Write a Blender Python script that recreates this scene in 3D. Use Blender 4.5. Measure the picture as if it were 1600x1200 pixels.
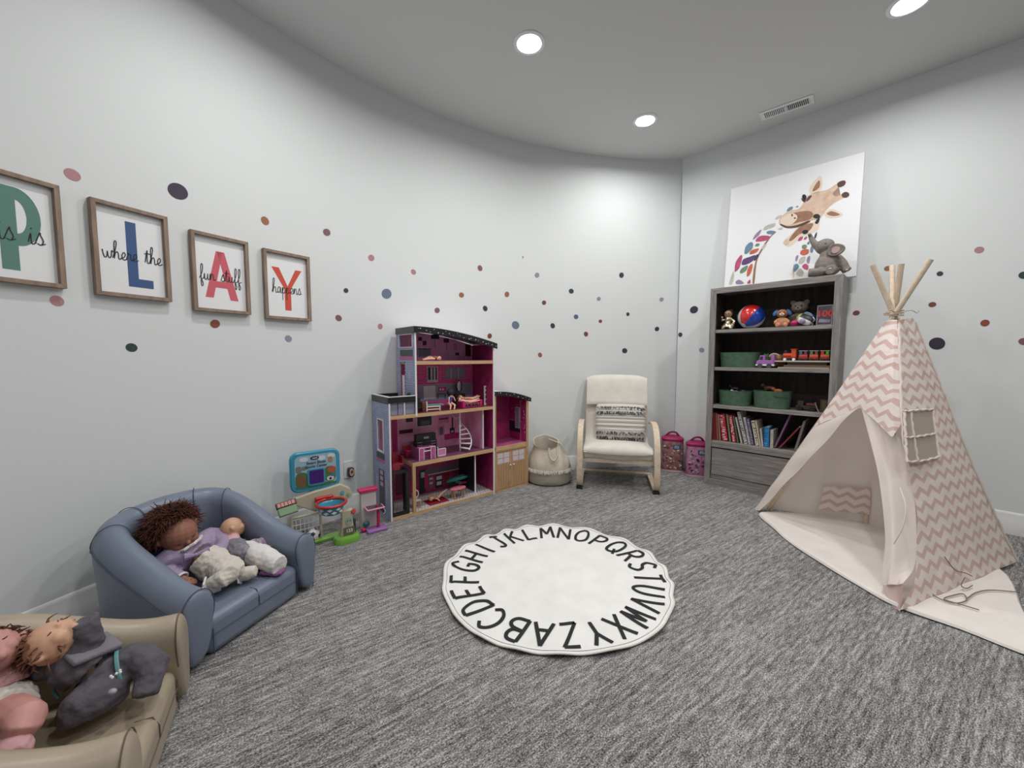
import bpy, bmesh, math, random
from mathutils import Vector, Matrix, Euler
random.seed(7)
R = math.radians
C = bpy.context.scene.collection
S = bpy.context.scene
for o in list(bpy.data.objects): bpy.data.objects.remove(o)

# ---------------------------------------------------------------- camera, world, exposure
CAMH = 1.1; PITCH = R(4.06); F = 612.0
cd = bpy.data.cameras.new('camera'); cam = bpy.data.objects.new('camera', cd); C.objects.link(cam)
cam.location = (0, 0, CAMH); cam.rotation_euler = (R(90) - PITCH, 0, 0)
cd.sensor_width = 36; cd.lens = F / 1600 * 36; cd.clip_start = .02
S.camera = cam
w = bpy.data.worlds.new('world'); S.world = w; w.use_nodes = True
w.node_tree.nodes['Background'].inputs[0].default_value = (.5, .52, .55, 1)
w.node_tree.nodes['Background'].inputs[1].default_value = .3
S.view_settings.view_transform = 'Standard'; S.view_settings.look = 'None'
S.view_settings.gamma = 1; S.view_settings.use_curve_mapping = False
S.view_settings.exposure = 0.0
ZC = 2.97                                   # ceiling height
LIGHTS = [(.103, 2.482), (1.058, 3.253), (2.11, 2.214)]            # fixtures in view
LIGHTS_OFF = [(-.84, 1.69), (1.14, 1.43), (.2, .66), (-.75, -.3), (1.3, -.3), (2.9, .6)]   # the same row of fixtures behind and above the camera
LPOW = 12.0
def lamp(x, y, p):
    l = bpy.data.lights.new('downlight_lamp', 'AREA'); l.shape = 'DISK'; l.size = .13; l.energy = p
    l.color = (1, .985, .97); l.spread = R(165)
    o = bpy.data.objects.new('downlight_lamp', l); C.objects.link(o); o.location = (x, y, ZC - .016)
    return o

# ---------------------------------------------------------------- geometry of the photograph
def ray(x, y):
    a = (x - 800) / F; b = -(y - 600) / F; c, s = math.cos(PITCH), math.sin(PITCH)
    return Vector((a, c + b * s, -s + b * c))
CO = Vector((0, 0, CAMH))
def onz(x, y, z=0.):
    d = ray(x, y); t = (z - CAMH) / d.z; return CO + d * t
def onplane(x, y, P, N):
    d = ray(x, y); t = (P - CO).dot(N) / d.dot(N); return CO + d * t
def aty(x, y, Y):
    d = ray(x, y); return CO + d * (Y / d.y)
CC = Vector((1.567, .303)); CR = 3.583
def circ(x, y, rr=CR):
    d = ray(x, y); a = d.x**2 + d.y**2; b = -2 * (d.x * CC.x + d.y * CC.y); c = CC.x**2 + CC.y**2 - rr * rr
    t = (-b + math.sqrt(b * b - 4 * a * c)) / (2 * a); return CO + d * t
W0 = Vector((1.627, 3.87, 0)); WD = Vector((.697, -.717, 0)).normalized(); WN = Vector((WD.y, -WD.x, 0))

# ---------------------------------------------------------------- materials
MC = {}
def node_mat(name):
    m = bpy.data.materials.new(name); m.use_nodes = True
    nt = m.node_tree; return m, nt, nt.nodes['Principled BSDF']
def mat(name, col, rough=.6, metal=0, noise=0, nscale=30, bump=0, bscale=200, stretch=(1, 1, 1), emit=0, spec=.5, sheen=0, col2=None, coat=0):
    if name in MC: return MC[name]
    m, nt, p = node_mat(name)
    p.inputs['Roughness'].default_value = rough; p.inputs['Metallic'].default_value = metal
    p.inputs['Specular IOR Level'].default_value = spec
    if sheen: p.inputs['Sheen Weight'].default_value = sheen
    if coat: p.inputs['Coat Weight'].default_value = coat; p.inputs['Coat Roughness'].default_value = .15
    c = tuple(col) + (1,)
    p.inputs['Base Color'].default_value = c
    tc = mp = None
    if noise or bump or col2:
        tc = nt.nodes.new('ShaderNodeTexCoord'); mp = nt.nodes.new('ShaderNodeMapping')
        nt.links.new(tc.outputs['Object'], mp.inputs[0]); mp.inputs['Scale'].default_value = stretch
    if noise or col2:
        n = nt.nodes.new('ShaderNodeTexNoise'); n.inputs['Scale'].default_value = nscale; n.inputs['Detail'].default_value = 4
        nt.links.new(mp.outputs[0], n.inputs[0])
        r = nt.nodes.new('ShaderNodeValToRGB')
        e = r.color_ramp.elements
        e[0].position = .3; e[1].position = .7
        c2 = col2 or tuple(min(1, x * (1 + noise)) for x in col)
        c1 = col if col2 else tuple(x * (1 - noise) for x in col)
        e[0].color = tuple(c1) + (1,); e[1].color = tuple(c2) + (1,)
        nt.links.new(n.outputs[0], r.inputs[0]); nt.links.new(r.outputs[0], p.inputs['Base Color'])
    if bump:
        n = nt.nodes.new('ShaderNodeTexNoise'); n.inputs['Scale'].default_value = bscale; n.inputs['Detail'].default_value = 3
        nt.links.new(mp.outputs[0], n.inputs[0])
        b = nt.nodes.new('ShaderNodeBump'); b.inputs['Strength'].default_value = bump; b.inputs['Distance'].default_value = .002
        nt.links.new(n.outputs[0], b.inputs['Height']); nt.links.new(b.outputs[0], p.inputs['Normal'])
    if emit:
        p.inputs['Emission Color'].default_value = c; p.inputs['Emission Strength'].default_value = emit
    MC[name] = m; return m
def srgb(r, g, b):
    f = lambda v: (v / 255 / 12.92) if v / 255 < .04045 else ((v / 255 + .055) / 1.055) ** 2.4
    return (f(r), f(g), f(b))

def carpet_mat():
    m, nt, p = node_mat('carpet'); L = nt.links.new; N = nt.nodes.new
    p.inputs['Roughness'].default_value = .95; p.inputs['Specular IOR Level'].default_value = .15
    tc = N('ShaderNodeTexCoord'); rot = N('ShaderNodeMapping'); rot.inputs['Rotation'].default_value = (0, 0, -R(35))
    L(tc.outputs['Object'], rot.inputs[0])
    def noi(sc, st, det=2, rg=.6):
        mp = N('ShaderNodeMapping'); mp.inputs['Scale'].default_value = st; L(rot.outputs[0], mp.inputs[0])
        n = N('ShaderNodeTexNoise'); n.inputs['Scale'].default_value = sc; n.inputs['Detail'].default_value = det
        n.inputs['Roughness'].default_value = rg; L(mp.outputs[0], n.inputs[0]); return n.outputs[0]
    a = noi(215, (.8, 1.25, 1), 2); b = noi(26, (.16, 2.6, 1), 3); c = noi(3, (.3, 1.6, 1), 3); d = noi(70, (.3, 1.3, 1), 2)
    def mth(op, x, y):
        k = N('ShaderNodeMath'); k.operation = op
        for i, v in enumerate((x, y)):
            if isinstance(v, (int, float)): k.inputs[i].default_value = v
            else: L(v, k.inputs[i])
        return k.outputs[0]
    s = mth('ADD', mth('MULTIPLY', a, .50), mth('MULTIPLY', b, .18))
    s = mth('ADD', s, mth('MULTIPLY', c, .09)); s = mth('ADD', s, mth('MULTIPLY', d, .23))
    r = N('ShaderNodeValToRGB'); e = r.color_ramp.elements
    e[0].position = .38; e[0].color = (.022, .021, .022, 1); e[1].position = .61; e[1].color = (.53, .518, .508, 1)
    k = e.new(.49); k.color = (.175, .170, .168, 1)
    L(s, r.inputs[0]); L(r.outputs[0], p.inputs['Base Color'])
    bp = N('ShaderNodeBump'); bp.inputs['Strength'].default_value = .7; bp.inputs['Distance'].default_value = .004
    L(s, bp.inputs['Height']); L(bp.outputs[0], p.inputs['Normal'])
    return m
def brick_mat(name, c1, c2, mortar, scale=1., bw=.06, rh=.012, ms=.0012, rough=.5):
    m, nt, p = node_mat(name); L = nt.links.new; N = nt.nodes.new
    tc = N('ShaderNodeTexCoord'); b = N('ShaderNodeTexBrick'); L(tc.outputs['UV'], b.inputs['Vector'])
    b.inputs['Color1'].default_value = tuple(c1) + (1,); b.inputs['Color2'].default_value = tuple(c2) + (1,)
    b.inputs['Mortar'].default_value = tuple(mortar) + (1,); b.inputs['Scale'].default_value = scale
    b.inputs['Brick Width'].default_value = bw; b.inputs['Row Height'].default_value = rh; b.inputs['Mortar Size'].default_value = ms
    L(b.outputs[0], p.inputs['Base Color']); p.inputs['Roughness'].default_value = rough
    return m
def chevron_mat(name, base, stripe, px=.088, py=.083, amp=.04, fill=.42):
    m, nt, p = node_mat(name); L = nt.links.new; N = nt.nodes.new
    tc = N('ShaderNodeTexCoord'); sp = N('ShaderNodeSeparateXYZ'); L(tc.outputs['UV'], sp.inputs[0])
    def mth(op, x, y):
        k = N('ShaderNodeMath'); k.operation = op
        for i, v in enumerate((x, y)):
            if isinstance(v, (int, float)): k.inputs[i].default_value = v
            else: L(v, k.inputs[i])
        return k.outputs[0]
    no = N('ShaderNodeTexNoise'); no.inputs['Scale'].default_value = 6; L(tc.outputs['UV'], no.inputs[0])
    tri = mth('MULTIPLY', mth('PINGPONG', sp.outputs[0], px / 2), amp / (px / 2))
    v = mth('ADD', sp.outputs[1], tri); v = mth('ADD', v, mth('MULTIPLY', no.outputs[0], .012))
    fr = mth('FRACT', mth('DIVIDE', v, py), 0); st = mth('LESS_THAN', fr, fill)
    mx = N('ShaderNodeMix'); mx.data_type = 'RGBA'; L(st, mx.inputs[0])
    mx.inputs[6].default_value = tuple(base) + (1,); mx.inputs[7].default_value = tuple(stripe) + (1,)
    L(mx.outputs[2], p.inputs['Base Color']); p.inputs['Roughness'].default_value = .9
    p.inputs['Specular IOR Level'].default_value = .2
    n2 = N('ShaderNodeTexNoise'); n2.inputs['Scale'].default_value = 14; L(tc.outputs['Object'], n2.inputs[0])
    bp = N('ShaderNodeBump'); bp.inputs['Strength'].default_value = .5; bp.inputs['Distance'].default_value = .012
    L(n2.outputs[0], bp.inputs['Height']); L(bp.outputs[0], p.inputs['Normal'])
    return m

M_WALL = mat('wall_paint', (.72, .745, .745), .75, bump=.12, bscale=90, spec=.3)
M_CEIL = mat('ceiling_paint', (.66, .665, .67), .9, bump=.15, bscale=70, spec=.2)
M_TRIM = mat('trim_paint', (.74, .74, .74), .4)
M_CARPET = carpet_mat()
M_WHITE = mat('white_plastic', (.75, .75, .75), .4)
M_BLACK = mat('black_paint', (.012, .012, .014), .45)
M_FRAMEWOOD = mat('frame_wood', srgb(140, 120, 104), .65, noise=.3, nscale=40, stretch=(1, 1, .2), bump=.3, bscale=60)
M_PAPER = mat('print_paper', (.82, .83, .84), .7)
M_INK = mat('black_ink', (.01, .01, .012), .6)
M_GREY = mat('weathered_grey_wood', (.17, .155, .145), .7, col2=(.31, .29, .275), nscale=22, stretch=(4, 4, .35), bump=.4, bscale=60)
M_GREYH = mat('weathered_grey_wood_across', (.17, .155, .145), .7, col2=(.31, .29, .275), nscale=22, stretch=(.35, 4, 4), bump=.4, bscale=60)
M_DARKW = mat('shaded_cabinet_interior', (.026, .019, .017), .8, col2=(.05, .038, .034), nscale=14, stretch=(3, 3, .4))  # brown wood with the shade inside the case put into its colour
M_BIRCH = mat('birch_wood', srgb(198, 178, 154), .45, col2=srgb(216, 198, 176), nscale=18, stretch=(2, 2, 2))
M_CREAM = mat('cream_canvas', srgb(214, 208, 198), .85, noise=.05, nscale=12, bump=.3, bscale=45)
M_PINE = mat('pine_wood', srgb(186, 148, 108), .5, col2=srgb(206, 172, 132), nscale=30, stretch=(.4, 3, 3))
M_PINEV = mat('pine_wood_upright', srgb(176, 138, 98), .5, col2=srgb(198, 162, 122), nscale=30, stretch=(3, 3, .4))
M_SKIN = mat('doll_skin', srgb(192, 142, 122), .55, noise=.1, nscale=25)
M_SKIN2 = mat('doll_skin_pale', srgb(205, 160, 132), .5, noise=.06, nscale=25)
M_SKIN3 = mat('doll_skin_pink', srgb(188, 136, 128), .55, noise=.1, nscale=20)
M_SKINT = mat('fashion_doll_skin', srgb(222, 172, 146), .45)
M_BLUELEA = mat('blue_grey_leatherette', srgb(114, 123, 141), .36, noise=.05, nscale=10, bump=.15, bscale=160)
M_BEIGELEA = mat('beige_leatherette', srgb(162, 149, 129), .38, noise=.05, nscale=10, bump=.15, bscale=160)
M_SEAMB = mat('blue_seam', srgb(66, 76, 94), .6)
M_SEAMT = mat('beige_seam', srgb(104, 92, 74), .6)

# ---------------------------------------------------------------- mesh builder
def catmull(pts, k=6, closed=False):
    P = [Vector(p) for p in pts]; n = len(P); out = []
    rng = n if closed else n - 1
    for i in range(rng):
        p0 = P[(i - 1) % n] if (closed or i > 0) else P[0] * 2 - P[1]
        p1 = P[i]; p2 = P[(i + 1) % n]
        p3 = P[(i + 2) % n] if (closed or i + 2 < n) else P[-1] * 2 - P[-2]
        for j in range(k):
            t = j / k
            out.append(.5 * ((2 * p1) + (p2 - p0) * t + (2 * p0 - 5 * p1 + 4 * p2 - p3) * t * t + (3 * p1 - p0 - 3 * p2 + p3) * t**3))
    if not closed: out.append(P[-1])
    return out
class MB:
    def __init__(s): s.bm = bmesh.new(); s.M = Matrix(); s.mi = 0; s.uv = None
    def v(s, p): return s.bm.verts.new(s.M @ Vector(p))
    def f(s, vs):
        try: fa = s.bm.faces.new(vs)
        except ValueError: return None
        fa.material_index = s.mi; return fa
    def box(s, c, d, rx=0, ry=0, rz=0):
        T = Matrix.Translation(c) @ Euler((rx, ry, rz)).to_matrix().to_4x4()
        v = [s.v(T @ Vector((x * d[0] / 2, y * d[1] / 2, z * d[2] / 2))) for x in (-1, 1) for y in (-1, 1) for z in (-1, 1)]
        for q in ((0, 1, 3, 2), (4, 6, 7, 5), (0, 4, 5, 1), (2, 3, 7, 6), (0, 2, 6, 4), (1, 5, 7, 3)): s.f([v[i] for i in q])
        return s
    def bx(s, x0, x1, y0, y1, z0, z1): return s.box(((x0 + x1) / 2, (y0 + y1) / 2, (z0 + z1) / 2), (x1 - x0, y1 - y0, z1 - z0))
    def loft(s, rings, closed=True, cap=True, wrap=False):
        V = [[s.v(p) for p in r] for r in rings]; n = len(V[0])
        m = len(V)
        for i in range(m if wrap else m - 1):
            a, b = V[i], V[(i + 1) % m]
            for j in range(n if closed else n - 1): s.f((a[j], a[(j + 1) % n], b[(j + 1) % n], b[j]))
        if cap and closed and not wrap: s.f(V[0][::-1]); s.f(V[-1])
        return s
    def tube(s, pts, r, n=8, k=0, closed=False, flat=None):
        P = catmull(pts, k, closed) if k else [Vector(p) for p in pts]
        m = len(P); rr = r if isinstance(r, (list, tuple)) else [r]
        def rad(i):
            if len(rr) == 1: return rr[0]
            t = i / max(1, m - 1) * (len(rr) - 1); a = min(int(t), len(rr) - 2); return rr[a] + (rr[a + 1] - rr[a]) * (t - a)
        prev = None; rings = []
        for i in range(m):
            t = (P[(i + 1) % m] - P[(i - 1) % m]) if closed else (P[min(i + 1, m - 1)] - P[max(i - 1, 0)])
            t = t.normalized() if t.length > 1e-9 else Vector((0, 0, 1))
            if prev is None: nn = t.orthogonal().normalized()
            else:
                nn = prev - t * prev.dot(t)
                nn = nn.normalized() if nn.length > 1e-6 else t.orthogonal().normalized()
            prev = nn; b = t.cross(nn); q = rad(i)
            rings.append([P[i] + (nn * math.cos(a) + b * math.sin(a)) * q for a in [2 * math.pi * j / n for j in range(n)]])
        return s.loft(rings, True, True, closed)
    def cyl(s, p0, p1, r0, r1=None, n=16):
        return s.tube([p0, p1], [r0, r0 if r1 is None else r1], n)
    def sph(s, c, r, n=16, rot=(0, 0, 0)):
        r = (r, r, r) if isinstance(r, (int, float)) else r
        T = Matrix.Translation(c) @ Euler(rot).to_matrix().to_4x4()
        m = max(6, n // 2 + 2); top = s.v(T @ Vector((0, 0, r[2]))); bot = s.v(T @ Vector((0, 0, -r[2])))
        V = []
        for i in range(1, m):
            a = math.pi * i / m
            V.append([s.v(T @ Vector((r[0] * math.sin(a) * math.cos(b), r[1] * math.sin(a) * math.sin(b), r[2] * math.cos(a)))) for b in [2 * math.pi * j / n for j in range(n)]])
        for j in range(n):
            s.f((top, V[0][j], V[0][(j + 1) % n])); s.f((bot, V[-1][(j + 1) % n], V[-1][j]))
            for i in range(m - 2): s.f((V[i][j], V[i + 1][j], V[i + 1][(j + 1) % n], V[i][(j + 1) % n]))
        return s
    def lathe(s, prof, n=24, c=(0, 0, 0), sx=1, sy=1):
        return s.loft([[Vector(c) + Vector((r * sx * math.cos(a), r * sy * math.sin(a), z)) for a in [2 * math.pi * j / n for j in range(n)]] for r, z in prof])
    def poly(s, pts): s.f([s.v(p) for p in pts]); return s
    def prism(s, poly, y0, y1):          # outline in local x,z ; thickness along y
        a = [s.v((x, y0, z)) for x, z in poly]; b = [s.v((x, y1, z)) for x, z in poly]; n = len(poly)
        s.f(a); s.f(b[::-1])
        for i in range(n): s.f((a[i], b[i], b[(i + 1) % n], a[(i + 1) % n]))
        return s
    def grid(s, fn, nu, nv, uvfn=None):
        V = [[s.v(fn(i / nu, j / nv)) for j in range(nv + 1)] for i in range(nu + 1)]
        if uvfn and s.uv is None: s.uv = s.bm.loops.layers.uv.new('UVMap')
        for i in range(nu):
            for j in range(nv):
                fa = s.f((V[i][j], V[i + 1][j], V[i + 1][j + 1], V[i][j + 1]))
                if uvfn and fa:
                    for lp, (a, b) in zip(fa.loops, ((i, j), (i + 1, j), (i + 1, j + 1), (i, j + 1))): lp[s.uv].uv = uvfn(a / nu, b / nv)
        return s
    def sweep(s, pts, wd, th, x0=0):     # flat strip of wood bent in the y,z plane
        P = [Vector((0, p[0], p[1])) for p in pts]; rings = []
        for i, p in enumerate(P):
            t = (P[min(i + 1, len(P) - 1)] - P[max(i - 1, 0)]).normalized(); n = Vector((0, -t.z, t.y))
            rings.append([p + Vector((x0 - wd / 2, 0, 0)) - n * th / 2, p + Vector((x0 + wd / 2, 0, 0)) - n * th / 2, p + Vector((x0 + wd / 2, 0, 0)) + n * th / 2, p + Vector((x0 - wd / 2, 0, 0)) + n * th / 2])
        return s.loft(rings)
    def stroke(s, pts, wd, fn, k=5):
        P = catmull([(p[0], p[1], 0) for p in pts], k) if len(pts) > 2 and k else [Vector((p[0], p[1], 0)) for p in pts]
        if len(P) == 2: P = [P[0].lerp(P[1], t / 6) for t in range(7)]
        row = []
        for i, p in enumerate(P):
            t = P[min(i + 1, len(P) - 1)] - P[max(i - 1, 0)]
            t = t.normalized() if t.length > 1e-9 else Vector((1, 0, 0))
            n = Vector((-t.y, t.x, 0)) * wd / 2
            e = t * (wd * .3 if i == len(P) - 1 else (-wd * .3 if i == 0 else 0))
            row.append((s.v(fn(*(p + n + e).xy)), s.v(fn(*(p - n + e).xy))))
        for a, b in zip(row, row[1:]): s.f((a[0], a[1], b[1], b[0]))
        return s
    def boxuv(s):
        if s.uv is None: s.uv = s.bm.loops.layers.uv.new('UVMap')
        s.bm.normal_update()
        for f in s.bm.faces:
            n = f.normal
            for l in f.loops:
                c = l.vert.co
                l[s.uv].uv = (c.y, c.z) if abs(n.x) > .6 else ((c.x, c.z) if abs(n.y) > .6 else (c.x, c.y))
        return s
    def build(s, name, mats, parent=None, smooth=True, bevel=0, sub=0, remesh=0, solid=0, smoo=0, ang=.7, norm=True, dis=0, disscale=.05):
        if norm: bmesh.ops.recalc_face_normals(s.bm, faces=s.bm.faces)
        s.bm.normal_update()
        for f in s.bm.faces: f.smooth = smooth
        if smooth and not remesh:
            for e in s.bm.edges:
                if len(e.link_faces) == 2 and e.calc_face_angle(0) > ang: e.smooth = False
        me = bpy.data.meshes.new(name); s.bm.to_mesh(me); s.bm.free()
        for m in (mats if isinstance(mats, (list, tuple)) else [mats]): me.materials.append(m)
        o = bpy.data.objects.new(name, me); C.objects.link(o)
        if parent is not None: o.parent = parent
        if remesh:
            q = o.modifiers.new('r', 'REMESH'); q.mode = 'VOXEL'; q.voxel_size = remesh; q.use_smooth_shade = True
            q = o.modifiers.new('s', 'SMOOTH'); q.factor = .5; q.iterations = smoo or 4
            if dis:
                tx = bpy.data.textures.new(name, 'CLOUDS'); tx.noise_scale = disscale
                q = o.modifiers.new('d', 'DISPLACE'); q.texture = tx; q.strength = dis; q.mid_level = .5
        if solid: q = o.modifiers.new('t', 'SOLIDIFY'); q.thickness = solid; q.offset = 0
        if bevel: q = o.modifiers.new('b', 'BEVEL'); q.width = bevel; q.segments = 3; q.limit_method = 'ANGLE'; q.angle_limit = .6
        if sub: q = o.modifiers.new('u', 'SUBSURF'); q.levels = sub; q.render_levels = sub
        return o
def tag(o, label, cat, group=None):
    o['label'] = label; o['category'] = cat
    if group: o['group'] = group
    return o
def thing(name, label, cat, loc=(0, 0, 0), rz=0, group=None, M=None):
    o = bpy.data.objects.new(name, None); C.objects.link(o); o.empty_display_size = .05
    if M is not None: o.matrix_world = M
    else: o.location = loc; o.rotation_euler = (0, 0, rz)
    return tag(o, label, cat, group)
def struct(o): o['kind'] = 'structure'; return o
def fmat(O, ang): return Matrix.Translation(O) @ Matrix.Rotation(ang, 4, 'Z')
def text_mesh(txt, size, parent, name, m, loc, rot=(R(90), 0, 0), bold=0, extr=.0003, align='CENTER', sx=1):
    cu = bpy.data.curves.new(name, 'FONT'); cu.body = txt; cu.size = size; cu.align_x = align; cu.align_y = 'CENTER'; cu.extrude = extr; cu.offset = bold
    o = bpy.data.objects.new(name, cu); C.objects.link(o)
    dg = bpy.context.evaluated_depsgraph_get(); me = bpy.data.meshes.new_from_object(o.evaluated_get(dg))
    bpy.data.objects.remove(o)
    T = Matrix.Translation(loc) @ Euler(rot).to_matrix().to_4x4() @ Matrix.Diagonal((sx, 1, 1, 1)); me.transform(T)
    me.materials.clear(); me.materials.append(m)
    q = bpy.data.objects.new(name, me); C.objects.link(q); q.parent = parent
    return q

# ================================================================ the room
def arcpt(phi, rr, z=0): return Vector((CC.x + rr * math.cos(phi), CC.y + rr * math.sin(phi), z))
PH0 = math.atan2(W0.y - CC.y, W0.x - CC.x); PH1 = R(200)
WEND = W0 + WD * 5.2
LEND = arcpt(PH1, CR)
PLAN = [arcpt(PH0 + (PH1 - PH0) * i / 90, CR) for i in range(91)]
BACKY = -2.4
outline = [WEND, W0] + PLAN[1:] + [Vector((LEND.x, BACKY, 0)), Vector((WEND.x, BACKY, 0))]
b = MB(); b.poly([(p.x, p.y, 0) for p in outline]); struct(b.build('floor', M_CARPET, smooth=False))
b = MB(); b.poly([(p.x, p.y, ZC) for p in outline]); struct(b.build('ceiling', M_CEIL, smooth=False))
b = MB(); b.grid(lambda u, v: arcpt(PH0 + (PH1 - PH0) * u, CR, ZC * v), 90, 1); struct(b.build('wall_left', M_WALL))
b = MB(); b.poly([W0, WEND, WEND + Vector((0, 0, ZC)), W0 + Vector((0, 0, ZC))]); struct(b.build('wall_right', M_WALL, smooth=False))
b = MB(); b.poly([(LEND.x, LEND.y, 0), (LEND.x, BACKY, 0), (LEND.x, BACKY, ZC), (LEND.x, LEND.y, ZC)])
b.poly([(LEND.x, BACKY, 0), (WEND.x, BACKY, 0), (WEND.x, BACKY, ZC), (LEND.x, BACKY, ZC)])
b.poly([(WEND.x, BACKY, 0), (WEND.x, WEND.y, 0), (WEND.x, WEND.y, ZC), (WEND.x, BACKY, ZC)])
struct(b.build('wall_back', M_WALL, smooth=False))
BP = [(0, 0), (.016, 0), (.016, .085), (.012, .092), (.012, .104), (.009, .110), (.009, .122), (.004, .134), (0, .138)]
b = MB(); b.loft([[arcpt(PH0 + (PH1 - PH0) * i / 90, CR - d, z) for d, z in BP] for i in range(91)]); struct(b.build('baseboard_left', M_TRIM))
b = MB(); b.loft([[W0 + WD * s + WN * d + Vector((0, 0, z)) for d, z in BP] for s in (0, 5.2)]); struct(b.build('baseboard_right', M_TRIM))

# recessed downlights
M_LENS = mat('light_lens', (1, .99, .97), .4, emit=14)
M_LTRIM = mat('light_trim', (.85, .85, .85), .4)
LL = ['round recessed ceiling light nearest the curved wall, above the dollhouse', 'round recessed ceiling light nearest the room corner, above the rocking chair', 'round recessed ceiling light at the top right edge of the photo']
for i, (x, y) in enumerate(LIGHTS + LIGHTS_OFF):
    if i < 3:
        t = thing('recessed_light', LL[i], 'ceiling light', (x, y, ZC), group='recessed ceiling lights')
        b = MB(); b.lathe([(.094, 0), (.094, -.004), (.086, -.008), (.074, -.008), (.07, -.002), (.07, 0)], 40); b.build('trim_ring', M_LTRIM, t)
        b = MB(); b.lathe([(.0005, -.006), (.069, -.005), (.069, -.002), (.0005, -.002)], 40); b.build('lens', M_LENS, t)
    l = lamp(x, y, LPOW * {1: .82, 6: .45, 5: .8, 4: 1.05}.get(i, 1))
    if i < 3: l.parent = t; l.location = (0, 0, -.016)

# ceiling vent
vA, vB = onz(1195, 180, ZC), onz(1264, 156, ZC)
vd = (vB - vA); va = math.atan2(vd.y, vd.x); vl = vd.length
t = thing('ceiling_vent', 'long narrow white ceiling vent with dark slots above the bookcase', 'vent', (vA + vB) / 2, va)
b = MB(); b.bx(-vl / 2 - .03, vl / 2 + .03, -.065, .065, -.006, -.001); b.build('vent_frame', M_LTRIM, t, bevel=.002)
b = MB(); b.bx(-vl / 2, vl / 2, -.036, .036, -.0075, -.005); b.build('duct_opening', M_BLACK, t)
b = MB()
for k in range(25):
    x = -vl / 2 + vl * k / 24
    b.box((x, 0, -.0095), (.0035 if k > 12 else (.0055 if k < 12 else .012), .072, .004), ry=.5 if k < 12 else 0)
b.build('louvre', M_LTRIM, t)

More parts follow.
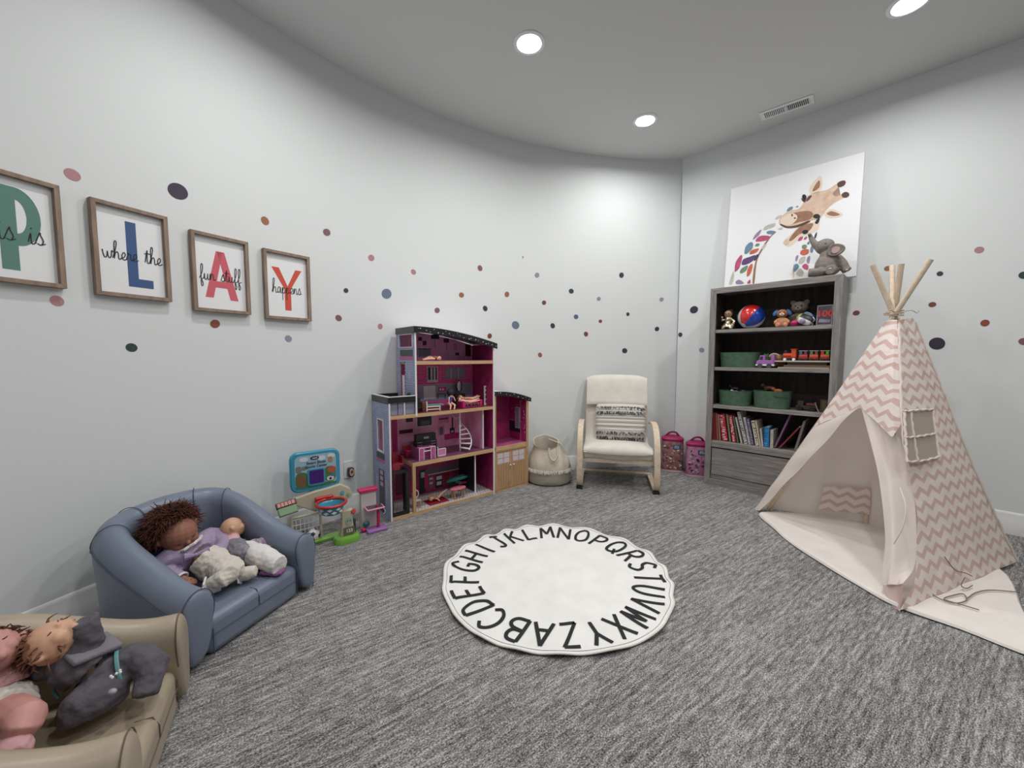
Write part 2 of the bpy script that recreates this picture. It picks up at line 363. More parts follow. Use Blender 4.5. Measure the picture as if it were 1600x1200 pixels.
# ================================================================ wall dots
DC = dict(pink=srgb(176, 128, 134), mauve=srgb(130, 86, 98), plum=srgb(52, 42, 62), navy=srgb(50, 52, 68), green=srgb(46, 66, 60), dark=srgb(52, 58, 60),
          brown=srgb(150, 98, 68), brick=srgb(138, 70, 58), lav=srgb(146, 142, 160), slate=srgb(104, 118, 138), blue=srgb(86, 100, 132), redbr=srgb(118, 66, 62))
DOTS = [  # px, py, vertical radius px, colour, which wall, label
 (113, 273, 9, 'pink', 0, 'dusty pink wall dot touching the space right of the green letter print'),
 (278, 299, 12.5, 'plum', 0, 'large dark purple wall dot above the pink letter print'),
 (414, 345, 6, 'brown', 0, 'orange-brown wall dot just above the red letter print'),
 (510.5, 363, 5.6, 'mauve', 0, 'brownish mauve wall dot right of and above the red letter print'),
 (89, 470, 8, 'pink', 0, 'dusty pink wall dot under the green letter print'),
 (205.5, 543, 7, 'green', 0, 'dark green wall dot below the blue letter print'),
 (336, 506, 6.6, 'brick', 0, 'brick red wall dot under the pink letter print'),
 (450.5, 529, 5.2, 'lav', 0, 'lavender grey wall dot under the red letter print'),
 (580, 403, 5, 'pink', 0, 'pale pink wall dot, the higher one left of the big slate blue dot'),
 (646, 425, 4.2, 'pink', 0, 'pale pink wall dot above the left end of the dollhouse roof'),
 (540.5, 454, 3.8, 'dark', 0, 'small charcoal wall dot between the red letter print and the big slate blue dot'),
 (604, 459, 8, 'slate', 0, 'large slate blue wall dot left of the dollhouse roof'),
 (529, 497, 5, 'mauve', 0, 'mauve wall dot right of the bottom corner of the red letter print'),
 (594, 510, 4.2, 'pink', 0, 'pink wall dot beside the top left corner of the dollhouse'),
 (683, 485, 4.4, 'mauve', 0, 'mauve wall dot close above the dollhouse roof'),
 (721, 461, 4.2, 'brown', 0, 'orange-brown wall dot high above the dollhouse roof'),
 (750, 419, 4.3, 'mauve', 0, 'mauve wall dot, the highest one above the dollhouse'),
 (792, 460, 4.2, 'brown', 0, 'brown wall dot above the slate blue dot right of the dollhouse roof'),
 (758, 482, 4.2, 'dark', 0, 'charcoal wall dot above the right half of the dollhouse roof'),
 (805.5, 508, 6.4, 'slate', 0, 'large slate blue wall dot right of the dollhouse roof'),
 (765, 525, 4, 'redbr', 0, 'red-brown wall dot peeking over the right end of the dollhouse roof'),
 (839, 430, 4, 'lav', 0, 'lavender wall dot between the dollhouse and the chair, highest of its cluster'),
 (971, 430, 4, 'dark', 0, 'dark grey wall dot, the highest one above the rocking chair'),
 (892.5, 455, 4, 'green', 0, 'dark green wall dot left of the lavender dot above the chair'),
 (935.5, 467, 3.3, 'lav', 0, 'small lavender wall dot above the back of the chair'),
 (850, 473, 3.6, 'redbr', 0, 'red-brown wall dot right of the slate blue dot by the dollhouse'),
 (900, 495, 3.8, 'blue', 0, 'blue wall dot above and left of the chair'),
 (981, 491, 2.8, 'dark', 0, 'tiny dark wall dot above the right side of the chair'),
 (938, 502, 2.8, 'redbr', 0, 'tiny dark red wall dot above the left side of the chair'),
 (863.5, 509, 4, 'green', 0, 'dark green wall dot below the red-brown dot, right of the dollhouse roof'),
 (915.5, 522, 3.7, 'redbr', 0, 'red-brown wall dot, nearest above the left corner of the chair back'),
 (976, 548, 4.2, 'dark', 0, 'charcoal wall dot, nearest above the back of the chair'),
 (843.7, 554.6, 3.7, 'brown', 0, 'rust brown wall dot, the lowest between dollhouse and chair'),
 (1033.6, 468, 3.3, 'lav', 0, 'small grey lavender wall dot just left of the room corner'),
 (1026.4, 514, 3.5, 'navy', 0, 'navy wall dot low beside the room corner on the curved wall'),
 (1084.4, 484, 6, 'plum', 1, 'large dark purple wall dot left of the bookcase'),
 (1063, 523, 3.4, 'navy', 1, 'small navy wall dot just right of the room corner'),
 (1096.4, 547, 3.9, 'lav', 1, 'lavender wall dot touching the left edge of the bookcase'),
 (1387, 419.5, 4, 'brown', 1, 'brown wall dot behind the top of the teepee poles'),
 (1468.6, 427.7, 3.6, 'navy', 1, 'small navy wall dot right of the teepee poles'),
 (1530, 390.5, 5, 'pink', 1, 'pink wall dot, the highest one on the right wall'),
 (1456.7, 475.9, 4.1, 'redbr', 1, 'red-brown wall dot above the big navy dot by the teepee'),
 (1539, 504.7, 5, 'brick', 1, 'brick red wall dot right of the big navy dot'),
 (1464, 536.8, 9.2, 'plum', 1, 'large near-black purple wall dot right of the teepee top'),
 (1338, 489, 4, 'redbr', 1, 'dark red wall dot half hidden by the right side of the bookcase'),
 (1600, 430, 5.6, 'green', 1, 'dark green wall dot cut by the right photo edge'),
 (1600, 533.6, 5.6, 'mauve', 1, 'plum pink wall dot cut by the right photo edge')]
M_HALO = mat('decal_white_edge', (.80, .82, .82), .6)
for px, py, rp, c, wl, lab in DOTS:
    if wl == 0:
        p = circ(px, py); n = Vector((CC.x - p.x, CC.y - p.y, 0)).normalized()
    else:
        p = onplane(px, py, W0, WN); n = WN
    r = rp * p.y / F * .98
    M = fmat(p + n * .0008, math.atan2(n.y, n.x) + R(90))       # local -y faces the room
    b = MB(); ph = random.random() * 6
    ol = [(r * (1 + .05 * math.sin(2 * a + ph)) * math.cos(a), r * (1 + .05 * math.sin(2 * a + ph)) * math.sin(a)) for a in [2 * math.pi * k / 28 for k in range(28)]]
    b.prism(ol, -.0006, 0)
    o = b.build('wall_dot_decal', mat('dot_' + c, DC[c], .55), smooth=False); o.matrix_world = M
    tag(o, lab, 'wall decal', 'round dot decals scattered over the walls')
# scuff on the curved wall
p = circ(817, 402); n = Vector((CC.x - p.x, CC.y - p.y, 0)).normalized()
b = MB(); b.prism([(-.004, .008), (.003, .010), (.005, .003), (.001, -.001), (.004, -.008), (-.003, -.010), (-.005, -.002)], -.001, 0)
o = b.build('wall_scuff', mat('scuff', (.12, .12, .12), .8)); o.matrix_world = fmat(p + n * .001, math.atan2(n.y, n.x) + R(90))
tag(o, 'tiny dark nick in the curved wall above the dollhouse and chair', 'wall mark')

# ================================================================ framed prints
CUR = {
 'w': ([[(0, .9), (.1, .25), (.25, 0), (.4, .25), (.46, .8), (.5, .25), (.65, 0), (.8, .3), (.86, .9), (1.0, .78)]], .98),
 'h': ([[(-.05, .1), (.2, 1.0), (.36, 1.9), (.26, 2.2), (.14, 1.8), (.1, .05)], [(.1, .1), (.22, .7), (.4, .88), (.5, .6), (.5, .15), (.62, 0), (.78, .15)]], .74),
 'e': ([[(-.04, .12), (.3, .35), (.42, .7), (.28, .92), (.1, .6), (.12, .15), (.32, 0), (.58, .18)]], .56),
 'r': ([[(-.04, .1), (.14, .95), (.18, .74), (.38, .8), (.38, .3), (.45, .03), (.6, .12)]], .56),
 't': ([[(-.04, .15), (.22, 1.7), (.18, .4), (.26, .02), (.48, .18)], [(-.05, 1.2), (.22, 1.28), (.5, 1.25)]], .46),
 'f': ([[(-.05, .15), (.3, 1.1), (.38, 1.9), (.26, 2.15), (.16, 1.6), (.14, -.6), (.24, -.95), (.36, -.6), (.2, .0), (.52, .2)]], .5),
 'u': ([[(-.02, .2), (.06, .85), (.08, .25), (.2, 0), (.38, .25), (.46, .85), (.45, .2), (.56, 0), (.72, .15)]], .7),
 'n': ([[(-.02, .2), (.08, .9), (.1, .05)], [(.1, .15), (.26, .85), (.42, .75), (.44, .15), (.54, 0), (.7, .15)]], .68),
 's': ([[(-.04, .1), (.26, 1.0), (.3, .8), (.44, .35), (.3, .02), (.1, .1)], [(.34, .03), (.55, .15)]], .54),
 'a': ([[(.46, .8), (.24, .92), (.04, .5), (.14, .05), (.34, .2), (.47, .85), (.47, .2), (.56, 0), (.72, .15)]], .7),
 'p': ([[(-.02, .3), (.1, .9), (.08, -.4), (.06, -1.05)], [(.09, .2), (.22, .82), (.42, .7), (.4, .2), (.22, 0), (.1, .1)], [(.38, .1), (.62, .15)]], .6),
 'i': ([[(-.04, .15), (.12, .85), (.12, .2), (.22, 0), (.4, .15)], [(.15, 1.2), (.18, 1.28)]], .38), ' ': ([], .75)}
def cursive(b, txt, x0, z0, width, wd, fn, slope=0):
    tot = sum(CUR[c][1] for c in txt); s = width / tot; x = 0
    for c in txt:
        for st in CUR[c][0]: b.stroke([(x0 + (x + p[0]) * s, z0 + slope * (x + p[0]) * s + p[1] * s) for p in st], wd, fn)
        x += CUR[c][1]
FR = [('P', 161.25, 1.562, 'this is', srgb(92, 134, 122), 'wooden framed print with a green letter P, cut by the left photo edge'),
      ('L', 155.65, 1.554, 'where the', srgb(62, 90, 136), 'wooden framed print with a blue letter L and black script'),
      ('A', 150.0, 1.525, 'fun stuff', srgb(206, 96, 108), 'wooden framed print with a pink letter A and black script'),
      ('Y', 144.55, 1.514, 'happens', srgb(206, 82, 62), 'wooden framed print with a red-orange letter Y, nearest the dollhouse')]
for ch, phi, zc, txt, col, lab in FR:
    ph = R(phi); fw, fh = .262, .394
    t = thing('framed_print', lab, 'wall art', arcpt(ph, CR - .0035, zc), ph - R(90), group='PLAY letter prints')
    b = MB(); s = .0165
    for z in (-1, 1): b.prism([(-fw / 2, z * fh / 2), (fw / 2, z * fh / 2), (fw / 2 - s, z * (fh / 2 - s)), (-fw / 2 + s, z * (fh / 2 - s))], -.028, 0)
    for x in (-1, 1): b.prism([(x * fw / 2, -fh / 2), (x * fw / 2, fh / 2), (x * (fw / 2 - s), fh / 2 - s), (x * (fw / 2 - s), -fh / 2 + s)], -.028, 0)
    b.build('frame', M_FRAMEWOOD, t, smooth=False, bevel=.0012)
    b = MB(); b.bx(-fw / 2 + .01, fw / 2 - .01, -.008, -.001, -fh / 2 + .01, fh / 2 - .01); pn = b.build('paper', M_PAPER, t, smooth=False)
    b = MB(); y0, y1 = -.0088, -.008
    if ch == 'P':
        b.prism([(-.025, -.148), (.018, -.148), (.018, .15), (-.025, .15)], y0, y1)
        o_ = [(.018 + .062 * math.cos(a), .046 + .104 * math.sin(a)) for a in [R(-90 + 180 * k / 20) for k in range(21)]]
        i_ = [(.018 + .026 * math.cos(a), .046 + .060 * math.sin(a)) for a in [R(-90 + 180 * k / 20) for k in range(21)]]
        for k in range(20): b.prism([o_[k], o_[k + 1], i_[k + 1], i_[k]], y0, y1)
    elif ch == 'L': b.prism([(-.018, .136), (.018, .136), (.018, -.108), (.07, -.108), (.07, -.145), (-.018, -.145)], y0, y1)
    elif ch == 'A':
        b.prism([(-.018, .118), (.012, .118), (-.038, -.122), (-.074, -.122)], y0, y1); b.prism([(-.014, .118), (.020, .118), (.078, -.128), (.040, -.128)], y0, y1 + .0001)
        b.prism([(-.045, -.035), (.048, -.035), (.056, -.068), (-.052, -.068)], y0 - .0001, y1)
    else:
        b.prism([(-.016, -.14), (.02, -.14), (.02, -.01), (-.016, -.01)], y0, y1)
        b.prism([(-.018, -.012), (.016, -.030), (-.044, .105), (-.084, .105)], y0 - .0001, y1); b.prism([(.020, -.012), (-.010, -.026), (.050, .105), (.086, .105)], y0 - .0002, y1)
    b.build('letter', mat('ink_' + ch, col, .7), pn, smooth=False)
    b = MB(); fn = lambda x, z: (x, -.0096, z)
    P_ = dict(P=(-.085, -.045, .172), L=(-.098, -.035, .205), A=(-.094, -.035, .19), Y=(-.084, -.042, .165))[ch]
    cursive(b, txt, P_[0], P_[1], P_[2], .0034, fn, .02)
    b.build('script_lettering', M_INK, pn, smooth=False, norm=False)

# ================================================================ rug
RC = Vector((.22, 1.90, 0)); RR = .555
def rugz(r, a):
    e = max(0, (r - .40) / .155)
    w_ = .5 + .5 * math.sin(19 * a + 1.6 * math.sin(3 * a))
    z = .010 + e ** 3 * .013 * w_
    if r > .30: z += .012 * max(0, math.cos(a - R(180))) ** 6 * max(0, 1 - abs(r - .50) / .09)
    return z
def rugr(a): return RR + .0045 * math.sin(19 * a + 1.6 * math.sin(3 * a)) + .01 * math.sin(2 * a + .7) + .006 * math.sin(5 * a)
def rugp(r, a, dz=0):
    k = rugr(a) / RR; return Vector((r * k * math.cos(a), r * k * math.sin(a), rugz(r, a) + dz))
rug = thing('alphabet_rug', 'round cream rug with black alphabet letters around its edge on the carpet', 'rug', RC)
b = MB(); NA = 220; NA = 300; rs = [.02, .1, .2, .28, .33, .37, .40, .42, .44, .46, .48, .50, .52, .535, .545, .553]
b.loft([[rugp(r, 2 * math.pi * j / NA) for j in range(NA)] for r in rs] + [[rugp(.556, 2 * math.pi * j / NA, -.004) for j in range(NA)]] + [[rugp(r, 2 * math.pi * j / NA, -.0085) for j in range(NA)] for r in (.552, .535, .50, .46, .42, .38, .30, .02)])
b.build('rug_pile', mat('rug_wool', srgb(226, 225, 222), .95, noise=.05, nscale=9, bump=.8, bscale=130), rug)
b = MB(); b.tube([rugp(.541, 2 * math.pi * j / 220, .0005) for j in range(220)], .0012, 5, closed=True); b.build('edge_stitching', mat('rug_stitch', srgb(140, 138, 134), .9), rug)
b = MB(); b.tube([rugp(.556, 2 * math.pi * j / 220, -.002) for j in range(220)], .0035, 6, closed=True)
b.build('edge_binding', mat('rug_binding', srgb(212, 208, 200), .9), rug)
CAP = {'A': [[(.05, 0), (.5, 1)], [(.5, 1), (.95, 0)], [(.2, .35), (.8, .35)]],
 'B': [[(.1, 0), (.1, 1)], [(.1, 1), (.6, .95), (.75, .75), (.6, .55), (.1, .5)], [(.1, .5), (.7, .45), (.9, .25), (.7, .05), (.1, 0)]],
 'C': [[(.9, .85), (.6, 1), (.25, .85), (.1, .5), (.25, .15), (.6, 0), (.9, .15)]],
 'D': [[(.1, 0), (.1, 1)], [(.1, 1), (.6, .92), (.88, .5), (.6, .08), (.1, 0)]],
 'E': [[(.15, 0), (.15, 1)], [(.15, 1), (.8, 1)], [(.15, .5), (.7, .5)], [(.15, 0), (.85, 0)]],
 'F': [[(.15, 0), (.15, 1)], [(.15, 1), (.85, 1)], [(.15, .5), (.7, .5)]],
 'G': [[(.88, .82), (.6, 1), (.25, .85), (.1, .5), (.25, .12), (.6, 0), (.88, .18), (.88, .42)], [(.55, .42), (.95, .42)]],
 'H': [[(.1, 0), (.1, 1)], [(.9, 0), (.9, 1)], [(.1, .5), (.9, .5)]], 'I': [[(.5, 0), (.5, 1)]],
 'J': [[(.35, 1), (.95, 1)], [(.65, 1), (.65, .25), (.45, 0), (.15, .12)]],
 'K': [[(.12, 0), (.12, 1)], [(.85, 1), (.12, .45)], [(.35, .6), (.9, 0)]], 'L': [[(.15, 1), (.15, 0)], [(.15, 0), (.85, 0)]],
 'M': [[(.05, 0), (.12, 1)], [(.12, 1), (.5, .35)], [(.5, .35), (.88, 1)], [(.88, 1), (.95, 0)]],
 'N': [[(.1, 0), (.1, 1)], [(.1, 1), (.9, 0)], [(.9, 0), (.9, 1)]],
 'O': [[(.5, 1), (.15, .8), (.08, .45), (.25, .08), (.55, 0), (.88, .2), (.92, .55), (.78, .9), (.5, 1)]],
 'P': [[(.15, 0), (.15, 1)], [(.15, 1), (.7, .95), (.88, .72), (.65, .48), (.15, .45)]],
 'Q': [[(.5, 1), (.15, .8), (.08, .45), (.25, .08), (.55, 0), (.88, .2), (.92, .55), (.78, .9), (.5, 1)], [(.6, .3), (.95, -.05)]],
 'R': [[(.15, 0), (.15, 1)], [(.15, 1), (.7, .95), (.86, .75), (.65, .52), (.15, .5)], [(.45, .5), (.9, 0)]],
 'S': [[(.85, .85), (.5, 1), (.18, .8), (.35, .55), (.7, .42), (.85, .2), (.5, 0), (.12, .15)]],
 'T': [[(.5, 0), (.5, 1)], [(.08, 1), (.92, 1)]], 'U': [[(.12, 1), (.12, .3), (.35, 0), (.65, 0), (.88, .3), (.88, 1)]],
 'V': [[(.08, 1), (.5, 0)], [(.5, 0), (.92, 1)]], 'W': [[(.02, 1), (.25, 0)], [(.25, 0), (.5, .8)], [(.5, .8), (.75, 0)], [(.75, 0), (.98, 1)]],
 'X': [[(.1, 0), (.9, 1)], [(.1, 1), (.9, 0)]], 'Y': [[(.1, 1), (.5, .5)], [(.9, 1), (.5, .5)], [(.5, .5), (.5, 0)]],
 'Z': [[(.12, 1), (.88, 1)], [(.88, 1), (.12, 0)], [(.12, 0), (.9, 0)]]}
M_RINK = mat('rug_black_pile', (.015, .015, .018), .9, bump=.5, bscale=200)
for i in range(26):
    ch = 'ABCDEFGHIJKLMNOPQRSTUVWXYZ'[i]; a0 = R(257) - i * 2 * math.pi / 26
    def fn(x, y, a0=a0):
        r = .385 + y * .135; off = (x - .5) * .083
        return rugp(r, a0 - off / r, .0030)
    b = MB()
    for st in CAP[ch]:
        curved = len(st) > 3
        P_ = [Vector((x, y, 0)) for x, y in st]
        P_ = catmull(P_, 5) if curved else [P_[0].lerp(P_[1], k / 8) for k in range(9)]
        row = []
        for j, p in enumerate(P_):
            t_ = P_[min(j + 1, len(P_) - 1)] - P_[max(j - 1, 0)]; t_ = Vector((t_.x * .083, t_.y * .135, 0)).normalized()
            n_ = Vector((-t_.y / .083, t_.x / .135, 0)) * .0076
            row.append((b.v(fn(p.x + n_.x, p.y + n_.y)), b.v(fn(p.x - n_.x, p.y - n_.y))))
        for u_, v_ in zip(row, row[1:]): b.f((u_[0], u_[1], v_[1], v_[0]))
    b.build('woven_letter', M_RINK, rug, smooth=False, norm=False, solid=.0015)

# ================================================================ bookcase
B0 = Vector((1.667, 3.331, 0)); BA = math.atan2(WD.y, WD.x); BW, BD, BH = .856, .285, 1.662
BM = fmat(B0, BA); BMI = BM.inverted()
def bk(px, py, v=0.):                        # a pixel on the plane at depth v inside the bookcase -> local x, z
    q = BMI @ onplane(px, py, B0 - WN * v, WN); return q.x, q.z
bc = thing('bookcase', 'tall weathered grey wooden bookcase with open shelves beside the teepee', 'bookcase', B0, BA)
for x0, x1 in ((0, .03), (BW - .03, BW)):
    b = MB(); b.bx(x0, x1, .012, BD, 0, BH); b.build('side_panel', M_GREY, bc, smooth=False, bevel=.002)
b = MB(); b.bx(.03, BW - .03, .012, BD, BH - .03, BH); b.build('top_panel', M_GREYH, bc, smooth=False)
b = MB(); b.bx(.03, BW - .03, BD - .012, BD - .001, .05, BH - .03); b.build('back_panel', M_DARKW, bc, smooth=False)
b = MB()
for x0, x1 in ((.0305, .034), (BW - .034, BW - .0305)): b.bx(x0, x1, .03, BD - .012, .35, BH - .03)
b.build('inner_lining', M_DARKW, bc, smooth=False)  # thin sheets carry the same painted-in shade over the inner sides
b = MB(); st = .046
b.prism([(0, 0), (st, .055), (st, BH - st), (0, BH)], -.006, .012); b.build('face_stile', M_GREY, bc, smooth=False, bevel=.0015); b = MB(); b.prism([(BW, 0), (BW - st, .055), (BW - st, BH - st), (BW, BH)], -.006, .012)
b.build('face_stile', M_GREY, bc, smooth=False, bevel=.0015)
b = MB()
b.prism([(.0008, BH), (BW - .0008, BH), (BW - st, BH - st + .0008), (st, BH - st + .0008)], -.006, .012); b.build('face_rail', M_GREYH, bc, smooth=False, bevel=.0015); b = MB(); b.prism([(.001, 0), (st, .0545), (BW - st, .0545), (BW - .001, 0)], -.006, .012)
b.build('face_rail', M_GREYH, bc, smooth=False, bevel=.0015)
SH = [1.320, 1.008, .690, .383]
for z in SH: b = MB(); b.bx(.034, BW - .034, .004, BD - .012, z - .027, z); b.build('shelf', M_GREYH, bc, smooth=False, bevel=.0015)
b = MB(); b.bx(.0465, BW - .0465, -.003, .012, .333, .354); b.build('drawer_rail', M_GREYH, bc, smooth=False, bevel=.0015)
b = MB(); b.bx(.052, BW - .052, .004, .022, .096, .322); b.build('drawer_front', M_GREYH, bc, smooth=False, bevel=.002)
b = MB(); b.bx(.046, BW - .046, .012, .02, .056, .092); b.build('lower_panel', M_GREYH, bc, smooth=False)
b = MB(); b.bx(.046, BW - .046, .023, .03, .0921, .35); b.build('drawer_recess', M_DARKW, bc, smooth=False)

# ---- canvas print with giraffes, leaning on the wall on top of the bookcase
cbl = BM @ Vector((0, .185, BH)); 
CV0 = B0 - WN * .200; CV0.z = BH + .0045
lean = math.atan2(.088, .87); CU = WD.copy(); CW = Vector((0, 0, 1)) * math.cos(lean) - WN * math.sin(lean); CN = CU.cross(CW).normalized()
if CN.dot(WN) < 0: CN = -CN
def cvp(px, py):
    q = onplane(px, py, CV0 + CN * .0, CN) - CV0; return q.dot(CU), q.dot(CW)
xl, _ = cvp(1132, 440); xr, zt = cvp(1352, 243); zt2 = cvp(1143, 290)[1]; CVH = (zt + zt2) / 2; xl = (xl + cvp(1143, 290)[0]) / 2; xr = (xr + cvp(1336, 440)[0]) / 2
CM = Matrix.Identity(4)
for i in range(3): CM[i][0] = CU[i]; CM[i][1] = -CN[i]; CM[i][2] = CW[i]; CM[i][3] = CV0[i]
cv = thing('giraffe_canvas', 'large square white canvas of a colourful giraffe and calf leaning on top of the bookcase', 'canvas print', M=CM)
b = MB(); b.bx(xl, xr, .0, .028, 0, CVH); b.build('canvas', mat('white_canvas', (.8, .815, .825), .75, bump=.1, bscale=300), cv, smooth=False, bevel=.002)
def g8(cx, cy): return cvp(1100 + cx / 5.218, 230 + cy / 5.218)
PAINT = {'giraffe': (MB(), []), 'calf': (MB(), [])}
def cshape(name, pts, m, lvl=1, k=3, calf=None):
    if calf is None: calf = name.startswith('calf') or (min(p[0] for p in pts) > 640 and min(p[1] for p in pts) > 672 and name != 'neck_edge')
    b, ms = PAINT['calf' if calf else 'giraffe']
    if m not in ms: ms.append(m)
    b.mi = ms.index(m)
    P_ = [Vector((*g8(*p), 0)) for p in pts]; P_ = catmull(P_, k, True) if k else P_
    y = -.0005 * lvl
    b.f([b.v((p.x, y, max(.001, p.y))) for p in P_])
T1 = mat('giraffe_tan', srgb(196, 166, 144), .8, col2=srgb(222, 198, 178), nscale=22); T2 = mat('giraffe_dark_tan', srgb(150, 112, 92), .8, noise=.2, nscale=30)
T3 = mat('giraffe_brown', srgb(92, 68, 60), .8); T4 = mat('giraffe_pale', srgb(226, 208, 190), .8)
cshape('ear', [(860, 370), (865, 320), (905, 270), (950, 235), (965, 285), (950, 350), (905, 378)], T4, 2)
cshape('ear', [(980, 545), (1030, 505), (1090, 520), (1132, 552), (1080, 575), (1010, 575)], T4, 2)
cshape('ear', [(885, 360), (900, 320), (940, 270), (945, 320), (915, 350)], T2, 3)
cshape('ear', [(1000, 545), (1040, 522), (1110, 550), (1050, 562)], T2, 3)
hd = cshape('giraffe_head', [(612, 600), (640, 560), (700, 515), (770, 505), (810, 455), (850, 395), (920, 365), (1010, 345), (1080, 300), (1100, 320), (1050, 375), (1075, 400), (1130, 385), (1150, 405), (1060, 455), (1000, 510), (965, 560), (930, 590), (860, 600), (800, 625), (740, 650), (680, 650), (625, 635)], T1, 2)
cshape('cheek_shading', [(700, 560), (760, 530), (850, 520), (890, 545), (860, 590), (780, 610), (720, 620)], T2, 3)
cshape('muzzle', [(620, 600), (655, 560), (720, 540), (760, 560), (750, 600), (700, 635), (640, 630)], T4, 4)
cshape('mouth_line', [(625, 625), (680, 645), (760, 635), (850, 600), (860, 612), (770, 652), (680, 660), (630, 640)], T3, 5)
cshape('nostril', [(712, 545), (726, 548), (722, 566), (712, 562)], T3, 5, 0); cshape('nostril', [(735, 572), (752, 575), (745, 586), (733, 583)], T3, 5, 0)
cshape('horn_tip', [(1085, 300), (1110, 278), (1145, 272), (1156, 290), (1140, 315), (1100, 328)], T3, 3); cshape('horn_tip', [(1122, 385), (1150, 365), (1178, 372), (1184, 395), (1160, 412), (1130, 408)], T3, 3)
cshape('eye', [(800, 400), (815, 385), (835, 400), (830, 435), (808, 430)], M_INK, 6); cshape('eye', [(888, 565), (905, 548), (935, 548), (948, 570), (925, 582), (900, 578)], M_INK, 6)
cshape('eyelash', [(790, 415), (830, 440), (855, 432), (880, 395), (850, 405), (820, 452)], T3, 5); cshape('eyelash', [(905, 620), (920, 590), (945, 580), (930, 622)], M_INK, 5)
cshape('calf_head', [(645, 780), (660, 755), (720, 700), (760, 655), (830, 625), (900, 605), (940, 600), (935, 660), (900, 690), (830, 720), (760, 760), (720, 795), (680, 810)], T4, 2)
cshape('calf_face_shading', [(690, 760), (740, 690), (800, 640), (890, 620), (860, 680), (780, 710), (720, 760)], T2, 3)
cshape('eye', [(800, 692), (820, 675), (850, 680), (845, 700), (815, 710)], M_INK, 6)
cshape('calf_muzzle', [(648, 775), (670, 750), (695, 755), (690, 790), (665, 800)], T1, 4)
cshape('neck_edge', [(590, 690), (540, 740), (470, 850), (430, 940), (412, 1105), (395, 1105), (405, 1000), (430, 900), (490, 790), (560, 705)], T2, 2)
cshape('calf_neck_edge', [(720, 1070), (720, 1000), (735, 940), (728, 1000), (734, 1070)], T4, 2, 0)
PATCH = [([(675, 525), (690, 495), (725, 485), (715, 510)], 'b'), ([(745, 487), (770, 478), (765, 490)], 'b'), ([(578, 588), (605, 560), (637, 556), (615, 580)], 'l'), ([(485, 675), (500, 645), (575, 618), (575, 645), (520, 668)], 'o'),
 ([(510, 690), (545, 680), (588, 690), (560, 708), (520, 707)], 'b'), ([(398, 752), (420, 710), (468, 670), (450, 715), (410, 750)], 'v'), ([(420, 765), (445, 730), (490, 720), (538, 728), (515, 758), (450, 770)], 'm'),
 ([(330, 865), (340, 810), (378, 775), (400, 785), (392, 830), (350, 868)], 'b'), ([(415, 808), (430, 785), (455, 790), (440, 808)], 'g'), ([(370, 868), (390, 840), (447, 825), (430, 855), (390, 872)], 'r'),
 ([(308, 958), (320, 915), (370, 895), (420, 880), (400, 925), (350, 955)], 'p'), ([(250, 1010), (258, 940), (300, 880), (312, 900), (290, 980), (262, 1012)], 'm'), ([(292, 1020), (310, 985), (358, 965), (345, 1005), (310, 1028)], 'g'),
 ([(348, 1048), (355, 1000), (380, 955), (398, 960), (385, 1020), (362, 1052)], 'r'), ([(405, 925), (425, 880), (447, 875), (430, 915)], 'k'), ([(205, 1118), (220, 1060), (240, 1010), (245, 1050), (230, 1115)], 'o'), ([(258, 1100), (285, 1080), (328, 1110), (270, 1118)], 'v'), ([(350, 1110), (375, 1078), (378, 1110)], 'm'),
 ([(600, 665), (640, 655), (630, 675)], 'o'), ([(468, 830), (490, 795), (510, 790), (490, 825)], 'o'),
 ([(765, 765), (780, 735), (808, 730), (795, 758)], 'm'), ([(812, 752), (830, 728), (842, 735), (832, 752)], 'm'), ([(898, 745), (905, 712), (922, 692), (915, 735)], 'k'), ([(800, 825), (802, 800), (830, 795), (840, 812), (825, 830)], 'g'), ([(866, 852), (872, 810), (893, 815), (885, 858)], 'b'),
 ([(785, 870), (795, 840), (850, 832), (850, 865), (815, 882)], 'r'), ([(745, 930), (750, 890), (770, 882), (762, 920)], 'v'), ([(772, 945), (785, 905), (828, 892), (820, 930), (795, 953)], 'o'), ([(838, 940), (842, 900), (865, 888), (858, 945)], 'v'),
 ([(728, 1010), (732, 965), (760, 950), (775, 975), (745, 1010)], 'b'), ([(800, 970), (825, 950), (852, 968), (845, 1000), (815, 992)], 'm'), ([(750, 1035), (770, 1000), (790, 990), (812, 1020), (795, 1055)], 'o'), ([(860, 770), (868, 740), (885, 735), (880, 770)], 'k'), ([(840, 790), (850, 770), (862, 775), (855, 795)], 'b')]
PM = dict(b=srgb(108, 134, 158), l=srgb(190, 190, 200), o=srgb(184, 186, 172), v=srgb(150, 128, 160), m=srgb(180, 80, 116), g=srgb(110, 140, 112), r=srgb(196, 98, 78), p=srgb(96, 70, 116), k=srgb(64, 64, 84))
for pts, c in PATCH: cshape('neck_patch', pts, mat('paint_' + c, PM[c], .8, noise=.15, nscale=40), 3, 3)

for nm in PAINT:
    b, ms = PAINT[nm]; bmesh.ops.triangulate(b.bm, faces=b.bm.faces); b.build('painted_' + nm, ms, cv, smooth=False, norm=False)

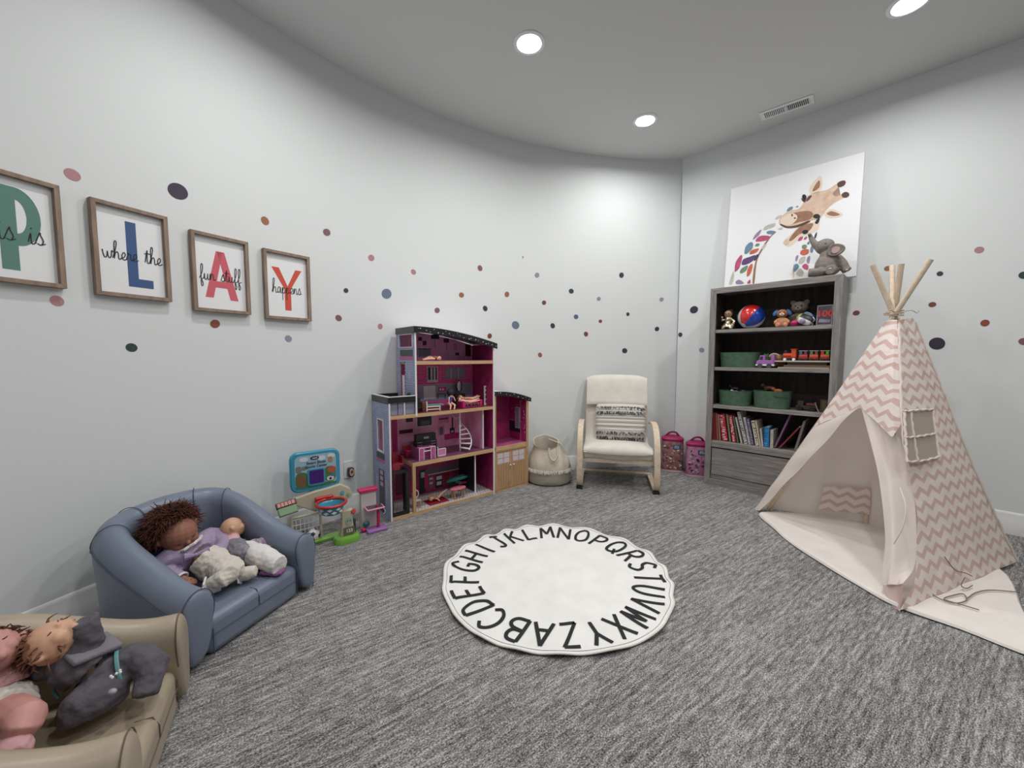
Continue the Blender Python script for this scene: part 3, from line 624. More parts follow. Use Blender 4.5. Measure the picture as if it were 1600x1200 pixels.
# ---- elephant sitting on the bookcase
EY = .09
def bl(px, py, v=EY): x, z = bk(px, py, v); return Vector((x, v, z))
def e8(cx, cy, v=EY): return bl(1100 + cx / 5.218, 230 + cy / 5.218, v)
M_ELE = mat('elephant_grey', srgb(122, 114, 108), .7, noise=.18, nscale=40, bump=.5, bscale=120)
eo = e8(1010, 1040); eo.z = BH
el = thing('elephant_figure', 'grey sitting baby elephant figure with raised trunk on top of the bookcase', 'elephant figure', M=BM @ Matrix.Translation(eo))
def E(cx, cy, v=EY): return e8(cx, cy, v) - eo
b = MB()
b.sph(E(1005, 965), (.075, .065, .085)); b.sph(E(1015, 900), (.055, .05, .07)); b.sph(E(985, 810), (.058, .052, .055))
b.tube([E(960, 820), E(915, 800), E(885, 765), E(868, 730), E(858, 705, EY - .02)], [.038, .026, .019, .014, .011], 12, k=4)
b.tube([E(960, 900), E(945, 920), E(935, 950)], [.018, .014], 10)
b.tube([E(1080, 900), E(1125, 940), E(1150, 985), E(1168, 1010)], [.030, .028, .027, .03], 12, k=3)
b.tube([E(990, 1015, EY - .03), E(920, 1022, EY - .07), E(850, 1025, EY - .08)], [.034, .03, .031], 12)
b.tube([E(1060, 1000), E(1040, 1005, EY - .06), E(1030, 1000, EY - .09)], [.034, .032, .033], 12)
eb = b.build('body', M_ELE, el, remesh=.005, smoo=6, dis=.004, disscale=.03)
for sgn, pts in ((1, [(1010, 880), (1005, 840), (1030, 800), (1080, 785), (1135, 795), (1152, 825), (1120, 865), (1060, 890)]),):
    b = MB(); P_ = catmull([E(*p, EY - .055 - (.015 if p[0] > 1080 else 0)) for p in pts], 3, True); c_ = E(1070, 838, EY - .06)
    b.loft([[p + Vector((0, .008, 0)) for p in P_], P_, [c_.lerp(p, .9) - Vector((0, .005, 0)) for p in P_], [c_.lerp(p, .4) + Vector((0, .004, 0)) for p in P_]])
    b.build('ear', M_ELE, el)
    b = MB(); P_ = [E(cx, cy, EY - .064) for cx, cy in [(1040, 850), (1050, 820), (1085, 808), (1112, 822), (1098, 852), (1062, 866)]]; b.loft([[p for p in catmull(P_, 3, True)], [p - Vector((0, .003, 0)) for p in catmull(P_, 3, True)]])
    b.build('ear_lining', mat('elephant_pink', srgb(176, 150, 148), .7), el)
b = MB(); b.sph(E(990, 787, EY - .045), .006, 10); b.build('eye', M_BLACK, el)
for c_ in ((1028, 990), (1165, 1000)): b = MB(); b.sph(E(*c_, EY - .122 if c_[0] == 1028 else EY - .032), (.009, .005, .006), 8); b.build('toenail', mat('nail', srgb(190, 180, 172), .5), el)
# ================================================================ things on the bookcase shelves
def onshelf(px, py, v, sh):                    # local x on a shelf, from a pixel of the thing's base
    return bk(px, py, v)[0]
def shthing(name, label, cat, x, v, sh, rz=0, group=None):
    return thing(name, label, cat, group=group, M=BM @ Matrix.Translation((x, v, SH[sh])) @ Matrix.Rotation(rz, 4, 'Z'))
def c8(cx, cy, v):   # coordinates in the 1100..1310 x 460..590 close-up
    return bk(1100 + cx / 7.62, 460 + cy / 7.62, v)
# shiny gold and silver figure
x = c8(285, 390, .06)[0]; t = shthing('metallic_doll', 'shiny gold-clad doll with dark hair at the left end of the top shelf', 'toy figure', x, .06, 0)
M_GOLD = mat('metallic_foil', srgb(196, 184, 158), .25, metal=.9, bump=.8, bscale=60)
b = MB(); b.sph((0, 0, .128), (.03, .028, .032)); b.tube([(0, 0, .1), (0, 0, .06)], .018); b.build('head', mat('figure_tan', srgb(150, 120, 98), .5), t, remesh=.004)
b = MB(); b.lathe([(.001, .105), (.022, .1), (.026, .08), (.022, .062), (.05, .03), (.052, .018), (.001, .016)], 14)
b.tube([(-.02, 0, .09), (-.045, -.01, .075), (-.04, -.02, .11)], .01); b.tube([(.02, 0, .09), (.05, -.01, .065), (.045, -.02, .04)], .011)
for sx in (-1, 1): b.sph((sx * .028, -.025, .013), (.017, .024, .012))
b.build('foil_dress', M_GOLD, t, remesh=.004, dis=.008, disscale=.02)
b = MB(); b.sph((0, .012, .137), (.036, .026, .03)); b.sph((.012, .01, .155), (.022, .02, .015)); b.build('hair', mat('dark_hair', (.02, .014, .012), .8), t, remesh=.005, dis=.008, disscale=.015)
b = MB()
for sx in (-1, 1): b.sph((sx * .011, -.027, .13), .004, 8)
b.build('eyes', M_BLACK, t)
# dark plush behind it
t = shthing('dark_plush', 'dark plush toy in the shadow between the gold doll and the beach ball', 'plush toy', x + .05, .19, 0)
b = MB(); b.sph((0, 0, .045), (.035, .035, .045)); b.sph((0, -.005, .105), (.03, .028, .03)); b.sph((.022, 0, .125), .011); b.sph((-.022, 0, .125), .011)
b.build('body', mat('dark_plush_fur', (.03, .024, .024), .95, bump=.6), t, remesh=.005)
b = MB(); b.sph((0, -.03, .1), (.012, .01, .009)); b.build('muzzle', mat('brownish', (.1, .07, .06), .9), t)
# beach ball
xb = (c8(405, 250, .11)[0] + c8(728, 250, .11)[0]) / 2; rb_ = (c8(728, 250, .11)[0] - c8(405, 250, .11)[0]) / 2
t = shthing('beach_ball', 'red, white and blue beach ball on the top shelf', 'ball', xb, .11, 0)
b = MB(); cols = [(.62, .03, .03), (.7, .72, .76), (.012, .05, .30), (.7, .72, .76), (.02, .06, .34), (.62, .03, .03)]
bmat_ = [mat('ball_red', srgb(200, 36, 34), .22, coat=.5), mat('ball_white', srgb(206, 208, 214), .22, coat=.5), mat('ball_blue', srgb(22, 64, 158), .22, coat=.5)]
a_ = Vector((-.42, -.55, -.72)).normalized(); r_ = Vector((.05, -.75, .65)); r_ = (r_ - a_ * r_.dot(a_)).normalized(); q_ = a_.cross(r_); x_ = r_ * math.cos(R(30)) - q_ * math.sin(R(30)); y_ = a_.cross(x_)
RT = Matrix((x_, y_, a_)).transposed().to_4x4(); n = 48; m_ = 20; seq = [0, 1, 2, 0, 1, 2]
b.M = Matrix.Translation((0, 0, rb_)) @ RT
V_ = [[b.v((rb_ * math.sin(math.pi * i / m_) * math.cos(2 * math.pi * j / n), rb_ * math.sin(math.pi * i / m_) * math.sin(2 * math.pi * j / n), rb_ * math.cos(math.pi * i / m_))) for j in range(n)] for i in range(m_ + 1)]
for i in range(m_):
    for j in range(n): b.mi = seq[j // 8]; b.f((V_[i][j], V_[i + 1][j], V_[i + 1][(j + 1) % n], V_[i][(j + 1) % n]))
bmesh.ops.remove_doubles(b.bm, verts=b.bm.verts, dist=1e-5)
b.build('panels', bmat_, t)
b = MB(); b.M = Matrix.Translation((0, 0, rb_)) @ RT; b.lathe([(.001, rb_ + .001), (.022, rb_ - .001), (.022, rb_ - .004), (.001, rb_ - .004)], 20); b.build('end_cap', bmat_[1], t)
# plush helper: sitting animal
def plush(t, h, mb, mh, ear=('round', .011), muzzle=None, vox=.004):
    b = MB(); b.sph((0, 0, h * .27), (h * .2, h * .19, h * .27))
    for sx in (-1, 1):
        b.tube([(sx * h * .12, 0, h * .42), (sx * h * .27, -h * .08, h * .3), (sx * h * .26, -h * .18, h * .2)], [h * .085, h * .07, h * .08], 10)
        b.tube([(sx * h * .1, 0, h * .12), (sx * h * .2, -h * .22, h * .1)], [h * .11, h * .09], 10)
    b.build('body', mb, t, remesh=vox)
    b = MB(); b.sph((0, -h * .02, h * .70), (h * .25, h * .22, h * .22))
    if ear[0] == 'round':
        for sx in (-1, 1): b.sph((sx * h * .2, 0, h * .88), (h * .09, h * .05, h * .09))
    hd = b.build('head', mh, t, remesh=vox)
    b = MB(); b.sph((0, -h * .22, h * .645), (h * .11, h * .075, h * .08)); b.build('muzzle', muzzle or mh, hd)
    b = MB()
    for sx in (-1, 1): b.sph((sx * h * .09, -h * .225, h * .74), h * .026, 8)
    b.build('eyes', M_BLACK, hd)
    b = MB(); b.sph((0, -h * .29, h * .665), (h * .035, h * .02, h * .025), 8); b.build('nose', M_BLACK, hd)
    return hd
x = c8(925, 370, .07)[0]; t = shthing('plush_puppy', 'small brown puppy toy with blue ears in the middle of the top shelf', 'plush toy', x, .07, 0, R(8))
h_ = plush(t, .15, mat('puppy_orange', srgb(196, 136, 98), .7, bump=.4), mat('puppy_brown', srgb(150, 98, 68), .7), ear=('none', 0), muzzle=mat('puppy_cream', srgb(226, 208, 190), .7))
for sx in (-1, 1): b = MB(); b.sph((sx * .042, 0, .112), (.015, .012, .026), rot=(0, sx * -.6, 0)); b.build('floppy_ear', mat('puppy_blue', srgb(58, 116, 176), .6), h_)
x = c8(1150, 250, .15)[0]; t = shthing('teddy_bear', 'grey-brown teddy bear at the back of the top shelf', 'teddy bear', x - .01, .16, 0)
M_BEAR = mat('bear_fur', srgb(122, 108, 102), .95, bump=.8, bscale=150)
plush(t, .215, M_BEAR, M_BEAR, muzzle=mat('bear_muzzle', srgb(140, 126, 118), .9))
x = c8(1205, 350, .06)[0]; t = shthing('roller_rattle', 'roller rattle with black and white stripes and a green end, before the teddy bear', 'baby toy', x, .065, 0, R(-25))
b = MB(); prof = [(.001, -.052), (.03, -.05), (.042, -.03), (.044, 0), (.042, .03), (.03, .05), (.001, .052)]
b.M = Matrix.Translation((0, 0, .046)) @ Matrix.Rotation(R(12), 4, 'X') @ Matrix.Rotation(R(-62), 4, 'Y'); nn = 24
V_ = [[b.v((r * math.cos(2 * math.pi * j / nn), r * math.sin(2 * math.pi * j / nn), z)) for j in range(nn)] for r, z in prof]
for i in range(len(prof) - 1):
    for j in range(nn): b.mi = (2 if i > 3 else (j // 4) % 2); b.f((V_[i][j], V_[i + 1][j], V_[i + 1][(j + 1) % nn], V_[i][(j + 1) % nn]))
b.build('striped_drum', [M_WHITE, M_BLACK, mat('lime', srgb(150, 170, 88), .35)], t)
b = MB(); b.tube([(-.03, .0, .075), (0, .0, .1), (.04, .0, .08), (.045, 0, .05)], .006, 8, k=4); b.build('rim', mat('toy_blue', srgb(86, 130, 160), .4), t)
b = MB(); b.sph((.01, -.045, .035), (.02, .012, .02), 12); b.build('hub_bead', mat('purple_bead', srgb(150, 130, 160), .3), t)
x = c8(1078, 350, .05)[0]; t = shthing('small_ball', 'small magenta ball on the top shelf beside the roller rattle', 'ball', x, .045, 0)
b = MB(); b.sph((0, 0, .025), .025, 20); b.build('shell', mat('magenta', srgb(172, 24, 92), .4), t)
b = MB(); b.tube([(.0254 * math.cos(a), .0254 * math.sin(a), .025) for a in [R(15 * k) for k in range(24)]], .0008, 5, closed=True); b.build('seam', mat('magenta_dark', srgb(120, 14, 60), .5), t)
x = c8(1300, 330, .1)[0]; t = shthing('stuffed_toy', 'dark blue plush toy squeezed between the roller rattle and the game box', 'plush toy', x, .12, 0)
b = MB(); b.sph((0, 0, .03), (.03, .035, .03)); b.sph((0, -.01, .065), .022); b.build('body', mat('navy_plush', srgb(40, 34, 78), .9, bump=.5), t, remesh=.005)
# counting game box
x0, z0 = c8(1330, 340, .07); x1, z1 = c8(1545, 100, .07)
t = shthing('game_box', 'game box marked 100 leaning at the right end of the top shelf', 'board game', (x0 + x1) / 2, .06, 0)
b = MB(); wb = (x1 - x0) * .93; hb = z1 - SH[0] - .01
TL = Matrix.Translation((0, 0, .002)) @ Matrix.Rotation(-.16, 4, 'X'); b.M = TL; b.bx(-wb / 2, wb / 2, 0, .03, 0, hb); gb = b.build('box', mat('game_dark', srgb(62, 52, 58), .35, noise=.5, nscale=40), t, smooth=False, bevel=.002)
b = MB(); b.M = TL
for q in ((-wb / 2, wb / 2, hb - .006, hb), (-wb / 2, -wb / 2 + .005, 0, hb), (wb / 2 - .005, wb / 2, 0, hb), (-wb / 2, wb / 2, 0, .004)): b.bx(q[0], q[1], -.001, 0, q[2], q[3])
b.build('printed_border', mat('game_border', srgb(150, 140, 145), .4), gb, smooth=False)
o = text_mesh('100', hb * .42, gb, 'printed_number', mat('game_red', srgb(196, 30, 34), .4), TL @ Vector((0.002, -.0022, hb * .56)), (R(90) - .16, 0, 0), bold=.0022, sx=1.05)
b = MB(); b.M = TL; b.prism([(-wb * .36, hb * .15), (wb * .36, hb * .12), (wb * .4, hb * .26), (-wb * .3, hb * .32)], -.0012, -.0004); b.build('printed_banner', mat('game_lav', srgb(128, 118, 140), .4), gb, smooth=False)

# baskets
M_BASK = mat('green_rope_basket', srgb(70, 98, 78), .85, noise=.2, nscale=30, bump=.6, bscale=110)
def basket(t, w, d, h, flare=1.08):
    b = MB(); n = 40; rings = []
    def ring(sx, sy, z): return [Vector((w / 2 * sx * (abs(math.cos(a)) ** .75) * math.copysign(1, math.cos(a)), d / 2 * sy * (abs(math.sin(a)) ** .75) * math.copysign(1, math.sin(a)), z)) for a in [2 * math.pi * j / n for j in range(n)]]
    rings.append(ring(.02, .02, 0)); rings.append(ring(.90 / flare + .04, .9, 0))
    rows = 9
    for i in range(rows):
        z = h * (i + .5) / rows; f_ = (1 + (flare - 1) * i / rows) / flare
        rings.append(ring(f_ - .012, f_ - .02, h * i / rows + .0005)); rings.append(ring(f_, f_, z))
    rings.append(ring(1, 1, h)); rings.append(ring(.95, .93, h)); rings.append(ring(.85, .85, .012)); rings.append(ring(.02, .02, .01))
    b.loft(rings); return b.build('woven_body', M_BASK, t)
def shbasket(cx0, cx1, cyb, cyt, sc, ox, oy, v, sh, label, d=.17):
    f_ = lambda cx, cy: bk(ox + cx / sc, oy + cy / sc, v)
    a = f_(cx0, cyb)[0]; c = f_(cx1, cyb)[0]; h = f_((cx0 + cx1) / 2, cyt)[1] - SH[sh]
    t = shthing('rope_basket', label, 'basket', (a + c) / 2, .04 + d / 2, sh, group='green woven baskets in the bookcase')
    basket(t, c - a, d, h); return t, (a + c) / 2, h, c - a
G1 = shbasket(160, 640, 850, 690, 7.62, 1100, 460, .06, 1, 'empty dark green woven basket on the second shelf')
G2 = shbasket(140, 530, 530, 380, 7.5, 1100, 560, .05, 2, 'left dark green woven basket of the lower pair, holding black and white toys')
G3 = shbasket(545, 1000, 570, 385, 7.5, 1100, 560, .05, 2, 'right dark green woven basket of the lower pair, holding brown toy animals')
b = MB(); b.tube([(G3[3] * .10, -.0855, G3[2] * .72), (G3[3] * .3, -.084, G3[2] * .7), (G3[3] * .44, -.06, G3[2] * .7)], .0022, 6, k=3); b.build('coil_seam', mat('basket_dark', (.02, .03, .024), .9), G3[0])
def smalltoy(name, label, cat, x, v, z, fn, m, group='toys heaped in the green baskets'):
    o = MB(); fn(o); ob = o.build(name, m, None, remesh=.004); ob.matrix_world = BM @ Matrix.Translation((x, v, z)); return tag(ob, label, cat, group)
z2 = SH[2]
def animal(o, s=1):
    o.sph((0, 0, .02 * s), (.035 * s, .018 * s, .018 * s)); o.sph((-.038 * s, 0, .035 * s), .015 * s)
    for ax in (-.02, .02):
        for ay in (-.01, .01): o.tube([(ax * s, ay * s, .015 * s), (ax * s, ay * s, -.012 * s)], .006 * s)
def carshape(o, s=1): o.box((0, 0, .01 * s), (.05 * s, .026 * s, .018 * s)); o.box((0, 0, .025 * s), (.028 * s, .022 * s, .016 * s))
smalltoy('toy_animal', 'white and black toy cow poking out of the left lower green basket', 'toy animal', G2[1] + .01, .10, z2 + G2[2] * .75, lambda o: animal(o, .8), mat('toy_white', srgb(206, 206, 206), .5))
smalltoy('toy_animal', 'black toy animal lying highest in the left lower green basket', 'toy animal', G2[1] - .01, .15, z2 + G2[2] * .95, lambda o: animal(o, 1.0), mat('toy_black', (.02, .02, .022), .5))
smalltoy('toy_car', 'dark blue toy car at the right rim of the left lower green basket', 'toy car', G2[1] + .062, .11, z2 + G2[2] * .8, lambda o: carshape(o, 1), mat('toy_navy', srgb(42, 54, 84), .4))
smalltoy('toy_animal', 'orange-brown toy animal at the right of the right lower green basket', 'toy animal', G3[1] + .045, .09, z2 + G3[2] * .9, lambda o: animal(o, .9), mat('toy_orange', srgb(170, 98, 66), .5))
smalltoy('toy_animal', 'pale toy sheep on the rim of the right lower green basket', 'toy animal', G3[1] + .09, .085, z2 + G3[2] * .8, lambda o: animal(o, .5), mat('toy_pale', srgb(200, 204, 212), .5))
smalltoy('toy_animal', 'dark brown toy horse lying in the right lower green basket', 'toy animal', G3[1] - .02, .13, z2 + G3[2] * .95, lambda o: animal(o, 1.3), mat('toy_brown', srgb(70, 36, 28), .5))
# dark toys right of the baskets on the third shelf
x = bk(1100 + 1200 / 7.5, 560 + 560 / 7.5, .12)[0]
t = shthing('toy_truck', 'dark toy truck in the shadow at the right of the third shelf', 'toy vehicle', x, .13, 2)
b = MB(); b.box((0, 0, .028), (.13, .06, .02)); b.box((-.035, 0, .055), (.04, .055, .035)); b.build('truck_body', mat('truck_dark', (.05, .03, .028), .5), t, smooth=False, bevel=.004)
b = MB(); b.box((.03, 0, .05), (.06, .055, .018)); b.build('truck_bed', mat('truck_red', (.14, .035, .035), .5), t, smooth=False, bevel=.003)
for ax in (-.04, .04):
    for ay in (-.03, .03): b = MB(); b.cyl((ax, ay - .006, .018), (ax, ay + .006, .018), .018); b.build('wheel', M_BLACK, t)
x = bk(1100 + 1345 / 7.5, 560 + 590 / 7.5, .05)[0]
t = shthing('drumstick', 'thin pale stick with a round tip leaning on the third shelf', 'toy drumstick', x, .05, 2)
b = MB(); b.tube([(0, 0, .004), (-.022, .01, .062)], .0028, 8); b.build('stick', mat('stick', srgb(140, 130, 120), .5), t)
b = MB(); b.sph((-.023, .011, .067), .006, 10); b.build('tip', mat('stick_tip', srgb(120, 108, 98), .5), t)
t = shthing('storage_tin', 'dim olive tin at the far right of the third shelf', 'tin', BW - .075, .14, 2)
b = MB(); b.lathe([(.001, .001), (.034, .001), (.034, .085), (.031, .088), (.001, .088)], 24); b.build('can', mat('tin_olive', srgb(88, 78, 56), .5), t)
b = MB(); b.lathe([(.001, .088), (.035, .088), (.035, .096), (.001, .097)], 24); b.build('lid', mat('tin_dark', (.04, .03, .03), .5), t)

# purple truck on the second shelf
x0 = c8(615, 850, .04)[0]; x1 = c8(845, 850, .04)[0]; TW = x1 - x0
t = shthing('toy_truck', 'purple toy truck with grey wheels at the front of the second shelf', 'toy vehicle', (x0 + x1) / 2, .06, 1)
M_PUR = mat('toy_purple', srgb(158, 106, 170), .45); b = MB()
b.prism([(-TW * .46, .028), (-TW * .46, .055), (-TW * .34, .062), (-TW * .28, .098), (-TW * .02, .098), (-TW * .02, .06), (TW * .3, .06), (TW * .3, .1), (TW * .46, .1), (TW * .46, .028)], -.03, .03)
b.build('truck_body', M_PUR, t, smooth=False, bevel=.004)
b = MB(); b.box((0, 0, .022), (TW * .98, .064, .014)); b.build('bumper', M_WHITE, t, smooth=False, bevel=.004)
b = MB(); b.prism([(-TW * .30, .066), (-TW * .25, .09), (-TW * .12, .09), (-TW * .12, .066)], -.0315, -.030); b.build('cab_window', mat('window_dark', (.03, .03, .035), .2), t, smooth=False)
for ax in (-.25, .22):
    for ay in (-.032, .032):
        b = MB(); b.cyl((TW * ax, ay - .005, .018), (TW * ax, ay + .005, .018), .0175, n=20); wh = b.build('wheel', mat('wheel_grey', srgb(70, 66, 74), .6), t)
# crawling animals behind truck
x = c8(790, 740, .1)[0]
t = shthing('toy_snail', 'green-headed toy with a striped shell behind the purple truck', 'toy animal', x, .135, 1)
b = MB(); b.sph((-.035, 0, .085), (.022, .02, .02)); b.tube([(-.03, 0, .07), (-.02, 0, .02), (.04, 0, .012)], [.016, .018, .014]); b.sph((-.045, -.01, .105), .009); b.sph((-.022, -.01, .105), .009); b.build('body', mat('toy_green', srgb(70, 128, 58), .5), t, remesh=.004)
b = MB(); b.sph((.02, 0, .075), (.036, .026, .033)); b.build('shell', mat('toy_shell', srgb(196, 140, 110), .45, col2=srgb(120, 70, 60), nscale=40, stretch=(.2, .2, 3)), t)
b = MB(); b.tube([(.02 + .037 * math.cos(a), -.004, .078 + .034 * math.sin(a)) for a in [R(20 * k) for k in range(1, 9)]], .005, 8); b.build('shell_rim', M_WHITE, t)
x = c8(895, 770, .1)[0]
t = shthing('toy_lion', 'tan and yellow toy animal behind the tail of the purple truck', 'toy animal', x, .15, 1)
b = MB(); b.sph((0, 0, .035), (.03, .02, .028)); b.sph((-.01, -.015, .075), .024); b.tube([(.02, 0, .01), (.03, 0, .04), (.025, 0, .07)], .006); b.build('body', mat('toy_tan', srgb(176, 132, 84), .6), t, remesh=.004)
b = MB(); b.lathe([(.024, -.006), (.033, 0), (.024, .008)], 18, c=(0, 0, 0)); 
for v_ in b.bm.verts: v_.co = Vector((-.01, .0, .075)) + Euler((R(90), 0, 0)).to_matrix() @ v_.co
b.build('mane', mat('toy_mane', srgb(150, 96, 50), .8), t)
# boards under the train
xb0 = c8(845, 790, .03)[0]; xe = BW - .05; zb = c8(1180, 790, .03)[1] - SH[1]
for i, (a, v0, z0, z1, m, lab) in enumerate([(c8(880, 870, .02)[0], .010, .0005, .010, mat('board_pale', srgb(168, 150, 134), .6), 'pale wooden board lying lowest in the stack on the second shelf'),
       (c8(945, 840, .03)[0], .03, .0108, .026, mat('board_tan', srgb(112, 92, 76), .6), 'tan wooden puzzle tray in the middle of the stack on the second shelf'),
       (xb0, .02, zb - .010, zb, mat('board_white', srgb(188, 178, 170), .5), 'thin white board on top of the stack, carrying the toy train')]):
    b = MB(); b.bx(0, xe - a, v0, .25, z0, z1)
    if i == 1: b.bx(.02, xe - a - .02, .05, .23, z1 - .001, zb - .0105)
    o = b.build('wooden_board', m, None, smooth=False, bevel=.0015); o.matrix_world = BM @ Matrix.Translation((a, 0, SH[1])); tag(o, lab, 'board', 'boards stacked under the toy train')
def shz(name, label, cat, x, v, z, group=None): return thing(name, label, cat, group=group, M=BM @ Matrix.Translation((x, v, z)))
ZT = SH[1] + zb
M_ORG = mat('train_orange', srgb(206, 82, 38), .45); M_TRED = mat('train_red', srgb(150, 34, 28), .45)
x = c8(1020, 770, .07)[0]; t = shz('toy_engine', 'orange toy train engine at the left end of the toy train', 'toy train', x, .07, ZT)
b = MB(); b.box((0, 0, .022), (.085, .035, .012)); b.build('chassis', M_TRED, t, smooth=False, bevel=.002)
b = MB(); b.cyl((-.04, 0, .042), (.012, 0, .042), .016); b.build('boiler', M_ORG, t); b = MB(); b.box((.026, 0, .055), (.03, .036, .055)); b.box((.026, 0, .085), (.04, .044, .006)); b.build('cab', M_ORG, t, smooth=False, bevel=.003)
b = MB(); b.cyl((-.026, 0, .055), (-.026, 0, .078), .007, .011); b.build('chimney', mat('train_purple', srgb(78, 48, 86), .5), t)
for ax in (-.028, 0, .028):
    for ay in (-.018, .018): b = MB(); b.cyl((ax, ay - .004, .010), (ax, ay + .004, .010), .010); b.build('wheel', M_WHITE if ax else M_BLACK, t)
xs = c8(1120, 770, .07)[0]; wx = (xe - .003 - xs) / 3
for k, (c1, c2, lab) in enumerate([((60, 104, 128), (186, 66, 56), 'toy train wagon with a teal top, coupled next to the orange engine'), ((74, 128, 92), (198, 88, 60), 'middle toy train wagon with a green top'), ((186, 60, 42), (196, 92, 60), 'last toy train wagon with a red top, touching the bookcase side')]):
    t = shz('toy_wagon', lab, 'toy train', xs + wx * (k + .5), .07, ZT, 'wagons of the toy train')
    b = MB(); b.box((0, 0, .018), (wx * .9, .04, .014)); b.build('chassis', M_TRED, t, smooth=False, bevel=.002)
    b = MB(); b.box((0, 0, .036), (wx * .8, .036, .02)); b.build('cargo', mat('wag_b%d' % k, srgb(*c2), .5), t, smooth=False, bevel=.003)
    for sx in (-1, 1): b = MB(); b.box((sx * wx * .22, 0, .058), (wx * .28, .036, .022)); b.build('block', mat('wag_a%d' % k if sx < 0 else 'wag_c%d' % k, srgb(*c1) if sx < 0 else srgb(c1[1], c1[0], c1[2] // 2 + 20), .5), t, smooth=False, bevel=.003)
    b = MB(); b.box((0, 0, .073), (wx * .86, .04, .004)); b.build('rail', mat('wag_rail', srgb(186, 168, 152), .4), t, smooth=False)
    for ax in (-.28, .28):
        for ay in (-.02, .02): b = MB(); b.cyl((wx * ax, ay - .003, .009), (wx * ax, ay + .003, .009), .009); b.build('wheel', M_BLACK, t)

# books
def cb(cx, cy, v=.05): return bk(1100 + cx / 7.5, 560 + cy / 7.5, v)
BK = [ # bottom cx, bottom cy, top cx, top cy, width crop px, colour, spine mark colour or None, label
 (118, 940, 113, 632, 42, (150, 58, 58), (120, 40, 40), 'brick red book at the left end of the book row'),
 (160, 945, 145, 640, 22, (158, 84, 74), None, 'thin rusty red book, second in the row'),
 (188, 948, 168, 655, 18, (150, 128, 104), None, 'thin tan book with a dark edge beside the red magazines'),
 (248, 958, 208, 655, 72, (176, 30, 50), (226, 214, 214), 'wide red book spotted with white, left one of two alike'),
 (308, 962, 268, 655, 22, (120, 124, 96), None, 'thin olive green book between the two red spotted books'),
 (356, 970, 306, 668, 48, (168, 36, 50), (230, 220, 214), 'red book spotted with white, right one of two alike'),
 (398, 975, 345, 672, 20, (86, 96, 80), None, 'thin dark green book right of the red spotted books'),
 (440, 985, 372, 690, 18, (196, 186, 180), None, 'very thin pale book leaning beside the tallest white book'),
 (492, 990, 402, 628, 38, (206, 202, 200), (60, 60, 62), 'tallest white book with a black dotted spine'),
 (536, 988, 470, 690, 30, (188, 186, 188), (120, 130, 120), 'pale grey book left of the purple-grey one'),
 (572, 995, 512, 705, 34, (96, 88, 116), (180, 176, 190), 'purple-grey book in the middle of the row'),
 (624, 1006, 570, 732, 42, (212, 204, 186), (70, 66, 60), 'cream book with black lettering on its spine'),
 (660, 1012, 606, 728, 18, (202, 190, 166), None, 'thin cream book right of the cream lettered one'),
 (686, 1015, 662, 825, 24, (190, 186, 178), None, 'short off-white book left of the blue book'),
 (733, 1025, 736, 806, 68, (24, 104, 172), (90, 160, 200), 'bright blue book near the middle of the book row'),
 (792, 1030, 796, 840, 38, (196, 188, 176), (150, 140, 130), 'short cream book right of the blue book')]
for bx_, by_, tx_, ty_, wd_, col, mk, lab in BK:
    x0, _ = cb(bx_, by_); x1, z1 = cb(tx_, ty_); hh = math.hypot(x1 - x0, z1 - SH[3]) * .99; an = math.atan2(x1 - x0, z1 - SH[3])
    ww = (cb(bx_ + wd_ / 2, by_)[0] - cb(bx_ - wd_ / 2, by_)[0]) * .9 * math.cos(an)
    M = BM @ Matrix.Translation((x0, .05, SH[3] + .001 + abs(math.sin(an)) * ww / 2)) @ Matrix.Rotation(an, 4, 'Y')
    t = thing('picture_book', lab, 'book', group='picture books on the bottom shelf', M=M)
    b = MB(); b.box((0, .0005, hh / 2), (ww, .003, hh)); b.box((-ww / 2 + .0008, .08, hh / 2), (.0016, .16, hh)); b.box((ww / 2 - .0008, .08, hh / 2), (.0016, .16, hh)); b.build('cover', mat('bk%d_%d_%d' % col, srgb(*col), .5), t, smooth=False)
    b = MB(); b.box((0, .079, hh / 2), (ww - .0034, .15, hh - .006)); b.build('pages', M_PAPER, t, smooth=False)
    if mk:
        b = MB(); rnd = random.Random(bx_); k = 0; z = .01
        while z < hh - .015:
            q = rnd.uniform(.003, .010); w_ = ww * rnd.uniform(.25, .75); o_ = rnd.uniform(-1, 1) * (ww - w_) * .4; b.bx(o_ - w_ / 2, o_ + w_ / 2, -.0016, -.0010, z, z + q); z += q + rnd.uniform(.004, .012)
        b.build('spine_print', mat('mk%d_%d_%d' % mk, srgb(*mk), .6), t, smooth=False)
for (b0, t0, th, col, lab) in [((836, 1038), (1026, 660), .012, (118, 86, 118), 'purple book leaning far to the right above the drawer'), ((884, 1062), (1122, 818), .010, (136, 44, 58), 'thin red book leaning lowest behind the purple book'), ((1085, 1020), (1190, 752), .016, (120, 112, 110), 'speckled grey book leaning at the right end by the teepee')]:
    x0, _ = cb(*b0); x1, z1 = cb(*t0); hh = math.hypot(x1 - x0, z1 - SH[3]); an = math.atan2(x1 - x0, z1 - SH[3])
    t = thing('picture_book', lab, 'book', group='picture books on the bottom shelf', M=BM @ Matrix.Translation((x0, .05, SH[3] + .002)) @ Matrix.Rotation(an, 4, 'Y'))
    b = MB(); b.box((-th / 2, .075, hh / 2 + .004), (th, .15, hh)); b.build('cover', mat('bk%d_%d_%d' % col, srgb(*col), .5), t, smooth=False, bevel=.001)
    b = MB(); b.box((-th / 2, .078, hh / 2 + .0045), (th * .6, .15, hh + .001)); b.build('pages', M_PAPER, t, smooth=False)

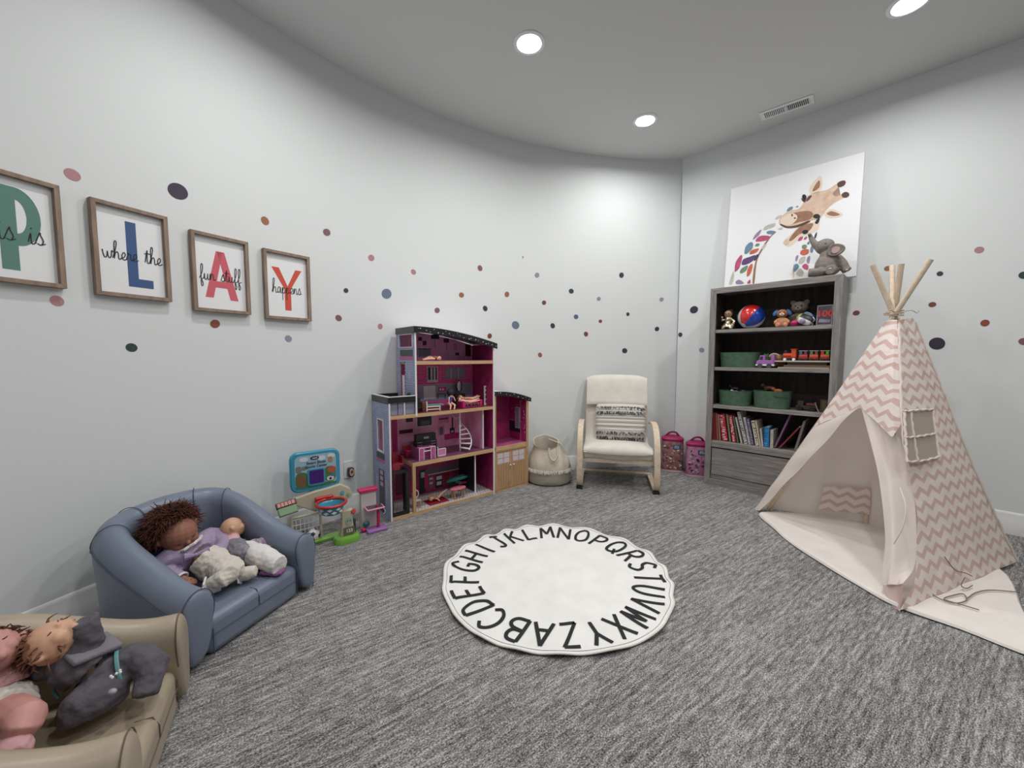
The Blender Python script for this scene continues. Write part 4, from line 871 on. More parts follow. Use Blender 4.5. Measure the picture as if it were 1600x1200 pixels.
# ================================================================ rocking chair
pL = onz(905, 765); pR = onz(1026, 774); ca = math.atan2(pR.y - pL.y, pR.x - pL.x); cw = (pR - pL).length
CHM = fmat((pL + pR) / 2, ca); CHI = CHM.inverted()
ch = thing('rocking_chair', 'small bentwood armchair with cream cushions against the curved wall', 'chair', (pL + pR) / 2, ca)
side = catmull([(.50, .022), (.30, .020), (.10, .022), (.025, .045), (.0, .12), (.005, .25), (.035, .38), (.10, .475), (.20, .52), (.33, .525), (.47, .50)], 5)
for sx in (-1, 1):
    b = MB(); b.sweep([(p.x, p.y) for p in side], .046, .020, sx * (cw / 2 + .0)); b.build('bent_side_frame', M_BIRCH, ch, bevel=.003)
    b = MB(); b.bx(sx * cw / 2 - .026, sx * cw / 2 + .026, .015, .055, .0, .022); b.build('foot_pad', M_BLACK, ch, smooth=False, bevel=.003)
b = MB(); b.cyl((-cw / 2, .46, .035), (cw / 2, .46, .035), .014); b.build('cross_bar', M_BIRCH, ch)
iw = cw / 2 - .024
b = MB(); b.bx(-iw, iw, .045, .065, .225, .285); b.build('front_rail', M_BIRCH, ch, smooth=False, bevel=.003)
b = MB(); b.bx(-iw, iw, .44, .46, .23, .28); b.build('back_rail', M_BIRCH, ch, smooth=False, bevel=.003)
backf = [(.045, .30), (.30, .285), (.42, .29), (.47, .34), (.53, .58), (.585, .86)]
for sx in (-1, 1): b = MB(); b.sweep([(p.x, p.y) for p in catmull(backf, 5)], .03, .018, sx * (iw - .02)); b.build('seat_frame', M_BIRCH, ch)
def cushion(path, wd, th, nu=26, name='seat_cushion', puff=.012):
    P_ = catmull([(p[0], p[1], 0) for p in path], 6); b = MB(); rings = []
    m = len(P_)
    for i, p in enumerate(P_):
        tt = (P_[min(i + 1, m - 1)] - P_[max(i - 1, 0)]).normalized(); n_ = Vector((-tt.y, tt.x, 0)); e = min(1, min(i, m - 1 - i) / 2.5); e = .45 + .55 * math.sin(e * math.pi / 2)
        ring = []
        for s_, sg in ((1, 1), (-1, -1)):
            for k in range(9):
                u = (-1 + 2 * k / 8) * s_; edge = (1 - abs(u) ** 6) ** .5
                q = p + n_ * sg * (th / 2 * e * (.25 + .75 * edge) + puff * (1 - u * u) * e * (1 if sg > 0 else 0)); ring.append((u * wd / 2, q.x, q.y))
        rings.append(ring)
    b.loft(rings); return b.build(name, M_CREAM, ch)
cushion([(.035, .30), (.04, .335), (.12, .345), (.30, .325), (.43, .335), (.49, .42), (.54, .62), (.60, .875), (.625, .87)], 2 * iw - .01, .045)
cushion([(.478, .655), (.50, .72), (.535, .83), (.565, .885), (.60, .885)], 2 * iw - .02, .03, name='headrest_cushion')
b = MB(); b.tube([(x_, .022, .318 + .004 * math.sin(x_ * 30)) for x_ in [-iw + .01 + (2 * iw - .02) * k / 20 for k in range(21)]], .004, 6); b.build('front_piping', mat('cushion_piping', srgb(226, 220, 212), .8), ch)
b = MB(); b.grid(lambda u, v: ((u - .5) * (2 * iw - .02), .03 + .015 * v, .31 - .055 * v + .006 * math.sin(u * 9)), 20, 3); b.build('sling_fabric', M_CREAM, ch, solid=.003)
# pillow
def q6(cx, cy, Y): return aty(820 + cx / 5.333, 570 + cy / 5.333, Y)
pc = (q6(795, 480, 3.50)); pw, phh = .44, .335
PM_ = CHM.copy(); PM_.translation = pc; pl_ = thing('throw_pillow', 'cream lumbar pillow with dark shaggy stripes on the rocking chair', 'pillow', M=PM_ @ Matrix.Rotation(R(-12), 4, 'X'))
pm, nt, p = node_mat('pillow_stripes'); NN = nt.nodes.new; LK = nt.links.new
tc = NN('ShaderNodeTexCoord'); sp = NN('ShaderNodeSeparateXYZ'); LK(tc.outputs['Object'], sp.inputs[0]); rp = NN('ShaderNodeValToRGB'); mr = NN('ShaderNodeMapRange')
mr.inputs[1].default_value = -phh / 2; mr.inputs[2].default_value = phh / 2; LK(sp.outputs[2], mr.inputs[0]); LK(mr.outputs[0], rp.inputs[0]); LK(rp.outputs[0], p.inputs['Base Color'])
cr = rp.color_ramp; cr.interpolation = 'CONSTANT'; lt = srgb(206, 202, 194) + (1,); gy = srgb(140, 138, 134) + (1,); dk = srgb(70, 70, 72) + (1,)
cr.elements[0].position = 0; cr.elements[0].color = lt; cr.elements[1].position = .35; cr.elements[1].color = gy
for pos, c in ((.365, lt), (.385, dk), (.395, lt), (.47, gy), (.485, lt), (.52, gy), (.53, lt), (.58, gy), (.60, lt), (.66, dk), (.67, lt), (.70, gy), (.715, lt)): e_ = cr.elements.new(pos); e_.color = c
p.inputs['Roughness'].default_value = .95
b = MB()
def pil(u, v, sg):
    x_ = (u - .5) * 2; z_ = (v - .5) * 2; f_ = (max(0, 1 - abs(x_) ** 3.2) * max(0, 1 - abs(z_) ** 3.2)) ** .45
    return (x_ * pw / 2 * (1 - .05 * z_ * z_), sg * .058 * f_ + sg * .004 * math.sin(z_ * 28) * f_, z_ * phh / 2 * (1 - .05 * x_ * x_))
b.grid(lambda u, v: pil(u, v, -1), 30, 40); b.grid(lambda u, v: pil(u, v, 1), 30, 40); bmesh.ops.remove_doubles(b.bm, verts=b.bm.verts, dist=.0008)
b.build('cover', pm, pl_)
rnd = random.Random(3)
for zz in (.91, .78, .23, .09):
    b = MB()
    for k in range(260):
        u = .02 + .96 * rnd.random(); v = zz + rnd.uniform(-.018, .018); p0 = Vector(pil(u, v, -1)) ; l_ = rnd.uniform(.010, .021)
        d_ = Vector((rnd.uniform(-.6, .6), -.5, -.8)).normalized(); p1 = p0 + d_ * l_; p2 = p1 + Vector((rnd.uniform(-.5, .5), .1, -.9)).normalized() * l_ * .5
        b.mi = 0 if rnd.random() < .72 else 1; b.tube([p0, p1, p2], [.0026, .0016], 4)
    b.build('shaggy_fringe', [mat('fringe_dark', srgb(52, 52, 58), .95), mat('fringe_pale', srgb(190, 186, 180), .95)], pl_)

# ================================================================ woven bag
bp_ = Vector((.325, 3.40, 0)); bag = thing('rope_bag', 'slouchy cream cotton basket with fringe band between dollhouse and chair', 'storage bag', bp_)
M_BAG = mat('bag_cotton', srgb(196, 186, 170), .9, noise=.08, nscale=14, bump=.7, bscale=90)
n = 48
def bring(r, z, tilt=0, cx=0, cy=0, wob=0, ry=.9, ph=0): return [Vector((cx + r * math.cos(a) * (1 + wob * math.sin(3 * a + ph)), cy + r * ry * math.sin(a) * (1 + wob * math.cos(2 * a + ph)), z + tilt * math.sin(a) + wob * .06 * math.sin(5 * a))) for a in [2 * math.pi * j / n for j in range(n)]]
b = MB(); b.loft([bring(.02, .0), bring(.17, 0), bring(.19, .015), bring(.196, .045), bring(.192, .09), bring(.19, .125, wob=.01)]); b.build('base_band', mat('bag_base', srgb(158, 152, 142), .9, bump=.7, bscale=90), bag)
b = MB(); b.loft([bring(.188, .12, wob=.01), bring(.19, .15, .005, wob=.02), bring(.182, .19, .008, wob=.03), bring(.165, .225, .012, -.005, wob=.03), bring(.142, .255, .018, -.012, wob=.03, ph=1), bring(.118, .30, .028, -.02, wob=.04, ph=1), bring(.108, .335, .04, -.03, wob=.05, ph=1), bring(.112, .35, .045, -.03, wob=.06, ph=1), bring(.104, .345, .045, -.03, wob=.06, ph=1), bring(.1, .31, .035, -.025, wob=.04, ph=1), bring(.13, .22, 0), bring(.12, .12, 0)], cap=False); b.build('soft_body', M_BAG, bag)
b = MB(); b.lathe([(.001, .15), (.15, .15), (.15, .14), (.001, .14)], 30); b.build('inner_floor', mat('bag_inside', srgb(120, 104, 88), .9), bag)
rnd = random.Random(5); b = MB()
for k in range(420):
    a = R(170) + rnd.random() * R(200); r_ = .193; z_ = .128 + rnd.uniform(-.006, .01)
    p0 = Vector((r_ * math.cos(a), r_ * .9 * math.sin(a), z_)); o_ = Vector((math.cos(a), math.sin(a), 0)); p1 = p0 + o_ * .008 + Vector((rnd.uniform(-.006, .006), 0, -rnd.uniform(.01, .024)))
    b.tube([p0, p0 + o_ * .006, p1], [.0022, .0014], 4)
o = b.build('fringe', mat('fringe_white', srgb(226, 222, 214), .9), bag)
b = MB(); b.tube([(-.01, -.135, .325), (-.012, -.155, .27), (.02, -.172, .225), (.055, -.155, .262), (.055, -.128, .33)], .0095, 10, k=5); b.build('handle', M_BAG, bag)
b = MB(); b.tube([(-.005, .02, .37), (.10, .0, .33), (.15, -.01, .26)], .007, 8, k=5); b.build('handle', M_BAG, bag)

# ================================================================ two zipper bags of building blocks
def blockbag(loc, w, d, h, rz, label, seed, front):
    t = thing('block_bag', label, 'toy bag', loc, rz, 'pink bags of building blocks')
    b = MB(); n_ = 40
    def rr(s, z): return [Vector((w / 2 * s * math.copysign(abs(math.cos(a)) ** .5, math.cos(a)), d / 2 * s * math.copysign(abs(math.sin(a)) ** .5, math.sin(a)), z)) for a in [2 * math.pi * (j + .5) / n_ for j in range(n_)]]
    b.loft([rr(.02, 0), rr(.9, 0), rr(1, .012), rr(1.02, h * .4), rr(.98, h * .86)]); body = b.build('clear_pouch', mat('pouch_print%d' % seed, front[0], .25, col2=front[1], nscale=26, coat=.6), t)
    b = MB(); b.loft([rr(.985, h * .82), rr(1.02, h * .86), rr(1.02, h * .885), rr(.8, h * .93), rr(.35, h * .97), rr(.02, h * .975)]); b.build('zip_lid', mat('bag_magenta', srgb(150, 20, 84), .4), t)
    b = MB(); b.tube([(-w * .32, 0, h * .93), (-w * .12, -.01, h * 1.04), (w * .12, -.01, h * 1.05), (w * .3, 0, h * .94)], .009, 8, k=5); b.build('carry_strap', mat('bag_pinkstrap', srgb(130, 16, 72), .5), t)
    b = MB(); b.loft([rr(1.03, .0), rr(1.05, .006), rr(1.03, .014)], cap=False); b.build('base_piping', mat('bag_pinkpale', srgb(214, 170, 190), .5), t)
    rnd = random.Random(seed); b = MB(); cc = front[2]
    for k in range(46):
        x_ = rnd.uniform(-w * .40, w * .40); z_ = rnd.uniform(.03, h * .74); s_ = rnd.uniform(.007, .016); b.mi = rnd.randrange(len(cc)); b.box((x_, -d / 2 - .0015, z_), (s_ * 1.6, .003, s_), ry=rnd.uniform(-.8, .8))
    b.build('printed_blocks', [mat('pb%d_%d_%d' % c, srgb(*c), .4) for c in cc], body, smooth=False)
    b = MB(); b.box((w * .18, -d / 2 - .0035, h * .68), (w * .34, .003, h * .12)); lg = b.build('printed_badge', mat('badge_blue', srgb(42, 84, 126), .4), body, smooth=False, bevel=.001)
    text_mesh('MEGA', .014, lg, 'badge_lettering', M_WHITE, (w * .18, -d / 2 - .0055, h * .70), bold=.0003); text_mesh('BLOKS', .014, lg, 'badge_lettering', M_WHITE, (w * .18, -d / 2 - .0055, h * .66), bold=.0003)
    return t
c1 = onz(1052, 733); c2 = onz(1088, 740)
ba_ = R(-20)
blockbag(Vector((c1.x - .02, c1.y - .01, 0)), .20, .15, .352, ba_, 'taller clear bag of building blocks with magenta lid, right behind the chair', 4, (srgb(120, 70, 76), srgb(176, 130, 128), [(150, 60, 60), (200, 170, 160), (90, 90, 60), (70, 110, 110), (220, 210, 205), (110, 50, 80)]))
blockbag(Vector((c2.x - .015, c2.y - .03, 0)), .19, .15, .335, ba_, 'pink bag of building blocks partly hidden behind the bookcase edge', 9, (srgb(176, 104, 146), srgb(200, 140, 176), [(60, 40, 50), (150, 40, 80), (60, 100, 90), (210, 190, 200)]))
# ================================================================ dollhouse
D0 = Vector((-.806, 2.540, 0)); DA = math.atan2(.62982514, .77673695); DM = fmat(D0, DA); DMI = DM.inverted(); DD = .305; GD = .235
DN = Vector((-math.sin(DA), math.cos(DA), 0))
def dh(cx, cy, v=0., local=True):
    q = onplane(560 + cx / 3.531, 490 + cy / 3.531, D0 + DN * v, DN); q = DMI @ q; return q.x, q.z
house = thing('dollhouse', 'tall pink and blue wooden dollhouse with black starry roofs and a garage', 'dollhouse', D0, DA)
M_SIDE = brick_mat('dollhouse_blue_siding', srgb(164, 170, 198), srgb(148, 156, 188), srgb(104, 112, 146), bw=.05, rh=.016, ms=.001)
M_PBRICK = brick_mat('dollhouse_pink_brick', srgb(222, 66, 140), srgb(200, 44, 116), srgb(240, 130, 180), bw=.05, rh=.014, ms=.0014)
M_PWALL = mat('dollhouse_pink_wall', srgb(236, 148, 194), .5, col2=srgb(246, 174, 212), nscale=12, stretch=(6, 1, .4))
M_PDARK = mat('dollhouse_dark_pink', srgb(158, 40, 96), .5, noise=.2, nscale=20)
M_WEDGE = mat('white_edge', srgb(226, 224, 226), .4)
M_TILE = brick_mat('dollhouse_floor_tile', srgb(206, 200, 200), srgb(188, 182, 184), srgb(60, 50, 56), bw=.024, rh=.024, ms=.0016)
M_ROOF = mat('dollhouse_black_roof', (.014, .014, .017), .35)
M_PFLOOR = mat('dollhouse_purple_floor', srgb(120, 50, 96), .4, col2=srgb(86, 74, 84), nscale=14)
def hp(name, m, fn, parent=None, bevel=0, uv=False, smooth=False):
    b = MB(); fn(b)
    if uv: b.boxuv()
    return b.build(name, m, parent or house, smooth=smooth, bevel=bevel)
XL, XT, XR, XG = .0, .19, .857, 1.215
def lw(b):          # left wall with its window hole
    b.bx(0, .009, 0, .105, 0, .832); b.bx(0, .009, .205, DD, 0, .832); b.bx(0, .009, .105, .205, 0, .45); b.bx(0, .009, .105, .205, .665, .832)
left = hp('left_wall', M_SIDE, lw, uv=True)
def win(parent, x, y0, y1, z0, z1, w_=.007):
    def f(b):
        b.bx(x - .004, x + .001, y0 - w_, y0, z0 - w_, z1 + w_); b.bx(x - .004, x + .001, y1, y1 + w_, z0 - w_, z1 + w_); b.bx(x - .004, x + .001, y0, y1, z0 - w_, z0); b.bx(x - .004, x + .001, y0, y1, z1, z1 + w_)
    return hp('window_frame', M_WEDGE, f, parent)
win(left, 0, .105, .205, .45, .665)
M_PRG = mat('print_green', srgb(58, 74, 66), .5, noise=.4, nscale=60); M_PRP = mat('print_pinkbox', srgb(188, 96, 140), .5); M_PRDOOR = mat('print_door', srgb(86, 74, 84), .5); M_PRL = mat('print_lilac', srgb(186, 180, 198), .5)
def f(b):
    b.mi = 0; b.bx(-.0015, .0, .09, .235, .395, .435); b.mi = 1; b.bx(-.0018, -.0001, .085, .24, .372, .395); b.mi = 2; b.bx(-.0012, 0, .10, .20, .02, .32)
    b.mi = 3
    for z in (.205, .245, .285): b.bx(-.002, -.0002, .125, .175, z, z + .028)
    for y in (.055, .235): b.bx(-.0014, 0, y, y + .018, .14, .27); b.bx(-.0022, -.001, y + .004, y + .014, .15, .26)
    for y in (.055, .225): b.prism([(0, 0)], 0, 0) if False else None
hp('painted_door_and_planter', [M_PRG, M_PRP, M_PRDOOR, M_PRL], f, left)
tower = hp('tower_wall', M_SIDE, lambda b: (b.bx(XT, XT + .009, 0, .035, .708, 1.30), b.bx(XT, XT + .009, .255, DD, .708, 1.30), b.bx(XT, XT + .009, .035, .165, .708, 1.165), b.bx(XT, XT + .009, .165, .255, 1.055, 1.165), b.bx(XT, XT + .009, .035, .255, 1.25, 1.30), b.bx(XT, XT + .009, .165, .255, .708, .715)), uv=True)
win(tower, XT, .035, .255, 1.165, 1.25, .004)
def f(b):
    b.mi = 0; b.bx(XT - .0015, XT, .03, .24, 1.10, 1.145); b.mi = 1; b.bx(XT - .002, XT, .02, .255, 1.078, 1.098)
    b.mi = 2
    for k in range(14): b.bx(XT - .002, XT, .16 - .001, .168, .74 + k * .024, .75 + k * .024)
    b.mi = 3; b.box((XT - .001, .09, .97), (.002, .012, .06)); b.prism([(0, 0)], 0, 0) if False else None
    b.mi = 0
    for k in range(9): b.box((XT - .0015, .10, .80), (.002, .008, .09), rx=-.9 + k * .22)
hp('painted_planters', [M_PRG, M_PRP, M_BLACK, M_PRL], f, tower)
hp('balcony_door', M_WEDGE, lambda b: (b.box((XT - .010, .168, .84), (.016, .006, .25)), ), tower)
hp('right_wall', [M_PDARK, M_WEDGE], lambda b: b.bx(XR - .010, XR, .004, DD, 0, 1.19))
gw = hp('garage_wall', M_PINEV, lambda b: b.bx(XG - .02, XG, 0, GD, 0, .762))
# floors
def slab(x0, x1, z0, z1, m2, name='floor_board', dd=DD):
    o = hp(name, M_PINE, lambda b: b.bx(x0, x1, 0, dd - .008, z0, z1)); hp('floor_print', m2, lambda b: b.bx(x0 + .002, x1 - .002, .008, dd - .01, z1, z1 + .0012), o, uv=True)
slab(.009, XR - .01, .0, .020, M_TILE); slab(.16, XR - .01, .340, .366, M_PFLOOR); slab(.009, XR - .01, .682, .706, mat('dollhouse_red_floor', srgb(96, 34, 44), .4, noise=.3, nscale=20)); slab(XT + .009, XR - .01, 1.042, 1.066, mat('dollhouse_attic_floor', srgb(170, 110, 150), .5))
slab(XR, XG - .02, .340, .372, mat('dollhouse_garage_floor', srgb(158, 74, 116), .5, noise=.25, nscale=30), dd=GD); slab(XR, XG - .02, 0, .02, M_PFLOOR, dd=GD)
# back panels, with painted scenes
def cropbox(b, x0, x1, y0, y1, lv=1, v=DD - .009):
    a = dh(x0, y0, v); c = dh(x1, y0, v); d = dh(x1, y1, v); e_ = dh(x0, y1, v); t_ = v - .0006 * lv
    b.bx((a[0] + e_[0]) / 2, (c[0] + d[0]) / 2, t_, v, (e_[1] + d[1]) / 2, (a[1] + c[1]) / 2)
CM_ = {'k': M_BLACK, 'w': mat('pr_white', srgb(206, 196, 206), .5), 'g': mat('pr_grey', srgb(136, 134, 156), .45), 'm': mat('pr_maroon', srgb(80, 12, 42), .5), 'h': mat('pr_hot', srgb(190, 30, 110), .45), 'r': mat('pr_red', srgb(130, 22, 40), .5), 'p': mat('pr_pink', srgb(206, 130, 170), .5), 's': mat('pr_steel', srgb(96, 92, 104), .4)}
def scene_print(parent, items, v=DD - .009, name='painted_scene'):
    ms = sorted(set(i[4] for i in items)); b = MB()
    for k, i in enumerate(items): b.mi = ms.index(i[4]); cropbox(b, *i[:4], lv=1 + (i[5] if len(i) > 5 else k * .15), v=v)
    return b.build(name, [CM_[m] for m in ms], parent, smooth=False)
bp0 = hp('back_panel', M_PDARK, lambda b: b.bx(.009, XR - .01, DD - .008, DD, 0, .345), uv=True)
scene_print(bp0, [(205, 250, 850, 1000, 'm'), (335, 640, 835, 862, 's'), (365, 640, 862, 868, 'w'), (335, 370, 862, 990, 'k'), (345, 365, 875, 905, 'w'), (365, 385, 880, 960, 'h'), (390, 412, 895, 960, 's'), (392, 410, 905, 915, 'w'), (392, 410, 930, 940, 'w'), (425, 465, 890, 960, 'k'), (430, 460, 895, 915, 'w'), (432, 458, 925, 945, 'w'), (470, 500, 880, 930, 'r'), (500, 560, 900, 950, 's'), (560, 640, 880, 900, 'h')])
bp1 = hp('back_panel', M_PWALL, lambda b: b.bx(.009, XR - .01, DD - .008, DD, .345, .69), uv=True)
scene_print(bp1, [(318, 410, 562, 625, 'w'), (325, 403, 568, 618, 'k'), (345, 395, 590, 612, 's'), (440, 500, 545, 558, 'w'), (440, 500, 563, 605, 'p'), (445, 495, 575, 585, 'r'), (262, 300, 574, 598, 'k'), (185, 215, 570, 800, 'h'), (225, 300, 640, 660, 'm'), (515, 522, 545, 630, 'k'), (505, 530, 630, 668, 'k'), (511, 524, 645, 655, 'w'), (440, 475, 615, 670, 'p'), (448, 466, 625, 668, 's'), (475, 560, 660, 690, 'h'), (680, 700, 560, 700, 'm')])
bp2 = hp('back_panel', M_PBRICK, lambda b: b.bx(XT + .009, XR - .01, DD - .008, DD, .69, 1.05), uv=True)
scene_print(bp2, [(330, 740, 384, 470, 'g'), (360, 425, 398, 470, 'w'), (380, 438, 292, 380, 'w'), (384, 433, 296, 365, 'k'), (398, 408, 298, 372, 'w'), (415, 425, 298, 372, 'w'), (478, 590, 296, 360, 'g'), (510, 513, 296, 360, 'w'), (550, 553, 296, 360, 'w'), (625, 685, 298, 350, 'g'), (653, 657, 298, 350, 'w'), (440, 485, 405, 430, 'h'), (448, 456, 412, 424, 'w'), (462, 470, 412, 424, 'w'), (436, 480, 440, 444, 'k'), (436, 440, 440, 470, 'k'), (476, 480, 440, 470, 'k'), (625, 660, 395, 440, 'p')])
bp3 = hp('back_panel', M_PWALL, lambda b: b.prism([(XT + .009, 1.05), (XR - .01, 1.05), (XR - .01, 1.19), (.68, 1.235), (.5, 1.265), (.3, 1.285), (XT + .009, 1.29)], DD - .008, DD), uv=True)
scene_print(bp3, [(400, 445, 116, 140, 'k'), (420, 424, 140, 190, 'g'), (470, 500, 138, 160, 'm'), (484, 488, 160, 200, 'g'), (328, 400, 193, 197, 'k'), (332, 398, 197, 240, 'g'), (508, 575, 200, 206, 'w'), (515, 520, 206, 235, 'w'), (560, 565, 206, 235, 'w'), (535, 555, 215, 230, 'm'), (525, 545, 165, 200, 'p'), (638, 715, 190, 240, 'h'), (645, 708, 205, 240, 'm'), (590, 620, 170, 235, 'm'), (330, 350, 130, 150, 'm'), (355, 375, 150, 175, 'm')])
bp4 = hp('back_panel', M_PDARK, lambda b: b.bx(XR, XG - .02, GD - .008, GD, 0, .77), uv=True)
hp('painted_scene', [CM_['k'], CM_['p'], CM_['w']], lambda b: (b.bx(XR + .002, 1.0, GD - .0092, GD - .008, .44, .535), b.tube([(.98 + .03 * math.cos(a), GD - .0105, .50 + .035 * math.sin(a)) for a in [R(20 * k) for k in range(18)]], .004, 5, closed=True)), bp4)
lin = hp('pink_lining', [M_PDARK, M_BLACK, CM_['p'], CM_['w'], CM_['g']], lambda b: b.bx(XG - .0215, XG - .0203, .004, GD - .008, .374, .755), gw)
def f(b):
    x = XG - .0215
    b.mi = 0; b.bx(x - .001, x, .075, GD - .008, .44, .535); b.mi = 1; b.bx(x - .0012, x, .075, GD - .008, .535, .539); b.bx(x - .0012, x, .072, .076, .374, .72)
    b.mi = 2; b.bx(x - .003, x, .085, .145, .475, .66)
    b.mi = 3; b.bx(x - .0032, x - .003, .09, .14, .481, .654)
    b.mi = 1; rnd = random.Random(8)
    for k in range(26): y_ = rnd.uniform(.012, .2); z_ = rnd.uniform(.55, .72) if y_ > .07 else rnd.uniform(.4, .72); b.bx(x - .0011, x, y_, y_ + rnd.uniform(.004, .012), z_, z_ + rnd.uniform(.004, .02))
hp('painted_scene', [M_BLACK, CM_['p'], CM_['w'], CM_['g']], f, gw)
# partitions, elevator, stairs
pt = hp('partition_wall', M_BLACK, lambda b: b.bx(.705, .712, .06, DD - .01, .022, .338)); hp('white_edging', M_WEDGE, lambda b: (b.bx(.703, .714, .052, .06, .022, .338), b.bx(.703, .714, .06, DD - .02, .022, .028)), pt)
scene_print(house, [(697, 742, 775, 830, 'r'), (697, 742, 835, 865, 's'), (700, 740, 870, 950, 'p')], v=DD - .012, name='painted_bathroom')
pt = hp('partition_wall', M_PWALL, lambda b: b.bx(.775, .782, .05, DD - .01, .368, .68)); hp('white_edging', M_WEDGE, lambda b: (b.bx(.773, .784, .042, .05, .368, .68),), pt); hp('painted_scene', M_BLACK, lambda b: b.bx(.7825, .7832, .06, DD - .02, .44, .53), pt)
def f(b):
    b.bx(.014, .024, .01, .02, .02, .32); b.bx(.112, .135, .008, .02, .02, .33); b.bx(.014, .135, .008, .02, .31, .33); b.bx(.014, .135, .006, .02, .02, .045); b.bx(.128, .135, .02, .10, .02, .33)
hp('elevator_frame', M_BLACK, f)
hp('elevator_car', [CM_['r'], CM_['g']], lambda b: (b.bx(.026, .11, .025, .10, .36, .372), b.bx(.03, .036, .03, .09, .372, .42), b.bx(.10, .106, .03, .09, .372, .42), b.bx(.026, .11, .09, .1, .36, .44), b.bx(.03, .08, .022, .026, .33, .36)), bevel=.002)
hp('pull_cord', CM_['r'], lambda b: b.tube([(.065, .04, .44), (.065, .04, .66)], .0012, 6), smooth=True)
hp('front_post', M_PINEV, lambda b: b.bx(.160, .182, .0, .02, .02, .34), bevel=.001)
def f(b):
    b.cyl((.60, .10, .368), (.60, .10, .682), .006)
    for k in range(8):
        a = R(-70 + k * 24); z = .395 + k * .033; b.box((.60 + .045 * math.cos(a), .10 + .045 * math.sin(a), z), (.085, .022, .006), rz=a)
    b.tube([(.60 + .088 * math.cos(R(-70 + t * 20)), .10 + .088 * math.sin(R(-70 + t * 20)), .385 + t * .030) for t in range(10)], .0045, 6, k=3)
hp('spiral_staircase', M_WEDGE, f)
hp('front_edging', M_WEDGE, lambda b: (b.bx(0, .010, -.002, .0, 0, .832),)); hp('front_edging', M_WEDGE, lambda b: (b.bx(XT - .001, XT + .011, -.002, .0, .69, 1.27),)); hp('front_edging', M_WEDGE, lambda b: (b.bx(XR - .011, XR + .001, -.002, .004, 0, 1.19),))
hp('balcony_panel', [CM_['g'], CM_['w']], lambda b: (b.bx(.012, .065, .012, .016, .708, .79), b.bx(.07, .105, .010, .014, .708, .79), b.bx(.115, .188, .012, .016, .708, .79)))
hp('balcony_post', M_WEDGE, lambda b: b.bx(.107, .113, .0, .012, .706, .79))
hp('parapet', M_ROOF, lambda b: (b.bx(-.002, XT, -.003, .005, .79, .830), b.bx(-.003, .010, .005, DD, .785, .830), b.bx(.01, XT, DD - .008, DD, .68, .830)), bevel=.001)
hp('parapet_trim', M_WEDGE, lambda b: (b.bx(-.004, XT, -.005, .007, .830, .835), b.bx(-.005, .012, .007, DD, .830, .835)))
RZ = lambda x: 1.302 - .103 * max(0, (x - .2) / .68) ** 1.8
GZ = lambda x: .821 - .075 * max(0, (x - .868) / .374) ** 1.8
def roof(z, x0, x1, band, name, dots, dd=DD):
    xs = [x0 + (x1 - x0) * k / 24 for k in range(25)]
    o = hp(name, M_ROOF, lambda b: b.prism([(x, z(x)) for x in xs] + [(x, z(x) - .010) for x in xs[::-1]], -.006, dd + .002))
    hp('fascia', M_ROOF, lambda b: b.prism([(x, z(x)) for x in xs] + [(x, z(x) - band) for x in xs[::-1]], -.010, -.005), o)
    hp('top_edge', M_WEDGE, lambda b: b.prism([(x, z(x) + .0015) for x in xs] + [(x, z(x)) for x in xs[::-1]], -.011, dd + .002), o)
    rnd = random.Random(2); b = MB()
    for k in range(dots):
        x = x0 + .02 + (x1 - x0 - .04) * (k + rnd.uniform(-.3, .3)) / (dots - 1); zz = z(x) - band * rnd.choice([.3, .55, .75]); r_ = rnd.choice([.0022, .003, .0038])
        b.prism([(x + r_ * math.cos(a), zz + r_ * math.sin(a)) for a in [R(45 * q) for q in range(8)]], -.0112, -.0098)
    b.build('star_dots', M_WEDGE, o, smooth=False); return o
ro = roof(RZ, XT - .004, .882, .042, 'arched_roof', 22); hp('side_fascia', mat('roof_grey', srgb(62, 62, 66), .4), lambda b: b.bx(XT - .007, XT - .0045, -.006, DD, 1.258, 1.302), ro)
roof(GZ, .860, 1.240, .034, 'garage_roof', 9, GD - .02)
hp('garage_post', M_PINEV, lambda b: b.bx(XR + .001, XR + .018, 0, .02, 0, .80)); hp('garage_post', M_PINEV, lambda b: b.bx(XG - .022, XG + .001, -.002, 0, 0, .752))
# garage doors
for k, (x0, x1) in enumerate(((XR + .019, 1.034), (1.036, XG - .023))):
    d_ = hp('garage_door', M_PINEV, lambda b: b.bx(x0, x1, .0, .012, .012, .338), bevel=.001)
    hp('door_grooves', mat('groove_brown', srgb(104, 76, 50), .7), lambda b: [b.bx(x0 + (x1 - x0) * q / 9 - .0012, x0 + (x1 - x0) * q / 9 + .0012, -.0008, .001, .018, .225) for q in range(1, 9)] + [b.bx(x0 + (x1 - x0) * (q + .2) / 9, x0 + (x1 - x0) * (q + .75) / 9, -.0008, .001, .322, .333) for q in range(9)], d_)
    hp('door_window', CM_['w'], lambda b: [b.bx(x0 + .012 + i * .064, x0 + .068 + i * .064, -.001, .002, .232 + j * .044, .270 + j * .044) for i in (0, 1) for j in (0, 1)], d_)
    hp('knob', M_WEDGE, lambda b: b.sph(((1.034 - .016) if k == 0 else 1.052, -.006, .205), .007, 12), d_, smooth=True)

